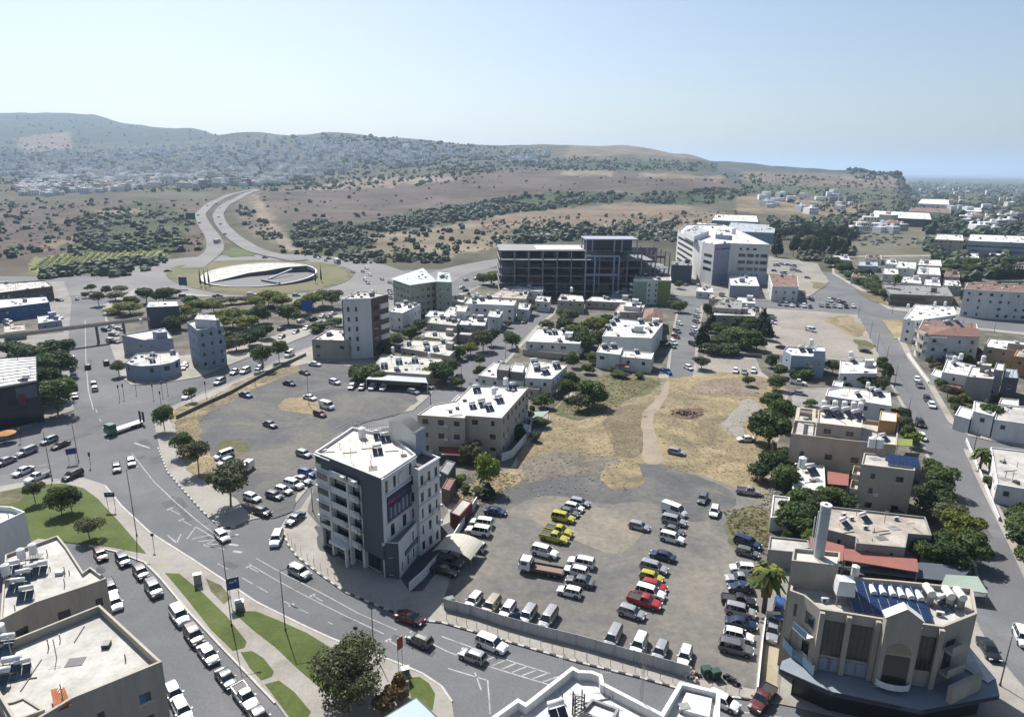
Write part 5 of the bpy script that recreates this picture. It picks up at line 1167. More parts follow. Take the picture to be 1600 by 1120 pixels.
 # gabled bay
b=MB();x0,x1=.2,L2_*.58;b.box(x0,x1,.56,1.6,4.5,HH+1.4,WALLS['beige'],M2_)
P3=lambda x,y,z:tuple(M2_@Vector((x,y,z)))
xm=(x0+x1)/2;zt_=HH+1.4
b.face([P3(x0-.2,1.61,zt_),P3(x1+.2,1.61,zt_),P3(xm,1.61,zt_+1.5)],WALLS['beige']);b.face([P3(x1+.2,.4,zt_),P3(x0-.2,.4,zt_),P3(xm,.4,zt_+1.5)],WALLS['beige'])
b.face([P3(x0-.2,1.75,zt_),P3(xm,1.75,zt_+1.5),P3(xm,.3,zt_+1.5),P3(x0-.2,.3,zt_)][::-1],WALLS['white']);b.face([P3(x1+.2,1.75,zt_),P3(xm,1.75,zt_+1.5),P3(xm,.3,zt_+1.5),P3(x1+.2,.3,zt_)],WALLS['white'])
b.build('gabled_bay',r)
arc=MB();n=14;cx_,rr_=xm,(x1-x0)*.36
arc.face([P3(cx_+rr_*math.cos(math.pi*i/n),1.64,9.6+rr_*math.sin(math.pi*i/n))for i in range(n+1)],mat('arch_glass_warm',(.34,.30,.19),rough=.2,amt=.15))
arc.face([P3(cx_-rr_,1.64,5.3),P3(cx_+rr_,1.64,5.3),P3(cx_+rr_,1.64,9.3),P3(cx_-rr_,1.64,9.3)],MATS['tinted_glass']);arc.build('arched_window',r)
bb=MB()
for i in range(8):
 a0,a1=math.pi*i/8,math.pi*(i+1)/8;q=lambda a,z,s=1:P3(cx_+(x1-x0)*.5*s*math.cos(a),1.62+.9*math.sin(a)*s,z)
 bb.face([q(a0,5.0),q(a0,5.8),q(a1,5.8),q(a1,5.0)],WALLS['white']);bb.face([q(a0,5.01),q(a1,5.01),P3(cx_,1.62,5.01)],WALLS['white']);bb.face([q(a0,5.8,.93),q(a1,5.8,.93),q(a1,5.8),q(a0,5.8)],WALLS['white']);bb.face([q(a0,5.0,.93),q(a1,5.0,.93),q(a1,5.8,.93),q(a0,5.8,.93)],WALLS['white'])
bb.build('balcony',r)
# left curved front with balconies
for i in(0,1):
 M,L=wf(i,i+1);w=MB();w.box(.8,L-.6,.003,.06,9.6,11.4,GLASS,M);w.build('window',r);w=MB();w.box(.9,L-.8,.003,.06,5.2,7.4,GLASS,M);w.build('window',r)
M,L=wf(1,2);w=MB();w.box(.2,L-.2,.07,1.3,8.6,8.75,WALLS['white'],M);w.box(.2,L-.2,1.2,1.3,8.75,9.6,mat('balcony_glass_blue',(.12,.22,.32),rough=.15,amt=0),M);w.build('balcony',r)
cu=MB();pts0=[f[0],((f[0][0]+f[1][0])/2-.3,(f[0][1]+f[1][1])/2-1.6),(f[1][0]-.2,f[1][1]-2.4),(f[2][0]-.5,f[2][1]-1.8),(f[2][0],f[2][1]-.003)]
for p,q in zip(pts0,pts0[1:]):
 cu.face([(*p,4.6),(*q,4.6),(*q,5.9),(*p,5.9)],MATS['balcony_glass_blue']);cu.face([(*p,4.6),(*q,4.6),(*f[1],4.61)],WALLS['white'])
cu.build('balcony',r)
M,L=wf(4,5)
glazing(M,L*.2,L*.45,6,10.5,r,1,3)
# circular stair drum and blank pier at the right end
for z in(6.4,9.6):b=MB();b.box(L*.1,L*.6,.003,1.3,z,z+.16,WALLS['cream'],M);b.box(L*.1,L*.6,1.2,1.3,z+.16,z+1.1,WALLS['cream'],M);b.build('balcony',r)
# podium canopy
pod_px=[(1222,1032),(1218,1044),(1300,1080),(1412,1103),(1440,1109),(1562,1086),(1556,1060),(1515,1020),(1480,1010),(1300,1000)]
pf=[(x-r.location.x,y-r.location.y)for x,y in ccw(P(pod_px,4.3))]
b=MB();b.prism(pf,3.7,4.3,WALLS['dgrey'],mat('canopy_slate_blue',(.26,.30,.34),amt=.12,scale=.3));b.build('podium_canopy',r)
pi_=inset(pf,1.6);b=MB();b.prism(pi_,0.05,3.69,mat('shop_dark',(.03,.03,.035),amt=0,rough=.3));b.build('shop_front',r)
fsgn=MB()
for i in range(len(pf)):
 a,c=pf[i],pf[(i+1)%len(pf)]
 if math.dist(a,c)>4:
  M=wall_frame(a,c,0);fsgn.box(.3,math.dist(a,c)-.3,.003,.06,3.85,4.2,mat('fascia_dark',(.05,.05,.06),amt=.1),M)
fsgn.build('fascia',r)
up=MB();M=wall_frame(f[4],f[5],0);up.box(-.5,5,2.2,2.8,4.31,6.6,WALLS['beige'],M);up.build('upstand',r)
sk_=MB();q=[G(x,y,4.9)for x,y in[(1512,1018),(1556,1056),(1545,1062),(1508,1040)]]
sk_.face([(p.x-r.location.x,p.y-r.location.y,z)for p,z in zip(q,(5.8,4.6,4.5,4.6))][::-1],ROOFS['white']);sk_.face([(p.x-r.location.x,p.y-r.location.y,z)for p,z in zip(q,(5.79,4.59,4.49,4.59))],ROOFS['white']);sk_.build('canopy_sheet',r)
# rear tower block with round chimney
rt=MB
addvol(r,[(1237,875),(1311,883),(1313,862),(1240,855)],0,16.4,wall='beige',roof='cream',par=.5,wins=None)
cb_=G(1279,869,15.9);top=ray(1284,791);ht_=CH+top.z*(cb_.y/top.y)
cc_=empty('chimney',(cb_.x,cb_.y,15.9),label='tall round pale chimney on the corner building tower',cat='chimney')
b=MB();b.tube((0,0,0),(0,0,ht_-15.9),.66,.66,20,mat('chimney_cladding',(.48,.52,.55),amt=.06,scale=.4,rough=.5),cap=False)
for z in(3,6.5):b.tube((0,0,z),(0,0,z+.06),.68,n=20,m=STEEL,cap=False)
b.build('shaft',cc_,smooth=True);b=MB();b.tube((0,0,ht_-15.9),(0,0,ht_-15.6),.72,.72,20,WALLS['white']);b.tube((0,0,ht_-15.6),(0,0,ht_-15.55),.25,n=12,m=FRAMED);b.build('cap',cc_)
b=MB();b.tube((-.95,-.2,1),(-.95,-.2,ht_-16.5),.08,n=6,m=WALLS['white']);b.tube((-1.1,.2,1),(-1.1,.2,ht_-17.5),.06,n=6,m=WALLS['white']);b.build('pipe',cc_)
zr_=HH-.7
pv=G(1334,958,zr_+.3);pq=G(1458,972,zr_+.3);dv_=pq-pv;an=math.atan2(dv_.y,dv_.x)
pr=empty('solar_array',(pv.x,pv.y,zr_),an,label='large blue solar panel field on the corner building roof',cat='solar panels')
npn=8;wpn=dv_.length/npn
pmesh=MB();pmesh.box(.03,wpn-.05,0,1.6,0,.05,PVM);pmesh.box(.0,wpn-.02,-.03,1.63,-.03,-.002,FRAME);pm2=pmesh.mesh('panel')
Rx=Matrix.Translation((0,0,.5))@Matrix.Rotation(R(17),4,'X')
for i in range(npn):
 for j in range(3):inst('panel',pm2,pr,M=Rx@Matrix.Translation((i*wpn,j*1.7,0)))
b=MB()
for i in range(0,npn+1,2):
 b.box(i*wpn-.05,i*wpn+.05,.1,.2,0,.5,STEEL);b.box(i*wpn-.05,i*wpn+.05,4.5,4.6,0,1.8,STEEL)
b.build('frame',pr)
tk=MB();tk.tube((0,-1.0,1.9),(0,1.0,1.9),.52,n=14,m=TANKW);tkm=tk.mesh('tank');sdm=MB();sdm.box(-.45,.45,-.8,-.72,0,1.5,STEEL);sdm.box(-.45,.45,.72,.8,0,1.5,STEEL);sdm=sdm.mesh('stand')
for i,(x,y)in enumerate([(1363,922),(1378,923),(1393,925),(1407,927),(1421,929),(1436,931)]):
 p=G(x,y,zr_+1.5);e=empty('water_tank',(p.x,p.y,zr_),an,label=f'{ORD[i]} white lying tank from the left behind the corner roof solar field',cat='water tank',group='lying tanks in a row behind the solar field');e.scale=(.8,)*3;inst('tank',tkm,e);inst('stand',sdm,e)
for i,(x,y)in enumerate([(1450,930),(1480,934),(1498,936)]):
 p=G(x,y,zr_+1);e=empty('water_tank',(p.x,p.y,zr_),an,label=f'{ORD[i]} big white lying tank from the left at the corner roof right end',cat='water tank',group='big tanks at the right end of the corner roof');e.scale=(.95,)*3;inst('tank',tkm,e);inst('stand',sdm,e)
p=G(1318,925,zr_+1.5);e=empty('water_tank',(p.x,p.y,zr_),an,label='large square-shouldered white tank on a stand left of the solar field',cat='water tank')
b=MB();b.box(-1.1,1.1,-.9,.9,1.5,3.5,TANKW,top=.85);b.build('tank',e);b=MB();[b.box(x-.06,x+.06,y-.06,y+.06,0,1.5,STEEL)for x in(-.9,.9)for y in(-.7,.7)];b.build('stand',e)
tanks(zr_,[(1245,908),(1334,906)],'the corner building roof',s=.9);acs(zr_,[(1272,920),(1283,922),(1288,940),(1468,962)],'the corner building roof')
# -------- walls, awnings, fences
def wall(px,label,h=1.8,t=.2,m='white',name='garden_wall',cat='wall',z=0.15):
 pts=[G(x,y)for x,y in px];c=sum(pts,Vector())/len(pts);b=MB()
 for a,d in zip(pts,pts[1:]):
  L=(d-a).length;M=wall_frame((a.x-c.x,a.y-c.y),(d.x-c.x,d.y-c.y),0);b.box(0,L,-t/2,t/2,z,z+h,WALLS[m],M)
 o=b.build(name,None,label=label,cat=cat);o.location=(c.x,c.y,0);return o
wall([(640,925),(662,905),(700,862),(722,825),(745,788)],'white boundary wall between the centre office and the car park',1.6)
wall([(784,722),(800,716),(822,690)],'white garden wall ending at the dry field',2.0)
wall([(822,690),(832,668)],'green mesh fence panel beside the dry field',2.6,.08,'green','mesh_fence','fence')
wall([(1182,1088),(1190,1010),(1196,968)],'long white wall between the car park and the concrete lane',1.4)
wall([(1196,968),(1218,970)],'short white wall closing the concrete lane',1.4)
wall([(817,556),(868,562),(905,566)],'brown wall in front of the long white bungalow',2.4,.2,'pink')
wall([(806,547),(817,556)],'short brown wall at the street corner',2.0,.2,'pink')
wall([(1236,735),(1206,735),(1206,690)],'low cream wall left of the cream apartment block',1.8,.2,'cream')
wall([(1509,690),(1530,740),(1560,815)],'low white wall along the right pavement',.9)
wall([(1418,555),(1450,600)],'low white wall beside the apartment car bay',.9)
wall([(276,655),(320,634),(360,616),(404,592),(440,574),(478,556)],'long dark retaining wall above the gravel car park',1.0,.3,'conc')
wall([(672,690),(730,705),(775,716)],'garden wall below the beige red-awning house',1.5,.2,'cream')
wall([(1100,553),(1190,560)],'dark hedge-like wall behind the pale turning area',1.3,.3,'conc')
wall([(1506,488),(1480,478)],'short white wall before the unfinished hall',1.2)
def awning(px,z,label,m='red',drop=.5,name='awning',posts=True,cat='awning'):
 pts=[G(x,y,z)for x,y in px];c=sum(pts,Vector())/4;e=empty(name,(c.x,c.y,.15),label=label,cat=cat);b=MB()
 q=[(p.x-c.x,p.y-c.y,z-.15-(drop if i<2 else 0))for i,p in enumerate(pts)]
 MM=WALLS[m]if m in WALLS else ROOFS[m]
 b.face(q,MM);b.face([(x,y,w-.12)for x,y,w in q][::-1],MM)
 for i in range(4):
  a,d=q[i],q[(i+1)%4];b.face([(a[0],a[1],a[2]-.12),(d[0],d[1],d[2]-.12),d,a],MM)
 b.build('sheet',e)
 if posts:
  for x,y,w in q:k=MB();k.box(x*.97-.06,x*.97+.06,y*.97-.06,y*.97+.06,0,w-.13,STEEL);k.build('post',e)
 return e
AWR=mat('awning_red',(.36,.13,.10),amt=.15,scale=.5);WALLS['awning']=AWR
awning([(1293,752),(1326,755),(1327,738),(1293,736)],3,'faded red awning between the white annex and the three-storey block','awning')
awning([(1266,862),(1318,872),(1319,852),(1266,838)],3.6,'bright red awning behind the corner building tower','awning')
awning([(1319,870),(1436,889),(1433,873),(1319,856)],3.6,'long faded red awning below the wide brown roof','awning')
awning([(1567,756),(1640,766),(1640,742),(1567,738)],3.4,'red tiled terrace roof at the right edge','tiles')
awning([(962,568),(983,572),(984,563),(964,561)],2.8,'small red awning at the low white house by the street end','awning')
awning([(870,610),(885,594),(880,592),(864,606)],3,'red tiled lean-to beside the blue side wall','tiles')
awning([(1403,692),(1426,694),(1426,686),(1404,685)],3,'lime yellow awning beside the long street','olive')
awning([(1476,600),(1500,604),(1510,598),(1482,593)],3,'red terrace awning of the white modern house','awning')
awning([(1516,608),(1552,611),(1553,604),(1519,602)],3.4,'dark red awning of the grey modern house','red')
awning([(798,665),(830,672),(829,664),(800,658)],2.6,'white shed roof beside the green mesh fence','white')
awning([(815,652),(846,650),(858,642),(822,644)],2.6,'pale green sheet roof at the edge of the field','green')
awning([(1312,884),(1500,905),(1520,885),(1440,878)],2.4,'dark green shade net over the yard behind the corner building','dgrey',name='shade_net',cat='shade net')
awning([(1470,912),(1545,922),(1528,900),(1478,897)],2.6,'teal green shade net beside the long street','green',name='shade_net',cat='shade net')
# small yard buildings next to the centre office
for lab,px,hh,wl_,rf in[('dark red yard hut with pale roof next to the boundary wall',[(703,800),(718,806),(738,784),(722,778)],3.0,'red','pale'),('grey lean-to against the centre office wing',[(686,735),(700,742),(712,722),(698,718)],4.0,'dgrey','grey'),('tiny red-roofed lean-to behind the centre office',[(690,762),(702,766),(712,748),(700,745)],3.4,'brown','tiles'),('low white store at the weedy yard edge',[(596,500),(612,503),(618,498),(602,496)],3,'white','white')]:
 B('sm'+lab[:8],lab,px,h=hh,wall=wl_,roof=rf,par=.15,wins=None,name='shed',cat='shed')
 # arched canopy in the car park
c_=G(716,872,0);e=empty('car_canopy',(c_.x,c_.y,.18),R(-20),label='curved cream car canopy beside the boundary wall',cat='car canopy');b=MB()
CC_=mat('canopy_cream',(.62,.58,.48),amt=.1,scale=.5)
for i in range(10):
 a0,a1=math.pi*(.18+.64*i/10),math.pi*(.18+.64*(i+1)/10);q=lambda a,y:(-4.2*math.cos(a),y,.8+2.2*math.sin(a))
 b.face([q(a0,-2.8),q(a1,-2.8),q(a1,2.8),q(a0,2.8)],CC_);b.face([(x,y,z-.07)for x,y,z in(q(a0,-2.8),q(a0,2.8),q(a1,2.8),q(a1,-2.8))],CC_)
b.build('vault',e)
for x in(-3.5,3.5):
 for y in(-2.5,0,2.5):b=MB();b.box(x-.06,x+.06,y-.06,y+.06,0,2.0,STEEL);b.build('post',e)
 # white panel fence along the street
fp=[(694,952),(735,962),(790,980),(840,994),(900,1009),(960,1026),(1020,1043),(1078,1060)]
fe=empty('panel_fence',G(880,1005),label='long white panel fence along the street edge of the car park',cat='fence')
pts=[G(x,y)for x,y in fp];tot=0
PF=mat('fence_panel_white',(.55,.56,.56),amt=.22,scale=.6,streak=True)
pmc={}
for a,d in zip(pts,pts[1:]):
 L=(d-a).length;n=max(1,round(L/2.4));w=round(L/n,2)
 an_=math.atan2(d.y-a.y,d.x-a.x)
 if w not in pmc:b=MB();b.box(.06,w-.06,-.03,.03,0,1.75,PF);k=MB();k.box(-.06,.06,-.07,.07,0,1.9,STEEL);pmc[w]=(b.mesh('panel'),k.mesh('post'))
 for i in range(n):
  p=a.lerp(d,i/n)-fe.location
  inst('panel',pmc[w][0],fe,(p.x,p.y,.2),an_+random.uniform(-.015,.015));inst('post',pmc[w][1],fe,(p.x,p.y,.16),an_)
  # -------- roundabout museum: round white-rimmed hall
cM=G(407,435);rM=33.0
mu=empty('round_hall',(cM.x,cM.y,0),label='low round white-rimmed hall on the roundabout lawn',cat='hall')
hm=5.2;n=72;ring_=[(rM*math.cos(2*math.pi*i/n),rM*math.sin(2*math.pi*i/n))for i in range(n)]
zrim=lambda x,y:2.9+2.3*(y/rM)
b=MB()
for i in range(n):
 a,c=ring_[i],ring_[(i+1)%n];a2,c2=(a[0]*.97,a[1]*.97),(c[0]*.97,c[1]*.97)
 b.face([(*a,0),(*c,0),(*c,zrim(*c)),(*a,zrim(*a))],WALLS['white']if a[1]>-5 or a[0]<-22 else WALLS['dgrey']);b.face([(*a,zrim(*a)),(*c,zrim(*c)),(*c2,zrim(*c)),(*a2,zrim(*a))],WALLS['white']);b.face([(*a2,zrim(*a)-2),(*a2,zrim(*a)),(*c2,zrim(*c)),(*c2,zrim(*c)-2)],WALLS['white'])
b.build('rim_wall',mu)
# roof split by an S-shaped edge
def edge_y(x):
 t=x/rM
 K=[(-1,-30),(-.64,-26),(-.23,2),(0,8),(.28,19),(.6,24),(1.01,24)]
 for(a,c),(d,e)in zip(K,K[1:]):
  if a<=t<=d:return c+(e-c)*(t-a)/(d-a)
 return 0
b=MB();N=60
for i in range(N):
 x0,x1=-rM*.97+1.94*rM*i/N,-rM*.97+1.94*rM*(i+1)/N
 y0,y1=[math.sqrt(max(0,(.97*rM)**2-x*x))for x in(x0,x1)]
 e0,e1=[max(-yy,min(yy,edge_y(x)))for x,yy in((x0,y0),(x1,y1))]
 b.face([(x0,e0,zrim(x0,e0)-.1),(x1,e1,zrim(x1,e1)-.1),(x1,y1,zrim(x1,y1)-.1),(x0,y0,zrim(x0,y0)-.1)],ROOFS['pale'])
 b.face([(x0,e0,.8),(x1,e1,.8),(x1,e1,zrim(x1,e1)-.1),(x0,e0,zrim(x0,e0)-.1)],WALLS['dgrey'])
b.build('roof',mu);b=MB()
for i in range(N):
 x0,x1=-rM*.97+1.94*rM*i/N,-rM*.97+1.94*rM*(i+1)/N
 y0,y1=[math.sqrt(max(0,(.97*rM)**2-x*x))for x in(x0,x1)];e0,e1=[max(-yy,min(yy,edge_y(x)))for x,yy in((x0,y0),(x1,y1))]
 b.face([(x0,-y0,.7),(x1,-y1,.7),(x1,e1,.8),(x0,e0,.8)],mat('hall_dark_glass',(.012,.016,.022),rough=.7,amt=.2,scale=.1))
b.build('sunken_court',mu)
b=MB();b.tube((8,-8,1),(16,10,4.2),.6,n=6,m=WALLS['white']);b.tube((6,-14,1.4),(20,-25,1.4),.8,n=6,m=WALLS['lilac']);b.build('walkway',mu)
# thin elevated crossing
a,d=G(-40,530,7),G(232,497,7);m_=(a+d)/2;fb=empty('footbridge',(m_.x,m_.y,0),math.atan2(d.y-a.y,d.x-a.x),label='long thin elevated beam bridge crossing the left avenue',cat='bridge')
Lb=(d-a).length;b=MB();b.box(-Lb/2,Lb/2,-1.0,1.0,6.3,6.7,WALLS['cream']);b.box(-Lb/2,Lb/2,-1.02,-.9,6.701,7.5,WALLS['cream']);b.box(-Lb/2,Lb/2,.9,1.02,6.701,7.5,WALLS['cream']);b.build('deck',fb)
for k in range(7):
 x=-Lb/2+Lb*k/6
 if abs(x-(G(150,520).x-m_.x))<9:continue
 b=MB();b.box(x-.4,x+.4,-.5,.5,.02,6.29,WALLS['conc']);b.build('pier',fb)
 # -------- VEHICLES
PC=dict(white=(.78,.78,.77),silver=(.42,.43,.44),grey=(.14,.145,.15),black=(.015,.016,.018),blue=(.02,.10,.28),navy=(.015,.03,.09),red=(.38,.02,.02),maroon=(.11,.018,.02),yellow=(.50,.45,.03),beige=(.42,.36,.27),brown=(.10,.07,.055),green=(.02,.20,.12),cream=(.60,.56,.46))
PAINTS={}
def paint(c):
 if c not in PAINTS:PAINTS[c]=mat('car_paint_'+c,PC[c],rough=.32,amt=.05,scale=1.5,metal=.3 if c=='silver' else 0,coat=.3)
 return PAINTS[c]
CGL=mat('car_glass',(.012,.016,.02),rough=.05,amt=0,spec=.9);TYRE=mat('tyre_rubber',(.015,.015,.015),amt=0,rough=.9);RIM=mat('wheel_rim',(.40,.40,.41),rough=.3,metal=.8,amt=0)
LAMP=mat('headlight_glass',(.75,.78,.80),rough=.08,amt=0);TAIL=mat('tail_light_red',(.30,.01,.01),rough=.2,amt=0);TRIM=mat('black_trim',(.02,.02,.02),rough=.6,amt=0)
SPEC={'hatchback':(4.0,1.74,1.48,.92,(.02,.10,.60,.76),.82),'saloon':(4.55,1.78,1.44,.92,(.14,.30,.60,.76),.80),'suv':(4.55,1.86,1.72,1.05,(.02,.07,.62,.76),.95),'van':(4.9,1.95,2.15,1.20,(.0,.02,.72,.88),1.0),'pickup':(5.2,1.85,1.75,1.08,(.40,.43,.62,.74),.98),'minivan':(4.5,1.80,1.72,1.0,(.01,.05,.68,.86),.90)}
def ring_loft(b,secs,m):
 n0=len(b.v);k=len(secs[0]);mi=b.mi(m)
 for s in secs:b.v.extend(s)
 for i in range(len(secs)-1):
  for j in range(k):
   a=n0+i*k+j;c=n0+i*k+(j+1)%k
   b.f.append((a,a+k,c+k,c));b.m.append(mi)
 b.f.append(tuple(n0+j for j in range(k)));b.m.append(mi)
 b.f.append(tuple(n0+(len(secs)-1)*k+k-1-j for j in range(k)));b.m.append(mi)
_cm={}
def car_meshes(kind,col):
 key=(kind,col)
 if key in _cm:return _cm[key]
 L,Wd,H,belt,rf,hood=SPEC[kind];hw=Wd/2;pm=paint(col)
 X=lambda f:-L/2+L*f
 b=MB();secs=[]
 tail_h=belt if kind!='saloon' else belt-.0
 prof=[(0,.42,belt*.82,.80),(.015,.30,belt*.94,.92),(.07,.22,tail_h,.99),(.3,.20,belt,1.0),(rf[3]-.04,.20,belt,1.0),(rf[3]+.02,.20,hood+.06,.99),(.90,.22,hood,.95),(.965,.26,hood-.12,.88),(1.0,.34,hood-.32,.76)]
 if kind=='van':prof=[(0,.4,belt*.9,.92),(.02,.28,belt,.97),(.3,.2,belt,1),(.72,.2,belt,1),(.86,.2,belt,.99),(.95,.24,hood-.05,.93),(1.0,.34,hood-.3,.82)]
 for f,zb,zt,ws in prof:
  w=hw*ws;x=X(f)
  secs.append([(x,-w*.94,zb),(x,-w,zb+.18),(x,-w,zt-.13),(x,-w*.93,zt-.02),(x,-w*.5,zt+.02),(x,w*.5,zt+.02),(x,w*.93,zt-.02),(x,w,zt-.13),(x,w,zb+.18),(x,w*.94,zb)])
 ring_loft(b,secs,pm)
 if kind=='pickup':
  x0,x1=X(.03),X(.385);b.box(x0,x1,-hw*.86,hw*.86,belt+.025,belt+.03,TRIM)
  b.box(x0-.02,x1,-hw*.98,-hw*.87,belt-.05,belt+.12,pm);b.box(x0-.02,x1,hw*.87,hw*.98,belt-.05,belt+.12,pm);b.box(x0-.06,x0+.02,-hw*.86,hw*.86,belt-.05,belt+.12,pm)
  # roof + pillars
 rw,bw=hw*.74,hw*.93
 if kind=='van':rw=hw*.86
 xr0,xr1,xf1,xf0=[X(f)for f in rf];zt=H
 m0=(xr1+xf1)/2
 for x0,x1,z0,z1 in((xr1-.03,m0,zt-.10,zt-.02),(m0,xf1+.03,zt-.02,zt-.10)):
  pass
 roofs=[[(x,-rw*s,z-.07),(x,-rw*s*.97,z),(x,0,z+.03),(x,rw*s*.97,z),(x,rw*s,z-.07)]for x,s,z in((xr1-.04,.96,zt-.06),(xr1+.25,1.0,zt),(m0,1.0,zt+.02),(xf1-.2,1.0,zt-.01),(xf1+.05,.95,zt-.08))]
 ring_loft(b,roofs,pm)
 def pillar(p,q,w=.05):
  b.tube(p,q,w,n=4,m=pm,cap=False)
 for s in(-1,1):
  pillar((xr0+.04,s*bw*.97,belt-.03),(xr1+.02,s*rw*.98,zt-.05),.07);pillar((xf0-.02,s*bw*.97,hood+.0),(xf1+.0,s*rw*.98,zt-.08),.045)
  pillar((xf1-(xf1-xr1)*.42,s*bw*1.0,belt-.03),(xf1-(xf1-xr1)*.42,s*rw*1.0,zt-.05),.045)
  if kind in('suv','minivan','hatchback'):pillar((xr1+(xf1-xr1)*.2,s*bw*1.0,belt-.03),(xr1+(xf1-xr1)*.2,s*rw*1.0,zt-.05),.05)
  b.box(xf0-.35,xf0-.15,s*hw+(0 if s>0 else-.18),s*hw+(.18 if s>0 else 0),belt-.02,belt+.13,pm)
  if kind=='van':
   b.face([(xr0+.03,s*bw*1.005,belt-.05),(m0+.2,s*bw*1.005,belt-.05),(m0+.2,s*rw*1.01,zt-.06),(xr1,s*rw*1.01,zt-.06)][::s],pm)
 for f in(.19,.80):
  for s in(-1,1):b.tube((X(f),s*(hw-.02),.36),(X(f),s*(hw+.012),.36),.40,.40,14,TRIM)
 body=b.mesh('body');
 body.polygons.foreach_set('use_smooth',[False]*len(body.polygons))
 g=MB();base=[(xr0,-bw),(xf0,-bw),(xf0,bw),(xr0,bw)];top_=[(xr1,-rw),(xf1,-rw),(xf1,rw),(xr1,rw)]
 zb_=belt-.04;zf_=hood+.04 if kind!='van' else belt-.1
 bz=[zb_,zf_,zf_,zb_]
 B_=[(x,y,z)for(x,y),z in zip(base,bz)];T_=[(x,y,zt-.05)for x,y in top_]
 for i in range(4):
  j=(i+1)%4;g.face([B_[i],B_[j],T_[j],T_[i]],CGL)
 glass=g.mesh('windows')
 w=MB();w.tube((0,-.11,0),(0,.11,0),.33,n=14,m=TYRE);w.tube((0,-.115,0),(0,.115,0),.20,n=10,m=RIM);wheel=w.mesh('wheel')
 hl=MB();hl.box(-.10,.10,-.2,.2,-.08,.08,LAMP);tl=MB();tl.box(-.05,.05,-.14,.14,-.12,.12,TAIL)
 _cm[key]=(body,glass,wheel,hl.mesh('headlight'),tl.mesh('tail_light'));return _cm[key]
_car_n=[0]
def car(x,y,rz,kind,col,label,group,z=.03,far=False):
 body,glass,wheel,hl,tl=car_meshes(kind,col);L,Wd,H,belt,rf,hood=SPEC[kind];hw=Wd/2
 cat={'suv':'SUV','pickup':'pickup truck','van':'van','minivan':'minivan','saloon':'car','hatchback':'car'}[kind]
 e=empty({'van':'van','pickup':'pickup_truck','suv':'parked_suv'}.get(kind,'car')if True else '',(x,y,z),rz,label=label,cat=cat,group=group)
 s=1+random.uniform(-.04,.03);e.scale=(s*1.03,s*.98,s*random.uniform(.93,1.03))
 inst('body',body,e);inst('windows',glass,e)
 if not far:
  for f in(.19,.80):
   for q in(-1,1):inst('wheel',wheel,e,(-L/2+L*f,q*(hw-.08),.33))
  for q in(-1,1):
   inst('headlight',hl,e,(L/2-L*.03,q*hw*.66,hood-.22));inst('tail_light',tl,e,(-L/2+.03,q*hw*.74,belt*.75))
 return e
KW={'suv':'SUV','pickup':'pickup truck','van':'van','minivan':'minivan','saloon':'saloon car','hatchback':'hatchback'}
CARS_AT=[]
def row(items,heading,where,group,order='left',z=.2,far=False,dy=2.0):
 """items (px, py, kind, colour[, heading pair]); heading = (rear px, front px)"""
 key={'left':lambda i:i[0],'right':lambda i:-i[0],'far':lambda i:i[1],'near':lambda i:-i[1]}[order]
 endw={'left':'from the left','right':'from the right','far':'from the far end','near':'from the near end'}[order]
 its=sorted(items,key=key)
 for k,it in enumerate(its):
  h=it[4]if len(it)>4 else heading
  a,c=G(*h[0]),G(*h[1]);rz=math.atan2(c.y-a.y,c.x-a.x)+random.uniform(-.03,.03)
  p=G(it[0],it[1]+dy,.7)
  cn={'grey':'dark grey'}.get(it[3],it[3])
  if len(its)>1:lab=f'{cn} {KW[it[2]]}, {ORD[k]} {endw} {where}'
  else:lab=f'{cn} {KW[it[2]]} {where}'
  car(p.x,p.y,rz,it[2],it[3],lab,group,z,far);CARS_AT.append((p.x,p.y))
H_,S_,U_,V_,P_,M_v='hatchback','saloon','suv','van','pickup','minivan'
g='cars in the big gravel car park'
row([(740,936,H_,'white'),(767,946,U_,'beige'),(793,951,H_,'white'),(824,960,U_,'silver'),(857,964,M_v,'silver'),(958,993,M_v,'silver'),(998,1006,U_,'white'),(1031,1016,H_,'silver'),(1070,1023,H_,'white')],((867,952),(850,978)),'along the white fence',g)
row([(906,783,H_,'silver'),(897,791,H_,'white'),(887,798,S_,'grey'),(880,807,U_,'yellow'),(873,828,P_,'yellow'),(866,838,P_,'yellow'),(851,861,U_,'white')],((831,857),(872,867)),'in the yellow pickup column',g,'far')
row([(908,877,U_,'white'),(900,890,H_,'white'),(906,906,S_,'grey'),(890,922,H_,'white')],((930,882),(889,873)),'beside the flatbed truck',g,'far')
row([(999,820,H_,'silver'),(1035,866,S_,'navy',((1060,872),(1015,860)))],((978,815),(1018,825)),'standing alone mid car park',g,'far')
row([(1053,812,U_,'silver'),(1051,826,S_,'grey'),(1050,839,U_,'white')],((1030,834),(1070,844)),'below the big white van',g,'far')
row([(1053,797,V_,'white')],((1033,790),(1072,805)),'parked above the mid column cars',g)
row([(1022,885,U_,'silver'),(1018,899,H_,'yellow'),(1022,913,H_,'red'),(1016,924,U_,'white'),(1007,938,P_,'red'),(987,955,H_,'silver')],((965,948),(1005,960)),'in the red pickup column',g,'far')
row([(1098,777,H_,'grey',((1102,768),(1094,786))),(1116,797,H_,'white',((1118,788),(1114,808)))],((0,0),(1,1)),'near the weedy corner of the car park',g)
row([(1170,766,P_,'silver')],((1150,764),(1190,769)),'under the hedge at the field edge',g)
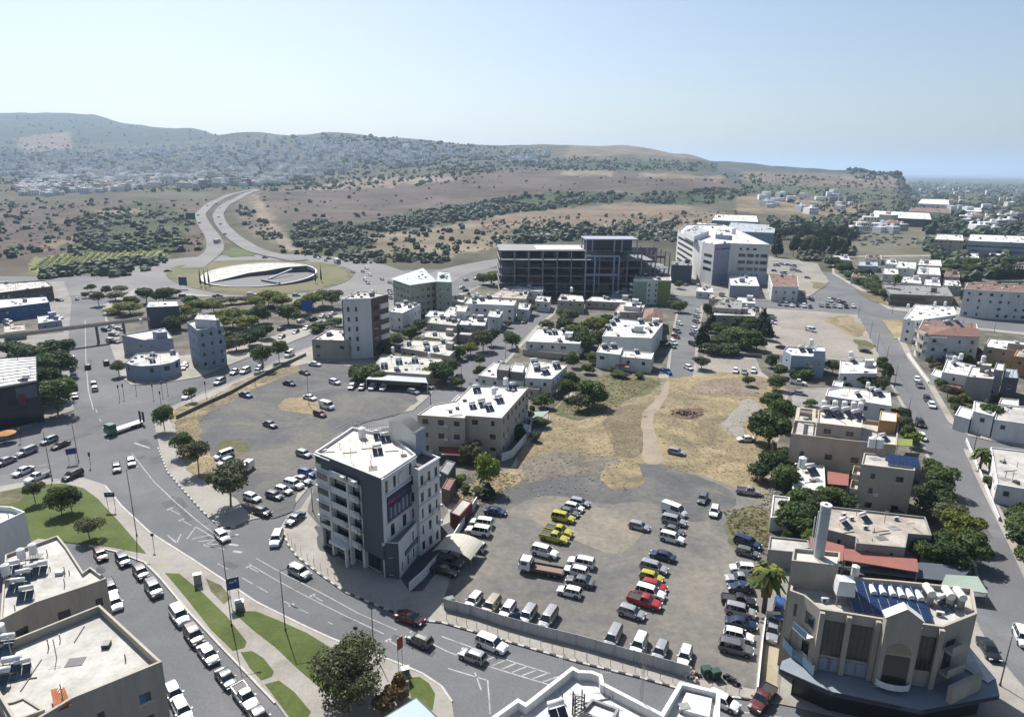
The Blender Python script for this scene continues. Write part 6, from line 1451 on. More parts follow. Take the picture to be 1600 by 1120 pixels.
row([(1168,846,U_,'navy',((1155,840),(1188,852))),(1168,861,H_,'grey',((1150,857),(1186,866))),(1160,886,H_,'white',((1182,888),(1140,884))),(1158,903,P_,'silver',((1180,905),(1138,902))),(1157,916,H_,'navy',((1180,918),(1138,914))),(1154,937,P_,'black',((1130,934),(1176,940))),(1157,953,U_,'silver',((1136,948),(1180,958))),(1158,972,S_,'navy',((1136,969),(1180,977))),(1154,991,H_,'white',((1132,986),(1172,996))),(1150,1011,U_,'grey',((1130,1006),(1172,1016)))],None,'in the palm tree column',g,'far')
row([(1207,984,P_,'silver')],((1208,972),(1206,998)),'in the walled concrete lane',g)
row([(1217,952,M_v,'blue')],((1218,942),(1215,962)),'behind the corner building wall',g)
row([(752,815,U_,'white'),(747,828,U_,'white')],((768,830),(728,824)),'along the boundary wall',g,'far')
row([(742,852,H_,'white')],((755,856),(725,848)),'half hidden behind the arched canopy',g)
row([(703,876,U_,'grey'),(695,889,S_,'black')],((675,870),(725,882)),'under the arched canopy',g,'far')
row([(774,797,S_,'navy')],((755,795),(795,800)),'in the shade of the light green tree',g)
g='cars on the main road'
row([(347,834,H_,'white')],((338,826),(357,843)),'turning at the gravel car park entrance',g,z=.03)
row([(432,839,U_,'white')],((438,826),(426,852)),'leaving beside the centre corner',g,z=.03)
row([(468,890,U_,'silver')],((450,880),(486,898)),'passing the centre corner kerb',g,z=.03)
row([(461,808,S_,'navy')],((474,798),(448,818)),'parked beside the centre office pavement',g)
row([(640,962,S_,'maroon')],((620,955),(664,970)),'driving in the office block shadow',g,z=.03)
row([(655,996,H_,'grey')],((678,1004),(634,986)),'nearest the curved kerb',g,z=.03)
row([(738,1021,H_,'silver')],((760,1028),(716,1012)),'in front of the hatched road marking',g,z=.03)
row([(768,1003,U_,'white')],((744,993),(793,1013)),'driving along the bollard pavement',g,z=.03)
row([(1130,1092,H_,'white')],((1118,1085),(1146,1098)),'behind the bottom white roof corner',g,z=.03)
row([(1192,1088,P_,'maroon')],((1202,1072),(1180,1102)),'turning at the bottom right junction',g,z=.03)
g='cars in the left gravel car park'
row([(410,797,H_,'black'),(394,775,H_,'white'),(429,772,H_,'grey'),(443,764,H_,'white'),(459,755,U_,'white'),(472,748,S_,'silver'),(480,737,H_,'blue')],((425,762),(460,772)),'in the slanted row by the office',g)
row([(475,707,H_,'silver')],((462,703),(490,711)),'just left of the office roof',g)
row([(383,731,V_,'white')],((396,722),(370,740)),'behind the big round tree',g)
row([(350,709,M_v,'white'),(352,719,H_,'silver')],((366,712),(334,724)),'of the pair by the dry grass',g,'far')
row([(422,661,S_,'grey')],((408,656),(436,666)),'alone in the middle of the gravel',g)
row([(484,619,S_,'white'),(511,633,V_,'white'),(500,645,H_,'maroon')],((470,615),(498,623)),'near the grass patch',g,'far')
row([(511,634,V_,'silver')],((524,634),(500,634)),'parked by the dark red hatchback',g)if False else None
row([(384,615,S_,'blue')],((370,612),(398,618)),'at the dry grass strip',g)
row([(452,597,S_,'navy')],((440,595),(466,600)),'under the upper lamp pole',g)
row([(523,595,H_,'white')],((512,592),(534,598)),'left of the row under the long house',g)
row([(476,580,S_,'maroon')],((466,577),(488,583)),'at the tree shadow by the shop building',g)
row([(492,567,S_,'white')],((478,566),(506,569)),'in front of the low beige shop building',g)
row([(550,602,H_,'silver'),(566,603,H_,'grey'),(582,603,H_,'white'),(599,604,H_,'white')],((590,596),(578,610)),'in the short row under the hedge',g)
row([(646,610,H_,'silver'),(668,602,U_,'silver')],((630,606),(662,614)),'at the lot end by the street',g)
g='cars on the upper avenue'
row([(343,594,U_,'silver'),(368,578,P_,'silver'),(383,577,U_,'white'),(405,572,H_,'grey'),(294,616,U_,'white'),(440,524,H_,'grey'),(462,516,H_,'grey'),(479,510,H_,'silver')],((356,587),(330,600)),'on the upper avenue',g,z=.03)
row([(452,552,V_,'white'),(454,556,H_,'silver')][:1],((470,542),(445,556)),'beside the low beige shop building',g,z=.16)
g='cars at the left junction'
row([(58,742,P_,'white'),(36,733,S_,'white'),(41,703,U_,'silver'),(8,718,S_,'silver'),(76,685,H_,'silver'),(94,692,S_,'maroon'),(113,740,U_,'black')],((56,696),(26,708)),'waiting at the left junction',g,z=.03)
row([(182,728,H_,'grey'),(205,719,H_,'silver')],((204,712),(206,726)),'heading up the main road lanes',g,z=.03)
row([(137,570,U_,'black'),(146,596,H_,'silver'),(148,604,H_,'white'),(166,564,U_,'black'),(120,464,S_,'grey')],((137,580),(136,562)),'driving on the left avenue',g,'far',z=.03,far=False)
row([(113,556,H_,'white'),(113,566,H_,'silver'),(113,573,H_,'grey'),(115,584,U_,'white'),(116,602,U_,'black'),(117,615,S_,'silver')],((113,590),(113,580)),'parked at the avenue kerb',g,'far',z=.03)
g='cars parked along the side street'
row([(157,863,H_,'maroon'),(192,871,H_,'navy'),(220,891,H_,'brown'),(240,917,U_,'grey'),(280,959,U_,'white'),(303,990,U_,'brown'),(325,1018,S_,'silver'),(353,1055,S_,'black'),(383,1086,P_,'white'),(405,1116,S_,'grey')],((268,940),(294,976)),'along the side street kerb',g,'far',z=.03)
for i_ in(0,1):pass
row([(180,938,H_,'white'),(172,918,U_,'black')],((174,926),(186,950)),'beside the cream heater house',g,'far',z=.03)
row([(272,1080,H_,'silver'),(285,1106,H_,'white')],((272,1076),(288,1110)),'below the screed roof block',g,'far',z=.03)
g='cars along the long right street'
row([(1433,590,H_,'white'),(1437,599,S_,'grey'),(1449,620,H_,'black'),(1456,630,H_,'white'),(1438,659,U_,'black'),(1441,680,H_,'white'),(1457,726,U_,'navy')],((1450,620),(1460,636)),'along the long right street',g,'far',z=.03)
row([(1545,1012,S_,'black')],((1538,1000),(1556,1026)),'behind the corner building right end',g,z=.18)
row([(1598,992,U_,'white')],((1594,980),(1604,1002)),'cut by the right edge of the long street',g,z=.03)
row([(1247,596,P_,'white'),(1249,612,S_,'silver')],((1234,596),(1262,600)),'in the drive below the villa',g,'far')
row([(1057,704,H_,'silver')],((1042,701),(1072,707)),'alone in the dry yellow field','cars in the field')
row([(1166,684,S_,'white')],((1182,685),(1152,685)),'half under the big field tree','cars in the field')
row([(1149,577,H_,'white'),(1163,579,H_,'silver'),(1177,577,H_,'white')],((1164,572),(1164,584)),'on the pale turning area','cars in the field')
row([(1267,514,V_,'white')],((1258,512),(1280,517)),'alone on the pale parking ground','cars in the parking ground')
row([(1353,547,S_,'black')],((1342,545),(1364,549)),'by the lamp poles on the parking ground','cars in the parking ground')
row([(1206,492,H_,'silver'),(1206,497,S_,'grey'),(1206,502,S_,'white')],((1196,500),(1216,503)),'at the dark cypress trees','cars in the parking ground','far')
row([(1222,541,S_,'maroon')],((1212,539),(1234,543)),'behind the blue-white villa','cars in the parking ground')
row([(x,y,[H_,U_,S_][i%3],['grey','silver','white','black','white','navy','silver'][i%7])for i,(x,y)in enumerate([(1218,473),(1228,474),(1237,475),(1246,475),(1256,476),(1266,477),(1283,475),(1293,476),(1303,476),(1312,477),(1322,477),(1333,476)])],((1260,470),(1262,480)),'in the row above the cross road','cars above the cross road')
row([(x,y,[H_,U_][i%2],['silver','white','navy','white','grey','silver','black'][i%7])for i,(x,y)in enumerate([(1256,458),(1262,463),(1268,466),(1296,468),(1304,466),(1310,469),(1318,471)])],((1254,460),(1266,464)),'behind the cross road row','cars behind the cross road row')
row([(1041,578,P_,'blue'),(1062,503,H_,'white'),(1058,515,U_,'grey'),(1056,523,S_,'maroon'),(1052,533,U_,'white'),(1050,538,S_,'grey')],((1054,536),(1066,541)),'on the middle street left kerb','cars in the middle street','far',z=.03)
row([(1091,484,H_,'white'),(1089,492,H_,'silver'),(1088,500,S_,'grey'),(1085,512,U_,'white'),(1084,520,S_,'grey'),(1083,535,U_,'black'),(1076,572,H_,'white')],((1078,518),(1090,523)),'on the middle street right kerb','cars in the middle street','far',z=.03)
row([(1098,527,P_,'white')],((1090,525),(1108,530)),'beside the dark trees of the middle street','cars in the middle street')
row([(716,586,S_,'navy'),(782,564,S_,'grey'),(819,500,U_,'black')],((722,580),(710,592)),'on the street between the white houses','cars in the sloping street','far',z=.03)
row([(497,403,H_,'white'),(509,407,H_,'grey'),(552,425,S_,'grey'),(567,424,H_,'grey'),(573,419,U_,'white'),(578,429,H_,'white'),(571,437,U_,'white'),(575,442,H_,'silver'),(597,436,H_,'silver'),(609,441,S_,'grey'),(617,446,U_,'white'),(609,454,S_,'black'),(610,465,S_,'black'),(610,458,H_,'silver')],((575,430),(600,442)),'in traffic right of the roundabout','cars queuing right of the roundabout',z=.08,dy=0)
row([(340,462,P_,'black'),(393,460,U_,'white'),(463,461,H_,'silver'),(287,462,U_,'silver'),(262,423,S_,'black'),(414,402,S_,'black')],((380,461),(410,460)),'circling the roundabout','cars on the roundabout',z=.08,dy=0)
row([(x,y,H_,c)for x,y,c in[(12,500,'white'),(14,506,'silver'),(18,512,'black'),(28,525,'silver'),(93,467,'maroon'),(92,494,'white')]],((8,505),(24,506)),'in the upper left yards','cars in the upper left yards')
row([(x,y,H_,c)for x,y,c in[(166,513,'black'),(177,509,'white'),(188,512,'silver'),(178,521,'grey'),(174,530,'white'),(180,532,'grey')]],((170,512),(186,513)),'beside the left workshop','cars beside the workshop')
row([(290,568,H_,'silver'),(286,572,H_,'white')],((290,560),(286,576)),'between the curved shop and narrow house','cars by the curved shop','far')
row([(x,y,[H_,U_,S_][i%3],['white','grey','silver','white','black'][i%5])for i,(x,y)in enumerate([(395,488),(424,478),(448,476),(470,500),(490,497),(505,492),(515,495),(500,503),(520,488),(440,512)])],((480,500),(496,495)),'among the park trees','cars among the park trees')
row([(x,y,[H_,S_][i%2],['white','silver','grey','white','navy'][i%5])for i,(x,y)in enumerate([(728,435),(744,433),(752,435),(722,447),(728,452),(1062,442),(1072,443),(1083,441),(1092,444),(1170,452)])],((735,436),(748,434)),'round the concrete skeleton','cars round the concrete skeleton')
# dense far car lots right
rl_=random.Random(4);its=[]
for i in range(46):its.append((rl_.uniform(1338,1448),rl_.uniform(364,384),rl_.choice([H_,S_,U_]),rl_.choice(['white','silver','grey','white','blue','black'])))
for i,it in enumerate(its):
 p=G(it[0],it[1]);car(p.x,p.y,.1,it[2],it[3],'distant car in the dense dealer lot behind the pine trees','distant cars in the dealer lot',.05,True)
its=[(1201,444),(1212,440),(1222,443),(1214,413),(1222,411),(1232,412),(1240,420),(1248,422),(1210,421),(1225,425),(1235,431),(1262,432),(1240,414)]
row([(x,y,[V_,U_,H_][i%3],['white','white','silver'][i%3])for i,(x,y)in enumerate(its)],((1220,415),(1232,416)),'behind the red-roofed shop','cars behind the red-roofed shop',far=True)
# highway traffic
hw_=[(310,338,'black'),(312,350,'grey'),(324,323,'white'),(339,320,'grey'),(344,327,'grey'),(342,341,'silver'),(345,352,'grey'),(361,313,'white'),(316,368,'grey'),(352,368,'black')]
for i,(x,y,c)in enumerate(sorted(hw_)):
 p=GT(x,y);car(p.x,p.y,1.5,H_,c,f'small {c} car, {ORD[i]} from the left on the curving hill road','cars on the curving hill road',p.z+.7,True)
 # trucks
def lorry(p,rz,label,cab,boxc=None,L=7.5,group=None,flat=False,bars=False):
 e=empty('lorry',p,rz,label=label,cat='truck',group=group);pm=paint(cab)
 b=MB();x=L/2
 b.box(x-2.0,x,-1.2,1.2,.7,1.9,pm);b.box(x-2.0,x-.25,-1.2,1.2,1.9,2.9,pm,top=.93);b.build('cab',e)
 g_=MB();g_.box(x-.24,x-.10,-1.05,1.05,1.85,2.75,CGL);g_.box(x-1.5,x-.5,-1.215,1.215,1.9,2.6,CGL);g_.build('windscreen',e)
 c=MB();c.box(-x,x-2.1,-.5,.5,.6,.95,TRIM);c.build('chassis',e)
 b=MB()
 if boxc:b.box(-x,x-2.15,-1.25,1.25,.96,3.3,paint(boxc));b.build('cargo_box',e)
 else:
  b.box(-x,x-2.15,-1.2,1.2,.96,1.1,STEEL if flat!='wood' else mat('deck_wood',(.30,.22,.17),amt=.3,scale=2))
  if flat=='wood':
   for s in(-1,1):b.box(-x,x-2.15,s*1.2-.03,s*1.2+.03,1.1,1.5,WALLS['brown'])
   b.box(x-2.3,x-2.16,-1.1,1.1,1.1,2.6,TRIM)
  b.build('flat_bed',e)
  if bars:
   for s in(-.8,.55):q=MB();q.box(-x-.05,-x+.12,s-.35,s+.35,1.101,3.6,TRIM);q.build('loading_ramp',e)
 for f in(-x+1.1,-x+2.2,x-1.0):
  for s in(-1,1):w=MB();w.tube((f,s*.9,.48),(f,s*1.2,.48),.48,n=14,m=TYRE);w.tube((f,s*1.19,.48),(f,s*1.21,.48),.26,n=8,m=RIM);w.build('wheel',e)
 return e
def hd(a,b):p,q=G(*a),G(*b);return math.atan2(q.y-p.y,q.x-p.x)
p=G(196,672);lorry((p.x,p.y,.03),hd((216,664),(174,678)),'green-cabbed flatbed lorry with raised black ramps crossing the junction','green',None,9.5,flat=True,bars=True)
p=G(845,896);lorry((p.x,p.y,.2),hd((876,903),(815,892)),'white-cabbed lorry with low wooden flatbed in the big car park','white',None,7.4,flat='wood').scale=(1,.85,.8)
p=G(527,412);lorry((p.x,p.y,.1),hd((520,409),(536,414)),'blue-cabbed white box lorry right of the roundabout','blue','white',8)
p=GT(340,381);lorry((p.x,p.y,p.z+.6),1.4,'white box lorry on the curving hill road','white','silver',8)
# -------- VEGETATION
def leaf_mat(name,c1,c2,tr=.25):
 c1,c2=[tuple(x*.85 for x in c)for c in(c1,c2)]
 m,t=_new(name);N=t.nodes;L=t.links
 out=N.new('ShaderNodeOutputMaterial');b=N.new('ShaderNodeBsdfPrincipled');b.inputs['Roughness'].default_value=.7;b.inputs['Specular IOR Level'].default_value=.3
 oi=N.new('ShaderNodeObjectInfo');geo=N.new('ShaderNodeNewGeometry');n=N.new('ShaderNodeTexNoise');n.inputs['Scale'].default_value=.9;n.inputs['Detail'].default_value=3
 L.new(geo.outputs['Position'],n.inputs[0]);ad=N.new('ShaderNodeMath');ad.operation='MULTIPLY_ADD';ad.inputs[1].default_value=.35;L.new(oi.outputs['Random'],ad.inputs[0])
 mr=N.new('ShaderNodeMapRange');mr.inputs[1].default_value=.3;mr.inputs[2].default_value=.7;mr.inputs[3].default_value=0;mr.inputs[4].default_value=.8;L.new(n.outputs[0],mr.inputs[0]);L.new(mr.outputs[0],ad.inputs[2])
 mx=N.new('ShaderNodeMix');mx.data_type='RGBA';mx.inputs[6].default_value=(*c1,1);mx.inputs[7].default_value=(*c2,1);L.new(ad.outputs[0],mx.inputs[0])
 L.new(mx.outputs[2],b.inputs['Base Color'])
 tl=N.new('ShaderNodeBsdfTranslucent');L.new(mx.outputs[2],tl.inputs[0]);ms=N.new('ShaderNodeMixShader');ms.inputs[0].default_value=tr
 L.new(b.outputs[0],ms.inputs[1]);L.new(tl.outputs[0],ms.inputs[2]);L.new(ms.outputs[0],out.inputs[0]);MATS[name]=m;return m
LG=dict(dark=leaf_mat('leaves_dark',(.035,.06,.02),(.085,.125,.04),.35),mid=leaf_mat('leaves_mid',(.055,.09,.025),(.13,.175,.05),.38),olive=leaf_mat('leaves_olive',(.065,.08,.035),(.15,.165,.075),.35),lime=leaf_mat('leaves_lime',(.10,.16,.02),(.19,.26,.04)),pine=leaf_mat('leaves_pine',(.09,.12,.02),(.22,.24,.04),.38),cyp=leaf_mat('leaves_cypress',(.018,.035,.018),(.04,.06,.03)),brown=leaf_mat('leaves_brown',(.12,.09,.035),(.20,.14,.06)))
BARK=mat('tree_bark',(.16,.12,.085),amt=.35,scale=2)
def crown_mesh(name,m,lobes,n,leaf,seed,flat=.8):
 """cloud of small leaf clumps over and inside several lobes; lobes (x,y,z,rx,ry,rz) in unit-crown coordinates"""
 r=random.Random(seed);b=MB();tot=sum(l[3]*l[4]for l in lobes)
 for l in lobes:
  k=int(n*l[3]*l[4]/tot)
  for _ in range(k):
   while True:
    d=Vector((r.gauss(0,1),r.gauss(0,1),r.gauss(0,1)))
    if d.length>.1:break
   d.normalize()
   if d.z<-.45 and r.random()<.7:d.z=-d.z
   rad=1-abs(r.gauss(0,.16))+(.10*r.random())
   bump=1+.13*math.sin(d.x*6+seed)*math.cos(d.y*7+seed*2)+.08*math.sin(d.z*11)
   p=Vector((l[0]+d.x*l[3]*rad*bump,l[1]+d.y*l[4]*rad*bump,l[2]+d.z*l[5]*rad*bump))
   nn=(d+Vector((r.gauss(0,.55),r.gauss(0,.55),r.gauss(0,.55)))).normalized()
   u=nn.orthogonal().normalized();u.rotate(Matrix.Rotation(r.uniform(0,6.28),3,nn));v=nn.cross(u);s=leaf*r.uniform(.6,1.35)
   pts=[p+u*s,p+v*s*.75+nn*s*.15,p-u*s*.9,p-v*s*.7+nn*s*.1]
   b.face(pts,m)
 return b.mesh(name)
def trunk_mesh(h,r0,seed,spread=.5,nb=4):
 r=random.Random(seed);b=MB();top=Vector((r.uniform(-.1,.1),r.uniform(-.1,.1),h*.55));b.tube((0,0,-.2),top,r0,r0*.7,7,BARK)
 for i in range(nb):
  a=6.28*i/nb+r.random();q=top+Vector((math.cos(a)*spread,math.sin(a)*spread,h*.45));b.tube(top*.95,q,r0*.55,r0*.22,5,BARK)
 return b.mesh('trunk',True)
def lobeset(seed,k,sp=.5,rr=(.3,.6),zf=.75):
 r=random.Random(seed);L=[(r.uniform(-.1,.1),r.uniform(-.1,.1),.1,.55,.55,.55)]
 for i in range(k):
  a=6.28*i/k+r.uniform(-.4,.4);d=sp*r.uniform(.7,1.15);q=r.uniform(*rr)
  L.append((math.cos(a)*d,math.sin(a)*d,r.uniform(-.25,.4),q,q,q*zf))
 return L
TR={}
def mk_kind(kind,m,n,leaf,k=5,sp=.45,zf=.75,trunk=(1.0,.05),variants=4,rr=(.3,.62)):
 TR[kind]=[(crown_mesh('crown',LG[m],lobeset(s*7+len(TR),k,sp,rr,zf),n,leaf,s),trunk_mesh(trunk[0],trunk[1],s))for s in range(variants)]
mk_kind('round','dark',3200,.078);mk_kind('mid','mid',3000,.08);mk_kind('olive','olive',2800,.07,6,.5);mk_kind('big','olive',9000,.042,9,.58,.7,variants=1)
mk_kind('lime','lime',1200,.11,5,.45,1.1);mk_kind('pine','pine',2600,.08,6,.6,.55);mk_kind('brown','brown',1200,.11,4,.4)
TR['cypress']=[(crown_mesh('crown',LG['cyp'],[(0,0,-.5,.8,.8,.6),(0,0,0,.75,.75,.7),(.05,0,.7,.55,.55,.8),(0,.05,1.5,.3,.3,.7)],1100,.16,s),trunk_mesh(1,.08,s))for s in range(2)]
_tn=[0]
def tree(x,y,w,hh,kind,label=None,group=None,name='tree',cat='tree',lift=0.0,base=True,ground=None,ct=.45):
 """x,y: picture position of the trunk foot; w crown width m; hh total height m; ct trunk share"""
 if w<12 and kind!='cypress':w*=1.16;hh*=1.06
 p=ground or G(x,y);v=_tn[0]=_tn[0]+1;c,t=TR[kind][v%len(TR[kind])]
 e=empty(name,(p.x,p.y,p.z+.15+lift),random.uniform(0,6.28),label=label,cat=cat,group=group)
 if kind=='cypress':
  inst('crown',c,e,(0,0,hh*.42),0,(w*.5/.8,w*.5/.8,hh*.30));inst('trunk',t,e,(0,0,0),0,(w*.5,w*.5,hh*.3));return e
 ch=hh*(1-ct*.55)/2
 inst('crown',c,e,(0,0,hh-ch*.98),0,(w/2/1.02,w/2/1.02,ch/.85))
 if ct>.05:inst('trunk',t,e,(0,0,0),0,(w*.45,w*.45,hh-ch*.75))
 return e
def trees(items,where,group,kind_word=None,order='left',name='tree'):
 its=sorted(items,key=(lambda i:i[0])if order=='left' else(lambda i:i[1]));end='from the left' if order=='left' else 'from the far end'
 KWD=dict(round='dark round tree',mid='green leafy tree',olive='grey-green tree',lime='bright lime tree',pine='yellow-green pine',cypress='dark cypress',brown='brown dry bush')
 for k,it in enumerate(its):
  ct=it[5]if len(it)>5 else.3
  lab=f'{kind_word or KWD[it[4]]}, {ORD[k]} {end} {where}' if len(its)>1 else f'{kind_word or KWD[it[4]]} {where}'
  tree(it[0],it[1],it[2],it[3],it[4],lab,group,name,'tree' if it[3]>2.2 else 'bush',ct=ct)
  # near single trees: (foot x, foot y, crown width m, height m, kind, trunk share)
tree(548,1090,8.0,7.6,'big','large dark tree on the green verge by the curved junction',ct=.12)
trees([(258,673,5.0,6.2,'mid',.45),(288,712,5.2,5.6,'mid',.4),(310,738,5.6,7.2,'olive',.45),(360,790,8.6,8.6,'olive',.35)],'along the left gravel car park pavement','trees lining the gravel car park pavement')
trees([(410,578,6.2,7.6,'mid',.5),(436,566,6.2,7.4,'mid',.5)],'at the avenue edge of the gravel car park','pair of round trees at the avenue')
trees([(300,628,3.2,4.2,'olive',.5)],'small, on the retaining wall near the junction',None)
trees([(56,786,3.6,4.4,'olive',.5),(96,803,4.6,5.0,'mid',.3),(113,800,4.4,5.2,'mid',.35),(141,842,4.2,3.8,'olive',.35)],'on the triangular lawn','small trees on the triangular lawn')
trees([(762,766,5.2,6.6,'lime',.25)],'beside the beige house garden wall',None)
trees([(735,722,5.6,5.0,'olive',.2)],'in the beige house garden',None)
trees([(720,758,2.6,2.2,'lime',.1),(728,770,2.4,1.8,'mid',.1),(745,775,2.4,1.8,'olive',.1),(760,778,3.4,3.0,'cypress')],'in the yard by the red hut','bushes in the red hut yard')
trees([(624,1085,2.4,3.2,'brown',.1),(612,1104,2.6,2.8,'brown',.1),(628,1098,2.2,2.2,'brown',.1),(598,1118,2.6,2.6,'brown',.1)],'by the corner lawn path','brown hedge bushes by the corner lawn')
trees([(926,636,9.0,7.6,'mid',.05),(905,642,6.0,5.0,'olive',.1),(888,624,6.0,6.0,'mid',.1),(893,605,5.0,5,'mid',.1),(850,638,5.0,4.4,'mid',.1),(828,660,3.4,3.2,'mid',.1),(808,684,4.2,3.4,'round',.1),(836,690,3,2.4,'mid',.1),(955,585,3,2.6,'mid',.1),(968,590,6,2,'olive',.05),(998,592,3,1.8,'mid',.05),(846,668,4,2.4,'mid',.1)],'at the weedy left field edge','trees and bushes at the left field edge')
trees([(1200,700,10.5,9.5,'round',.15),(1222,670,8,8,'mid',.15),(1180,690,5,5,'round',.2),(1202,640,6,5,'mid',.1),(1168,604,4.0,3.4,'olive',.05),(1212,610,5,4.4,'mid',.1),(1218,590,5,4.4,'round',.1),(1205,575,5,5,'mid',.1),(1208,748,8,6.5,'round',.1),(1225,770,7,6.5,'mid',.1),(1190,752,6,4.5,'round',.1),(1255,800,7,5.0,'mid',.1),(1240,830,7.5,5.4,'round',.1),(1272,808,6,4.6,'round',.1),(1285,790,5,4,'mid',.1),(1256,842,6,4.4,'mid',.1),(1226,815,3,4.4,'olive',.3),(1308,790,5,3.4,'mid',.1),(1325,800,4,3,'round',.1)],'along the right field edge','trees between the field and the right-hand houses')
trees([(1465,770,6,5.4,'mid',.2),(1460,790,5,5.4,'round',.2),(1462,815,7,6,'round',.15),(1478,830,6.5,5.6,'olive',.2),(1500,850,6.5,6,'lime' if False else 'pine',.2),(1470,868,5,4.6,'mid',.2),(1508,880,6.5,5.6,'mid',.2),(1480,890,6,5,'round',.2),(1440,880,4.5,4,'mid',.1),(1456,746,4.5,4.0,'mid',.2),(1418,690,4,4.5,'mid',.15),(1410,675,5,4.4,'olive',.1),(1424,700,4,3.4,'lime',.1),(1412,660,4,4,'round',.1)],'along the left side of the long street','trees along the left of the long street')
trees([(1590,850,7,6,'mid',.1),(1604,870,7,6,'round',.1),(1596,830,6,5,'olive',.1),(1616,900,7,6,'mid',.1),(1612,840,7,6,'round',.1)],'at the right edge garden','trees at the right edge garden')
trees([(1540,672,7.5,7,'round',.15),(1528,668,5,5,'olive',.2),(1490,640,4,4,'mid',.1),(1480,622,4,4,'olive',.1),(1500,632,3.5,3,'brown',.1),(1470,610,3.5,3.4,'mid',.1),(1504,572,6,5,'mid',.1),(1518,562,6,4.6,'round',.1),(1466,590,4,4,'mid',.1),(1476,598,4,3.4,'olive',.1),(1510,652,3.5,3,'mid',.1),(1552,745,3,3,'mid',.2),(1566,722,3.5,2.4,'mid',.1),(1545,762,3,2.4,'mid',.1)],'in the gardens right of the long street','garden trees right of the long street')
trees([(1253,592,7,3.4,'mid',.03),(1242,590,5,3.2,'mid',.03),(1335,602,7,3.6,'round',.03),(1352,604,6,3.4,'mid',.03),(1322,600,5,3.6,'round',.03),(1300,585,5,5,'olive',.1),(1230,578,4.5,5,'mid',.1),(1385,596,4,6,'round',.1),(1378,612,4,5,'olive',.1),(1374,580,4,5,'mid',.1),(1240,570,4,4.4,'olive',.1)],'round the blue-white villa','hedges and trees round the blue-white villa')
trees([(1110,520,5,8,'cypress'),(1096,548,5.5,10,'cypress'),(1190,522,6,10,'cypress'),(1198,532,5,8,'cypress'),(1128,530,9,6,'round',.1),(1145,540,10,6.5,'mid',.1),(1165,545,11,7.5,'mid',.1),(1180,548,8,6,'round',.1),(1120,545,8,5,'round',.1),(1140,556,9,4,'round',.05),(1112,555,7,4.5,'olive',.1),(1095,578,6,4.6,'olive',.2),(1172,520,8,6,'round',.1),(1155,515,8,6,'round',.1),(1105,500,5,7,'round',.1)],'in the dark grove behind the turning area','dark trees behind the pale turning area')
trees([(903,540,11,8,'mid',.1),(925,530,11,9,'pine',.1),(945,520,9,8,'mid',.1),(880,522,8,7,'round',.1),(860,535,7,6,'round',.1),(960,535,8,7,'mid',.1),(912,552,9,7,'round',.05),(935,545,9,7,'round',.1),(890,505,8,6,'mid',.1),(928,570,5,4,'mid',.1),(918,585,5,3.4,'mid',.1),(895,575,4,5,'mid',.2),(880,500,7,5,'olive',.1),(855,520,6,5,'olive',.1)],'in the bright grove above the weedy field','trees of the grove above the weedy field')
trees([(575,598,10,5.5,'mid',.05),(560,594,8,5,'round',.05),(590,600,8,4.6,'mid',.05),(690,600,8.5,7,'mid',.1),(706,588,6,6,'olive',.2),(678,596,6,5,'pine',.1),(618,545,7,6,'olive',.1),(600,555,6,5,'mid',.1),(640,530,7,5,'mid',.1),(656,520,6,5,'round',.1),(755,548,8.5,8,'olive',.1),(768,540,6,6,'round',.1),(735,556,6,5,'pine',.1),(718,562,5,5,'mid',.1),(800,545,6,6,'mid',.15),(750,572,4,4,'round',.1),(748,592,4,4.4,'mid',.1),(826,492,7,5,'olive',.1),(838,482,6,5,'mid',.1),(716,606,4,3,'mid',.1),(795,512,4,3,'brown',.1),(670,515,5,4,'mid',.1)],'among the middle houses','garden trees among the middle houses')
# small garden bushes
bq=random.Random(31)
for reg,where in(([(880,484),(905,468),(1000,468),(1050,484),(1036,580),(945,580),(905,598),(870,630),(835,662),(800,720),(700,770),(690,700),(708,648),(756,602),(800,566),(842,520)],'between the middle houses'),([(600,560),(640,500),(705,470),(760,448),(900,432),(1030,436),(1030,456),(905,450),(868,458),(812,486),(762,508),(728,543),(694,584)],'between the upper middle houses'),([(1216,560),(1370,568),(1392,612),(1422,665),(1458,752),(1496,818),(1515,895),(1420,900),(1320,860),(1210,860),(1216,700),(1236,612)],'between the right-hand houses'),([(1430,565),(1500,540),(1600,560),(1600,690),(1525,672),(1494,652),(1460,598)],'right of the street bend'),([(1320,425),(1600,430),(1600,480),(1500,476),(1390,472)],'between the upper right houses')):
 its=[];t_=0
 while len(its)<27 and t_<3000:
  t_+=1;x,y=bq.uniform(min(p[0]for p in reg),max(p[0]for p in reg)),bq.uniform(min(p[1]for p in reg),max(p[1]for p in reg));g_=G(x,y)
  if pip(x,y,reg)and not any(pip(g_.x,g_.y,f)for f in FOOTS):its.append((x,y,bq.uniform(1.6,4.2),bq.uniform(1.3,3.2),bq.choice(['mid','olive','round','mid','lime','brown','pine']),.1))
 trees(its,where,'garden bushes '+where,'small garden bush',name='garden_bush')
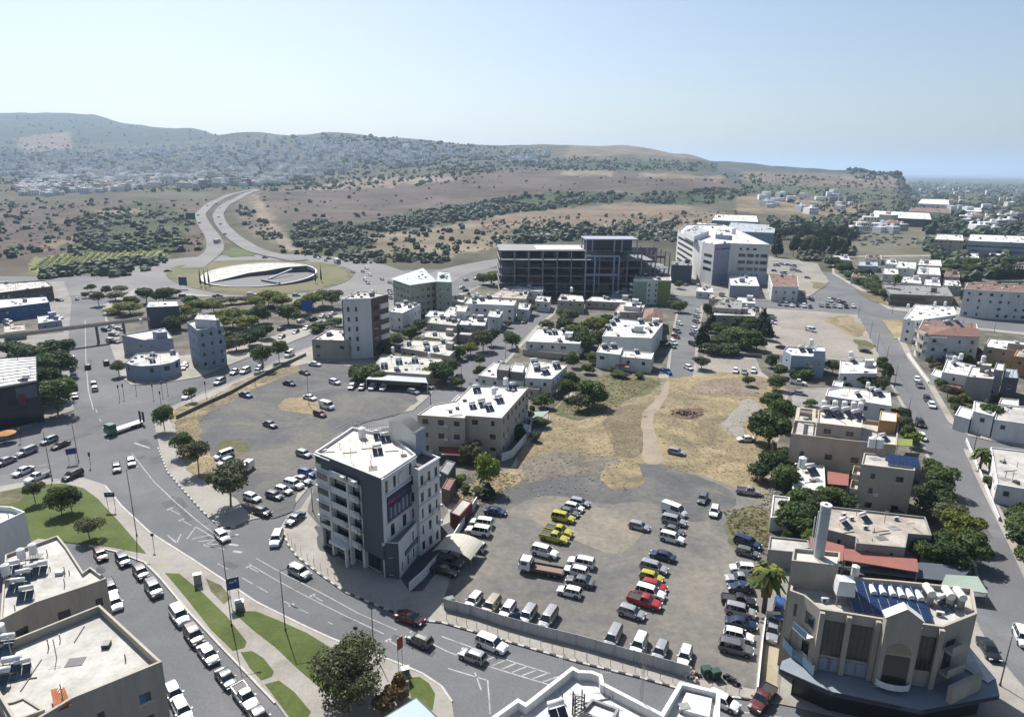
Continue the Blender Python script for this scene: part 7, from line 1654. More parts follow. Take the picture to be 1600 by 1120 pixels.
 # park between the avenues
trees([(365,512,13,9,'pine',.2),(345,520,10,7,'pine',.2),(388,520,11,7,'pine',.15),(404,506,10,8,'mid',.2),(420,480,12,9,'pine',.2),(440,484,12,8,'pine',.2),(405,486,9,7,'pine',.2),(452,508,11,9,'mid',.15),(470,492,9,7,'pine',.2),(490,484,12,9,'pine',.2),(505,478,9,8,'olive',.2),(520,482,10,9,'olive',.2),(290,500,12,7,'pine',.15),(312,492,10,7,'pine',.2),(335,490,9,6,'pine',.2),(300,482,9,6,'mid',.2),(350,540,8,6,'round',.1),(330,548,10,7,'round',.1),(370,548,8,6,'olive',.1),(400,540,8,7,'round',.05),(415,530,7,6,'round',.05),(388,545,7,6,'round',.05),(500,518,9,4,'mid',.05),(520,512,8,4,'mid',.05)],'in the park between the avenues','park trees between the avenues')
trees([(228,475,10,8,'round',.25),(256,474,12,8,'round',.2),(208,480,8,5,'round',.1),(182,470,9,4.5,'olive',.1),(190,458,8,4,'olive',.1),(155,478,7,7,'olive',.3),(166,462,5,5,'mid',.3),(134,466,4,3,'mid',.2),(142,456,6,4,'mid',.2),(205,492,10,6,'pine',.1),(180,490,9,3,'pine',.1),(270,520,7,6,'round',.1),(282,515,7,6,'olive',.1),(216,590,0.1,0.1,'mid',.1),(186,588,5,5,'olive',.3),(270,466,8,5,'olive',.2)][:13]+[(186,588,5,5,'olive',.3),(270,466,8,5,'olive',.2)],'left of the park near the bridge','trees left of the park')
trees([(340,478,10,4,'olive',.2),(362,476,9,4,'olive',.2),(385,474,9,3.6,'olive',.2),(300,476,8,4,'olive',.2)][:4],'on the strip below the roundabout','low trees below the roundabout')
trees([(85,628,9,10,'round',.25),(78,600,9,9,'mid',.2),(95,590,10,9,'round',.2),(60,580,10,8,'round',.15),(40,568,10,7,'mid',.15),(20,560,9,6,'round',.1),(75,560,8,6,'mid',.15),(100,570,8,8,'round',.2),(90,648,9,9,'mid',.4),(64,620,8,9,'round',.2)],'beside the dark glass showroom','big trees beside the showroom')
trees([(x,y,.9,9,'cypress')for x,y in[(314,448),(321,449),(327,447),(493,443),(502,441)]],'slim on the roundabout lawn','slim cypresses on the roundabout lawn')
trees([(768,447,10,8,'lime',.15),(755,445,7,6,'mid',.15),(1068,404,7,5,'mid',.1),(1060,452,6,5,'mid',.1),(1060,488,7,5,'mid',.1),(1052,482,5,4,'olive',.1)],'round the concrete skeleton','trees round the concrete skeleton')
# right upper belts
bx=random.Random(11);its=[]
for i in range(34):
 t=i/33;its.append((1296+88*t+bx.uniform(-6,14),416+50*t+bx.uniform(-5,5),bx.uniform(6,10),bx.uniform(4,7),bx.choice(['round','mid','olive','mid']),.1))
for k in range(0,34,28):trees(its[k:k+28],'along the upper right lane'+('' if k==0 else ' end'),'belt of trees along the upper right lane')
its=[(1240+i*7.5+bx.uniform(-3,3),400+bx.uniform(-8,6),bx.uniform(5,8),bx.uniform(10,18),bx.choice(['cypress','round','mid']),.1)for i in range(12)]+[(1213,402,9,17,'cypress')]
trees(its,'behind the hospital car yard','tall trees behind the hospital yard')
its=[(1200+i*6.2,372+bx.uniform(-3,4),bx.uniform(8,12),bx.uniform(9,15),bx.choice(['round','cypress','round']),.1)for i in range(22)]
trees(its,'in the dark belt behind the blue hall','dark tree belt behind the blue hall')
its=[(1440+bx.uniform(0,160),418+bx.uniform(-8,18),bx.uniform(6,11),bx.uniform(4,7),bx.choice(['round','mid','mid']),.1)for i in range(28)]
trees(its,'in the wooded gardens at the upper right','trees of the upper right gardens')
its=[(1555+i*4.2,440,2.4,9,'cypress')for i in range(12)]
trees(its,'in the cypress row behind the long white building','cypress row behind the long white building')
# palms
def palm(x,y,h,r,label):
 p=G(x,y);e=empty('palm_tree',(p.x,p.y,.15),0,label=label,cat='palm tree');t=MB();t.tube((0,0,-.2),(0,0,h),r*.13,r*.11,9,BARK);t.build('trunk',e,smooth=True)
 rr=random.Random(int(x));live=MB();dead=MB()
 for k in range(90):
  a=rr.uniform(0,6.28);el=rr.uniform(-1.35,1.3);isdead=el<-.75;b=dead if isdead else live;mm=LG['brown']if isdead else LG['pine' if rr.random()<.4 else 'mid']
  L_=r*rr.uniform(.8,1.1);d=Vector((math.cos(a),math.sin(a),0));s=Vector((-d.y,d.x,0));prev=Vector((0,0,h));w0=.05
  for q in range(4):
   f=(q+1)/4;e2=el-f*f*.9;nx_=Vector((0,0,h))+d*L_*f*math.cos(el*(1-.3*f))+Vector((0,0,L_*f*math.sin(e2)*.9));w1=r*.16*math.sin(math.pi*min(.92,f*.8+.1))
   b.face([prev-s*w0,nx_-s*w1-Vector((0,0,w1*.3)),nx_+s*w1-Vector((0,0,w1*.3)),prev+s*w0],mm);prev=nx_;w0=w1
 live.build('crown',e);dead.build('dead_fronds',e)
palm(1193,958,7.0,3.0,'tall shaggy palm tree at the right side of the car park')
palm(1530,735,4.2,2.3,'smaller palm at the corner of the side road on the right')
palm(1398,448,6,3.0,'distant palm above the unfinished hall')
# dry scrub tufts in the field (nobody could count them)
sc=MB();rs=random.Random(21)
FIELD=[(870,640),(905,600),(945,590),(1190,590),(1228,612),(1210,765),(1120,740),(930,728),(850,740),(790,765),(810,725)]
PATHP=[(1000,740),(1003,640),(1036,600),(1050,598),(1025,650),(1040,740)]
TUF=leaf_mat('dry_tufts',(.30,.23,.12),(.46,.37,.22),.5);TUFG=leaf_mat('green_tufts',(.12,.12,.055),(.20,.19,.09),.5)
def tufts(poly,n,s0,s1,mats,avoid=None,seed=0):
 xs=[p[0]for p in poly];ys=[p[1]for p in poly];k=0
 while k<n:
  x,y=rs.uniform(min(xs),max(xs)),rs.uniform(min(ys),max(ys))
  if not pip(x,y,poly)or(avoid and pip(x,y,avoid)):continue
  p=G(x,y,.2);k+=1;s=rs.uniform(s0,s1);mm=rs.choice(mats)
  for q in range(3):
   a=rs.uniform(0,3.14);u=Vector((math.cos(a),math.sin(a),0))*s;v=Vector((rs.gauss(0,.3),rs.gauss(0,.3),1))*s*.35
   sc.face([p-u,p+u*.9,p+u*.5+v,p-u*.6+v*.9],mm)
tufts(FIELD,2600,.10,.30,[TUF,TUF,TUF,TUF,TUFG],PATHP)
tufts([(262,650),(400,588),(452,566),(470,575),(380,612),(308,672),(318,700),(372,764),(352,772),(285,705)],900,.08,.3,[TUF,TUF,TUFG])
tufts([(1130,800),(1200,785),(1200,870),(1150,850)],500,.15,.45,[TUF,TUFG,TUFG]);tufts([(700,770),(740,740),(820,738),(770,790),(735,795)],500,.15,.4,[TUF,TUFG,TUFG])
tufts([(875,645),(900,606),(945,588),(1035,596),(980,625),(930,655)],900,.15,.45,[TUFG,TUFG,TUF])
sc.build('dry_grass',kind='stuff',label='dry grass tufts and weeds of the vacant field')
# stones and rubble
st_=MB();STN=mat('rubble_stone',(.34,.30,.25),amt=.3,scale=3)
for poly,n in(([(780,760),(860,712),(985,715),(985,770),(840,780)],150),([(1190,775),(1212,760),(1215,800),(1196,800)],120),([(1085,600),(1190,594),(1200,615),(1090,618)],90),([(700,740),(760,740),(755,790),(715,790)],90)):
 xs=[p[0]for p in poly];ys=[p[1]for p in poly];k=0
 while k<n:
  x,y=rs.uniform(min(xs),max(xs)),rs.uniform(min(ys),max(ys))
  if not pip(x,y,poly):continue
  k+=1;p=G(x,y);s=rs.uniform(.06,.32);st_.box(-s,s,-s*.7,s*.8,.1,.22+s*.6,STN,Matrix.Translation(p)@Matrix.Rotation(rs.uniform(0,3),4,'Z'),top=.6)
st_.build('rubble',kind='stuff',label='stones and rubble scattered over the vacant ground')
mound=MB();p0=G(1072,647)
for i in range(60):
 a=rs.uniform(0,6.28);d=abs(rs.gauss(0,2.2));s=rs.uniform(.3,.9);mound.box(-s,s,-s,s,0.1,.3+max(0,.9-d*.25),mat('brown_heap',(.17,.11,.075),amt=.35,scale=1.2),Matrix.Translation((p0.x+d*math.cos(a)*1.4,p0.y+d*math.sin(a),0))@Matrix.Rotation(a,4,'Z'),top=.45)
tag(mound.build('soil_heap'),'brown heap of soil in the dry field','soil heap')
# ---------------- hill vegetation, far wood masses
IMt=RM.transposed()
def to_px(X,Y,Z):
 d=IMt@Vector((X,Y,Z-CH));return 800+FPX*d.x/-d.z,560-FPX*d.y/-d.z
FARG=leaf_mat('far_foliage',(.05,.075,.035),(.10,.125,.06),.2);FARD=leaf_mat('far_foliage_dark',(.032,.052,.028),(.065,.085,.042),.2);FARO=leaf_mat('far_foliage_olive',(.06,.07,.035),(.12,.12,.065),.1)
def blob(b,p,s,hgt,m,r):
 k=5;a0=r.uniform(0,6.28);rg=[]
 for zf,rf in((-.1,.9),(.45,1.0),(.85,.6)):
  rg.append([(p[0]+math.cos(a0+6.28*i/k+zf)*s*rf*r.uniform(.7,1.2),p[1]+math.sin(a0+6.28*i/k+zf)*s*rf*r.uniform(.7,1.2),p[2]+hgt*zf*r.uniform(.85,1.15))for i in range(k)])
 n0=len(b.v);mi=b.mi(m)
 for g_ in rg:b.v.extend(g_)
 b.v.append((p[0],p[1],p[2]+hgt))
 for q in range(2):
  for i in range(k):
   j=(i+1)%k;b.f.append((n0+q*k+i,n0+q*k+j,n0+q*k+k+j,n0+q*k+k+i));b.m.append(mi)
 for i in range(k):b.f.append((n0+2*k+i,n0+2*k+(i+1)%k,n0+3*k));b.m.append(mi)
def scatter(name,label,spec,seed):
 """spec: list of (picture polygon, count, size range, materials)"""
 r=random.Random(seed);b=MB()
 for poly,n,s0,s1,ms in spec:
  xs=[p[0]for p in poly];y0,y1=min(p[1]for p in poly),max(p[1]for p in poly)
  c1=GT(sum(xs)/len(xs),y1);Ya=max(400,(c1.y if c1 else 3000)*.75);Yb=5000;k=tries=0
  # narrow the depth range by probing
  ps=[GT(x,y)for x,y in poly];ys_=[p.y for p in ps if p];Ya,Yb=min(ys_)*.85,min(5200,max(ys_)*1.2 if len(ys_)==len(ps)else 5200)
  while k<n and tries<n*30:
   tries+=1;Y=math.exp(r.uniform(math.log(Ya),math.log(Yb)));X=(r.uniform(min(xs),max(xs))-800)/FPX*Y*math.cos(PITCH)
   z=terrain_z(X,Y);px,py=to_px(X,Y,z)
   if not pip(px,py,poly):continue
   if math.sin(X*.021+seed)*math.cos(Y*.013)+.7*math.sin(X*.05-Y*.037)<-.15 and r.random()<.72:continue
   k+=1;s=s0*.7+(s1*1.25-s0*.7)*r.random()**2.2;blob(b,(X,Y,z-.3),s,s*r.uniform(1.0,1.7),r.choice(ms),r)
 tag(b.build(name),label,None,None,'stuff')
scatter('hill_trees','trees covering the town hillside',[([(-200,232),(220,232),(400,212),(700,226),(860,230),(860,268),(560,282),(400,298),(-200,308)],4200,1.8,4.0,[FARG,FARD,FARG,FARO]),([(560,232),(860,240),(1120,256),(1120,268),(860,266),(560,275)],1500,2.2,4.6,[FARG,FARD]),([(-200,178),(150,182),(215,200),(400,210),(400,214),(200,232),(-200,232)],700,2.5,5,[FARD,FARO]),([(500,210),(560,212),(740,228),(740,240),(500,225)],500,4,7,[FARG,FARD])],1)
scatter('valley_trees','trees of the green valley strip',[([(560,356),(640,333),(740,318),(850,302),(1000,304),(1130,294),(1180,302),(1100,322),(980,316),(800,333),(700,352),(600,364)],1300,2.0,4.4,[FARG,FARD,FARG]),([(445,352),(500,344),(560,354),(585,380),(575,398),(500,396),(450,382)],480,1.6,3.4,[FARG,FARG,FARD]),([(560,365),(700,352),(800,345),(800,380),(700,402),(590,400)],170,1.2,3.2,[FARG,FARO,FARD]),([(800,358),(930,352),(960,372),(800,386)],300,2.5,5,[FARG,FARD]),([(960,350),(1060,345),(1060,380),(960,372)],120,2,4,[FARO,FARG])],2)
scatter('scrub','bushes dotting the brown scrubland',[([(-160,312),(330,312),(310,345),(322,390),(250,402),(50,400),(-160,425)],800,1.0,3.2,[FARG,FARO,FARD]),([(95,385),(140,330),(240,315),(300,345),(285,395),(130,392)],520,1.2,3.4,[FARG,FARD]),([(30,432),(130,418),(260,402),(262,412),(200,432),(60,438)],210,2,3.6,[FARD,FARD,FARG]),([(400,300),(560,285),(830,268),(1100,275),(1180,292),(850,306),(600,340),(430,345)],160,1.5,3.4,[FARD,FARO]),([(360,320),(400,330),(450,380),(440,392),(380,350)],70,1.6,3.2,[FARO,FARD]),([(400,285),(560,278),(740,270),(740,284),(480,303),(400,305)],220,2.5,5,[FARG,FARD]),([(420,392),(560,398),(700,400),(700,412),(560,412)],160,1.4,3.4,[FARG,FARO]),([(740,340),(1160,330),(1160,365),(740,378)],420,1.0,2.6,[FARO,FARG,FARO])],3)
scatter('coast_trees','trees of the low coast plain',[([(1130,272),(1420,280),(1430,330),(1350,345),(1160,300)],1300,1.8,4.0,[FARG,FARD,FARO]),([(1320,262),(1400,266),(1424,276),(1420,284),(1330,278)],160,4,8,[FARD]),([(1420,284),(1800,296),(1800,380),(1480,366),(1440,350),(1390,350)],3600,2.2,5,[FARG,FARD,FARG]),([(1440,345),(1700,352),(1700,376),(1450,368)],500,4,7,[FARD]),([(1200,345),(1350,340),(1350,372),(1210,365)],350,3,6,[FARD,FARG]),([(1250,380),(1350,385),(1350,400),(1250,410)],160,2,4,[FARG,FARO]),([(1440,380),(1600,388),(1600,440),(1480,440)],260,2.5,4.5,[FARG,FARD])],4)
# vineyard rows on the slope left of the roundabout
vb=MB();rv=random.Random(3)
VIN=leaf_mat('vine_rows',(.20,.24,.06),(.34,.34,.11),.3)
for i in range(17):
 x0=60+i*12
 for j in range(14):
  t=j/13;px,py=x0+26*t-8,422-i*.9-21*t+max(0,i-8)*.5
  if not pip(px,py,[(44,428),(48,406),(110,396),(252,393),(262,403),(200,415),(100,429)]):continue
  p=GT(px,py);blob(vb,(p.x,p.y,p.z-.2),1.7,1.6,VIN,rv)
tag(vb.build('vineyard'),'green vineyard rows on the slope left of the roundabout',None,None,'stuff')
# ---------------- far houses
fh=random.Random(17);HM=[]
WF=[mat('far_wall_white',(.9,.9,.88),amt=0),mat('far_wall_cream',(.68,.64,.56),amt=0),mat('far_wall_grey',(.34,.34,.33),amt=0)];RF=[mat('far_roof_pale',(.75,.74,.72),amt=0),mat('far_roof_red',(.30,.14,.09),amt=0)]
for k in range(8):
 b=MB();w,d,hgt=fh.uniform(8,14),fh.uniform(8,12),fh.choice((6.4,6.4,9.4));wm=WF[k%3 if k%2 else 0]
 b.box(-w/2,w/2,-d/2,d/2,-4,hgt,wm)
 if k==3:b.box(-w/2-.4,w/2+.4,-d/2-.4,d/2+.4,hgt+.01,hgt+2.2,RF[1],top=.15)
 else:b.box(-w/2+.3,w/2-.3,-d/2+.3,d/2-.3,hgt+.01,hgt+.1,RF[0]);b.box(w*.05,w*.3,0,d*.3,hgt+.11,hgt+2.4,wm)
 z=.9
 while z+1.3<hgt:
  for q in range(4):x=-w/2+w*(q+.5)/4;b.box(x-.6,x+.6,-d/2-.06,-d/2-.002,z,z+1.3,GLASS)
  z+=3.1
 HM.append(b.mesh('house'))
def far_houses(polys,label,group,n_ind,n_all,stuffname,stufflabel,seed,sc=(.8,1.3)):
 r=random.Random(seed);pts=[]
 for poly,w in polys:
  xs=[p[0]for p in poly];ps=[GT(x,y)for x,y in poly];ys_=[p.y for p in ps if p];Ya,Yb=min(ys_)*.85,max(ys_)*1.25;k=t_=0
  while k<n_all*w and t_<n_all*40:
   t_+=1;Y=math.exp(r.uniform(math.log(Ya),math.log(Yb)));X=(r.uniform(min(xs),max(xs))-800)/FPX*Y*math.cos(PITCH);z=terrain_z(X,Y);px,py=to_px(X,Y,z)
   if pip(px,py,poly):pts.append((Y,X,z));k+=1
 pts.sort();sb=MB()
 for i,(Y,X,z)in enumerate(pts):
  rz=r.uniform(-.6,.6);s=r.uniform(*sc);k=r.randrange(8)
  if i<n_ind:inst('shed' if 'shed' in label else 'house',HM[k],None,(X,Y,z),rz,s,label=label,cat='house',group=group)
  else:
   M=Matrix.Translation((X,Y,z))@Matrix.Rotation(rz,4,'Z');w=10*s;h_=r.choice((6.4,6.4,9.4));sb.box(-w/2,w/2,-w*.4,w*.4,-4,h_*s,WF[r.randrange(3)]if r.random()<.5 else WF[0],M)
   sb.box(-w/2+1,-w/2+3,-w*.4-.1,-w*.4-.01,1,2.4,GLASS,M);sb.box(w/2-3,w/2-1,-w*.4-.1,-w*.4-.01,1,2.4,GLASS,M)
 if len(sb.f):tag(sb.build(stuffname),stufflabel,None,None,'stuff')
far_houses([([(20,306),(50,275),(150,262),(240,262),(250,292),(180,300),(60,308)],.26),([(230,290),(240,270),(400,262),(560,268),(440,288),(330,296)],.17),([(0,275),(0,240),(200,236),(420,222),(620,226),(700,246),(640,262),(420,270),(200,268)],.42),([(400,214),(520,214),(740,232),(760,250),(500,240)],.12),([(800,232),(860,238),(850,256),(780,254)],.03)],'small pale house of the distant hillside town','houses of the hillside town',170,1900,'distant_houses','mass of pale houses far up the hillside',5,(.85,1.5))
far_houses([([(1440,292),(1600,298),(1600,345),(1500,345),(1420,310)],.45),([(1180,302),(1340,308),(1330,340),(1200,330)],.25),([(1340,345),(1420,352),(1420,372),(1330,365)],.1),([(1500,345),(1600,350),(1600,368),(1500,362)],.1),([(1440,280),(1520,284),(1520,294),(1430,290)],.1)],'small pale building on the distant coast plain','buildings of the coast plain',40,130,'distant_buildings','pale buildings far out on the coast plain',6,(.7,1.5))
far_houses([([(930,352),(1050,348),(1050,376),(960,372)],.6),([(800,362),(930,358),(930,372),(810,378)],.4)],'small pale shed in the rubble fields behind the concrete skeleton','sheds behind the concrete skeleton',40,26,'x','x',8,(.25,.5))
pk=MB();rp=random.Random(9)
for i in range(160):
 p=GT(rp.uniform(760,1060),rp.uniform(352,376))
 if p:s=rp.uniform(.5,1.8);pk.box(-s,s,-s*.6,s*.6,-.5,rp.uniform(.5,1.6),WF[rp.randrange(3)]if rp.random()<.6 else BRK,Matrix.Translation(p)@Matrix.Rotation(rp.random()*3,4,'Z'))
tag(pk.build('scrap_piles'),'scrap and spoil piles behind the concrete skeleton',None,None,'stuff')
# -------- STREET FURNITURE
def lamp(bx,by,topy,label,arm=None,group=None,r=.075,name='street_lamp',cat='street lamp',twin=False,z=.16):
 p=G(bx,by);h=height_from(bx,topy,by);e=empty(name,(p.x,p.y,z),0,label=label,cat=cat,group=group)
 b=MB();b.tube((0,0,0),(0,0,h),r*1.15,r*.7,8,POLE);b.build('pole',e,smooth=True);b=MB();b.tube((0,0,0),(0,0,.35),r*2.1,r*1.8,8,POLE);b.build('base',e)
 if arm:
  q=G(*arm,h)-G(bx,topy,h)if False else Vector((arm[0],arm[1],0));b=MB();b.tube((0,0,h-.05),(q.x,q.y,h+.25),.045,n=6,m=POLE);b.box(q.x-.18,q.x+.35,q.y-.12,q.y+.12,h+.2,h+.33,mat('lamp_head',(.55,.56,.57),amt=0),None);b.build('lamp_head',e)
 return e,h
L5=[(362,978,845,(1.8,.9),'tall lamp pole in front of the blue sign on the green verge'),(446,985,893,(1.4,.6),'lamp pole with a small panel on the verge below the junction'),(584,1019,943,None,'lamp pole on the pavement beside the big dark tree'),(214,838,735,(1.6,.6),'tall lamp pole on the paved strip beside the lawn'),(123,722,662,None,'lamp pole on the traffic island at the left junction'),(82,752,675,None,'lamp pole at the lawn end of the left junction'),(489,800,752,None,'lamp pole left of the centre office'),(483,634,585,None,'lamp pole at the grass patch in the gravel car park'),(790,560,535,None,'lamp pole on the sloping street'),(721,605,565,None,'lamp pole by the house street corner'),(673,632,592,None,'lamp pole at the end of the gravel car park'),(1562,1072,995,None,'leaning lamp pole at the bottom right street edge'),(1341,497,472,None,'lamp pole at the cross road corner'),(1359,530,502,None,'first lamp pole below the cross road'),(1370,550,520,None,'second lamp pole below the cross road'),(1384,570,540,None,'strutted pole by the white bungalow'),(1397,606,568,None,'thin pole at the bend left of the long street'),(1418,652,622,None,'thin pole beside the hedge of the long street'),(1522,702,665,None,'thin pole at the side road corner'),(1394,490,470,None,'pole before the unfinished hall'),(1553,520,500,None,'pole at the small roundabout')]
for bx,by,ty,arm,lab in L5:lamp(bx,by,ty,lab,arm)
e,h=lamp(400,605,583,'short pole with small sign on the retaining wall',name='sign_pole',cat='pole',r=.05)
for i,(x,y)in enumerate([(240,622),(254,618),(262,614),(187,624),(194,622),(213,614),(252,634),(322,618)]):
 p=G(x,y);e=empty('traffic_light',(p.x,p.y,.03),0,label=f'{ORD[i if i < 8 else 7]} thin traffic light from the left at the avenue junction',cat='traffic light',group='traffic lights at the avenue junction')
for o in[o for o in bpy.data.objects if o.name.startswith('traffic_light')]:
 b=MB();b.tube((0,0,0),(0,0,4.4),.06,n=6,m=POLE);b.build('pole',o);b=MB();b.box(-.15,.15,-.12,.12,3.4,4.4,POLE);b.build('signal_head',o)
tl_=sorted([o for o in bpy.data.objects if o.name.startswith('traffic_light')],key=lambda o:o.location.x/o.location.y)
for i,o in enumerate(tl_):o['label']=f'{ORD[i]} thin traffic light from the left at the avenue junction'
# near traffic light on the island
for(x,y,lab)in[(142,728,'traffic light at the tip of the island'),(241,858,'small round sign post beside the main road lawn'),(557,1008,'small sign post behind the big dark tree'),(33,690,'traffic light in front of the dark showroom')]:
 p=G(x,y);sg_='sign' in lab;e=empty('sign_post' if sg_ else 'traffic_light',(p.x,p.y,.16),0,label=lab,cat='sign' if sg_ else 'traffic light');b=MB();b.tube((0,0,0),(0,0,2.8),.05,n=6,m=POLE);b.build('pole',e)
 b=MB();b.tube((0,-.03,2.7),(0,.03,2.7),.32,n=14,m=POLE)if sg_ else b.box(-.16,.16,-.14,.14,2.2,3.3,POLE);b.build('sign_face' if sg_ else 'signal_head',e)
SB=mat('road_sign_blue',(.015,.05,.22),amt=0,rough=.35);SW=mat('sign_white',(.6,.62,.64),amt=0)
def roadsign(x,y,w,h0,h1,rz,label,m=SB,legs=(-.35,.35),marks=True):
 p=G(x,y);e=empty('road_sign',(p.x,p.y,.16),rz,label=label,cat='road sign')
 for s in legs:b=MB();b.tube((s*w,0,0),(s*w,0,h1),.05,n=6,m=STEEL);b.build('post',e)
 b=MB();b.box(-w/2,w/2,-.09,-.05,h0,h1,m);pl=b.build('sign_panel',e)
 if marks:
  b=MB()
  b.box(-w*.32,w*.05,-.105,-.091,h0+(h1-h0)*.56,h0+(h1-h0)*.68,SW);b.box(w*.12,w*.3,-.105,-.091,h0+(h1-h0)*.6,h0+(h1-h0)*.8,SW);b.build('pale_print',pl)
 return e
roadsign(114,723,2.0,2.0,3.4,.5,'blue road sign on two legs on the traffic island',marks=False)
roadsign(175,796,1.9,2.6,3.6,.1,'blue and pale road sign on the paved strip by the lawn')
roadsign(368,944,1.7,2.6,4.6,.45,'dark blue direction sign on two posts beside the grey cabinets')
roadsign(626,1046,1.0,3.2,5.0,.9,'red and yellow sign facing away by the big tree pavement',mat('sign_red_back',(.30,.06,.03),amt=0),marks=False)
roadsign(806,975,1.3,.6,1.9,.2,'small blue notice on the white panel fence',marks=False)
roadsign(287,452,4.5,2,6.5,0,'blue sign at the left edge of the roundabout',marks=False)
roadsign(481,497,5,3,8,0,'big blue board among the park trees',mat('board_bright_blue',(.01,.10,.42),amt=0),marks=False)
p=GT(299,350);e=empty('road_sign',p,.2,label='large green motorway sign beside the curving hill road',cat='road sign');b=MB();b.box(-5,5,-.1,.1,5,12,mat('sign_green',(.01,.12,.07),amt=0));b.build('sign_panel',e);b=MB();b.box(-3,-2.7,0.11,.3,0,11,POLE);b.box(2.7,3,0.11,.3,0,11,POLE);b.build('post',e)
# cabinets
def cabinet(x,y,w,d,hh,label,m=None,rz=.4):
 p=G(x,y);e=empty('utility_cabinet',(p.x,p.y,.16),rz,label=label,cat='cabinet');m=m or mat('cabinet_grey',(.40,.39,.37),amt=.12,scale=1);b=MB();b.box(-w/2,w/2,-d/2,d/2,.1,hh,m);b.box(-w/2-.04,w/2+.04,-d/2-.04,d/2+.04,0,.099,WALLS['conc']);b.build('body',e)
 b=MB();b.box(-w/2-.06,w/2+.06,-d/2-.06,d/2+.06,hh,hh+.06,STEEL);b.build('lid',e);b=MB();b.box(-w/2+.06,-.01,-d/2-.02,-d/2-.001,.15,hh-.06,m);b.box(.01,w/2-.06,-d/2-.02,-d/2-.001,.15,hh-.06,m);b.build('door',e)
cabinet(310,914,1.1,.7,1.9,'tall grey utility cabinet at the head of the green verge');cabinet(375,951,1.2,.9,1.2,'low grey utility cabinet beside the blue direction sign')
cabinet(633,1054,1.1,.7,.9,'dark blue-grey cabinet at the corner lawn tip',WALLS['dgrey'])
# bollards: thin posts along the kerbs
bo=MB();bo.tube((0,0,0),(0,0,1.05),.04,n=6,m=RAIL);bo.tube((0,0,1.05),(0,0,1.12),.055,.02,6,RAIL);BO=bo.mesh('bollard')
def bollards(line,n,where,group):
 pts=[G(*p)for p in line];Ls=[(b_-a).length for a,b_ in zip(pts,pts[1:])];T_=sum(Ls)
 for i in range(n):
  d=T_*(i+.5)/n
  for(a,b_),L_ in zip(zip(pts,pts[1:]),Ls):
   if d<=L_:p=a.lerp(b_,d/L_);break
   d-=L_
  lab=f'{ORD[i]} thin grey bollard from the left {where}'
  inst('bollard',BO,None,(p.x,p.y,.15),label=lab,cat='bollard',group=group)
bollards([(690,967),(780,993),(900,1028),(1000,1053),(1070,1072),(1165,1088)],26,'along the fence pavement','bollards on the pavement before the white fence')
bollards([(448,838),(462,860),(500,889),(540,917),(600,944),(640,958)],16,'round the centre corner','bollards round the centre office corner')
# people-sized bins, skips
def skip(x,y,label,c,rz=0,w=1.3,d=1.1,hh=1.2):
 p=G(x,y);e=empty('wheeled_bin',(p.x,p.y,.16),rz,label=label,cat='bin');b=MB();b.box(-w/2*.85,w/2*.85,-d/2*.85,d/2*.85,.15,hh,WALLS[c],top=1.15);b.build('body',e)
 b=MB();b.box(-w/2*1.02,w/2*1.02,-d/2*1.02,d/2*1.02,hh,hh+.1,WALLS[c],top=.8);b.build('lid',e)
 for a in(-.4,.4):b=MB();b.tube((a*w,-d*.35,.1),(a*w+.06,-d*.35,.1),.1,n=8,m=TYRE);b.build('wheel',e)
WALLS['binG']=mat('bin_green',(.02,.07,.05),amt=.1,scale=2);WALLS['binP']=mat('bin_pale_green',(.22,.30,.26),amt=.1,scale=2)
skip(1103,1056,'left dark green wheeled bin at the car park exit','binG',.2);skip(1117,1060,'right dark green wheeled bin at the car park exit','binG',.25);skip(703,946,'pale green bin in the shaded fence corner','binP',.4)
p=G(1083,1055);rb_=MB();rr2=random.Random(2)
for i in range(26):a=rr2.uniform(0,6.28);d=abs(rr2.gauss(0,.8));rb_.box(-.25,.25,-.2,.2,0,rr2.uniform(.2,.7),[WALLS['brown'],WALLS['pink'],WALLS['conc']][i%3],Matrix.Translation((d*math.cos(a),d*math.sin(a),.16))@Matrix.Rotation(a,4,'Z'),top=.7)
o=rb_.build('rubbish_heap');o.location=(p.x,p.y,0);tag(o,'brown heap of boxes and rubbish left of the green bins','rubbish heap')
# motorcycles
def moto(x,y,rz,label):
 p=G(x,y);e=empty('motorcycle',(p.x,p.y,.16),rz,label=label,cat='motorcycle')
 for s in(-.65,.65):b=MB();b.tube((s,-.06,.3),(s,.06,.3),.3,n=12,m=TYRE);b.build('wheel',e)
 b=MB();b.box(-.45,.35,-.12,.12,.35,.75,TRIM,top=.8);b.tube((.3,0,.8),(.65,0,.3),.04,n=6,m=STEEL);b.build('frame',e);b=MB();b.box(-.6,.0,-.14,.14,.76,.86,TRIM);b.build('seat',e);b=MB();b.tube((.3,-.35,1.0),(.3,.35,1.0),.02,n=5,m=STEEL);b.build('handlebar',e)
moto(1140,1064,-.5,'black motorcycle at the car park exit');moto(1146,1070,-.6,'second black motorcycle nearer the pavement edge')
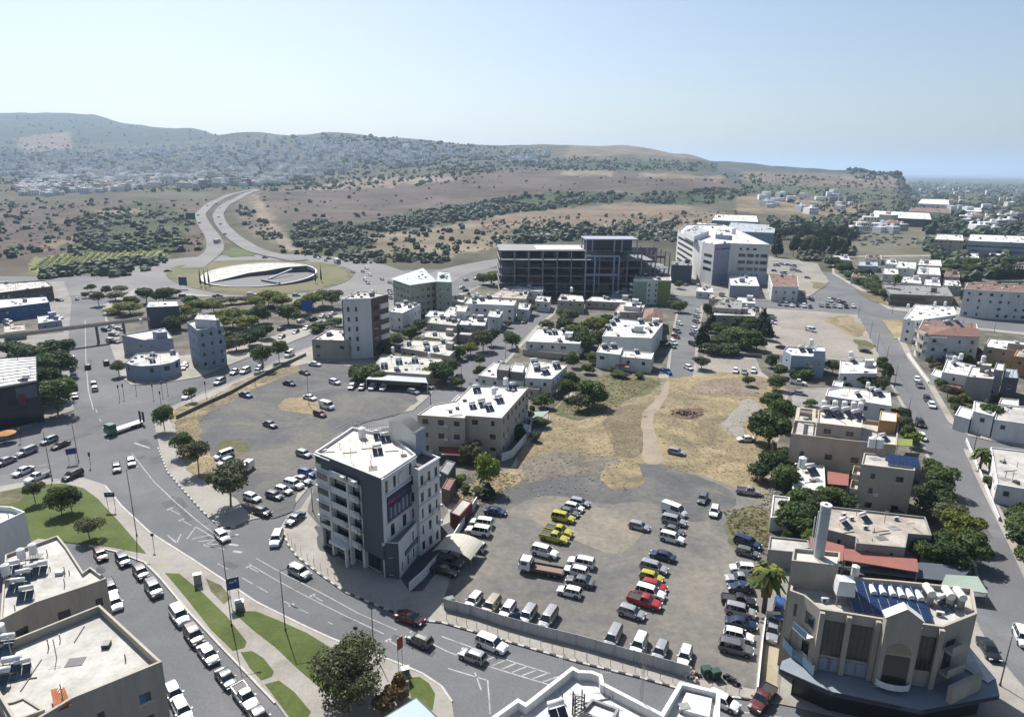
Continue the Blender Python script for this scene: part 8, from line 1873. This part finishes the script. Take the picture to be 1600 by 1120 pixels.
# orange parasol and boards in front of the showroom
p=G(12,690);e=empty('parasol',(p.x,p.y,.16),0,label='orange parasol in front of the dark showroom',cat='parasol');b=MB();b.tube((0,0,0),(0,0,2.8),.04,n=6,m=STEEL);b.build('pole',e)
b=MB();[b.face([(2.2*math.cos(i*.785),2.2*math.sin(i*.785),2.1),(2.2*math.cos((i+1)*.785),2.2*math.sin((i+1)*.785),2.1),(0,0,2.85)],mat('parasol_orange',(.55,.22,.02),amt=.1))for i in range(8)];b.build('canopy',e)
for i,(x,y)in enumerate([(30,688),(22,692),(36,685)]):p=G(x,y);inst('plant_pot',None,None)if False else None
# rooftop satellite dishes
dm=MB()
for i in range(12):
 a,c=6.283*i/12,6.283*(i+1)/12;dm.face([(0,0,.9),(.45*math.cos(a),-.22,.9+.45*math.sin(a)),(.45*math.cos(c),-.22,.9+.45*math.sin(c))],TANKW);
dm.tube((0,.02,0),(0,.02,.9),.025,n=5,m=STEEL);DM=dm.mesh('dish')
for i,(x,y,z,w)in enumerate([(160,900,7.7,'cream heater house roof corner'),(735,606,7,'beige red-awning house roof'),(955,520,7.7,'large white rendered house roof'),(1385,612,6.2,'white terrace-awning house roof'),(1255,900,12.3,'corner building roof edge'),(690,535,4,'low cream-roofed house')]):
 p=G(x,y,z);inst('satellite_dish',DM,None,(p.x,p.y,z),.4,1.4,label='white satellite dish on the '+w,cat='satellite dish')
 # overhead cables
for i,(a,c,za,zc,lab)in enumerate([((1359,530),(1370,550),6.5,6.5,'overhead cable between the two lamp poles below the cross road'),((1370,550),(1397,606),6.5,7,'overhead cable past the white bungalow'),((1397,606),(1418,652),7,6,'overhead cable along the hedge of the long street'),((721,605),(790,560),7,6,'overhead cable along the sloping street')]):
 p,q=G(*a,za),G(*c,zc);p=Vector((G(*a).x,G(*a).y,za));q=Vector((G(*c).x,G(*c).y,zc));b=MB();n=8
 f=lambda t:p.lerp(q,t)-Vector((0,0,3.2*t*(1-t)))
 for k in range(n):b.tube(f(k/n),f((k+1)/n),.025,n=3,m=POLE,cap=False)
 tag(b.build('overhead_cable'),lab,'cable')
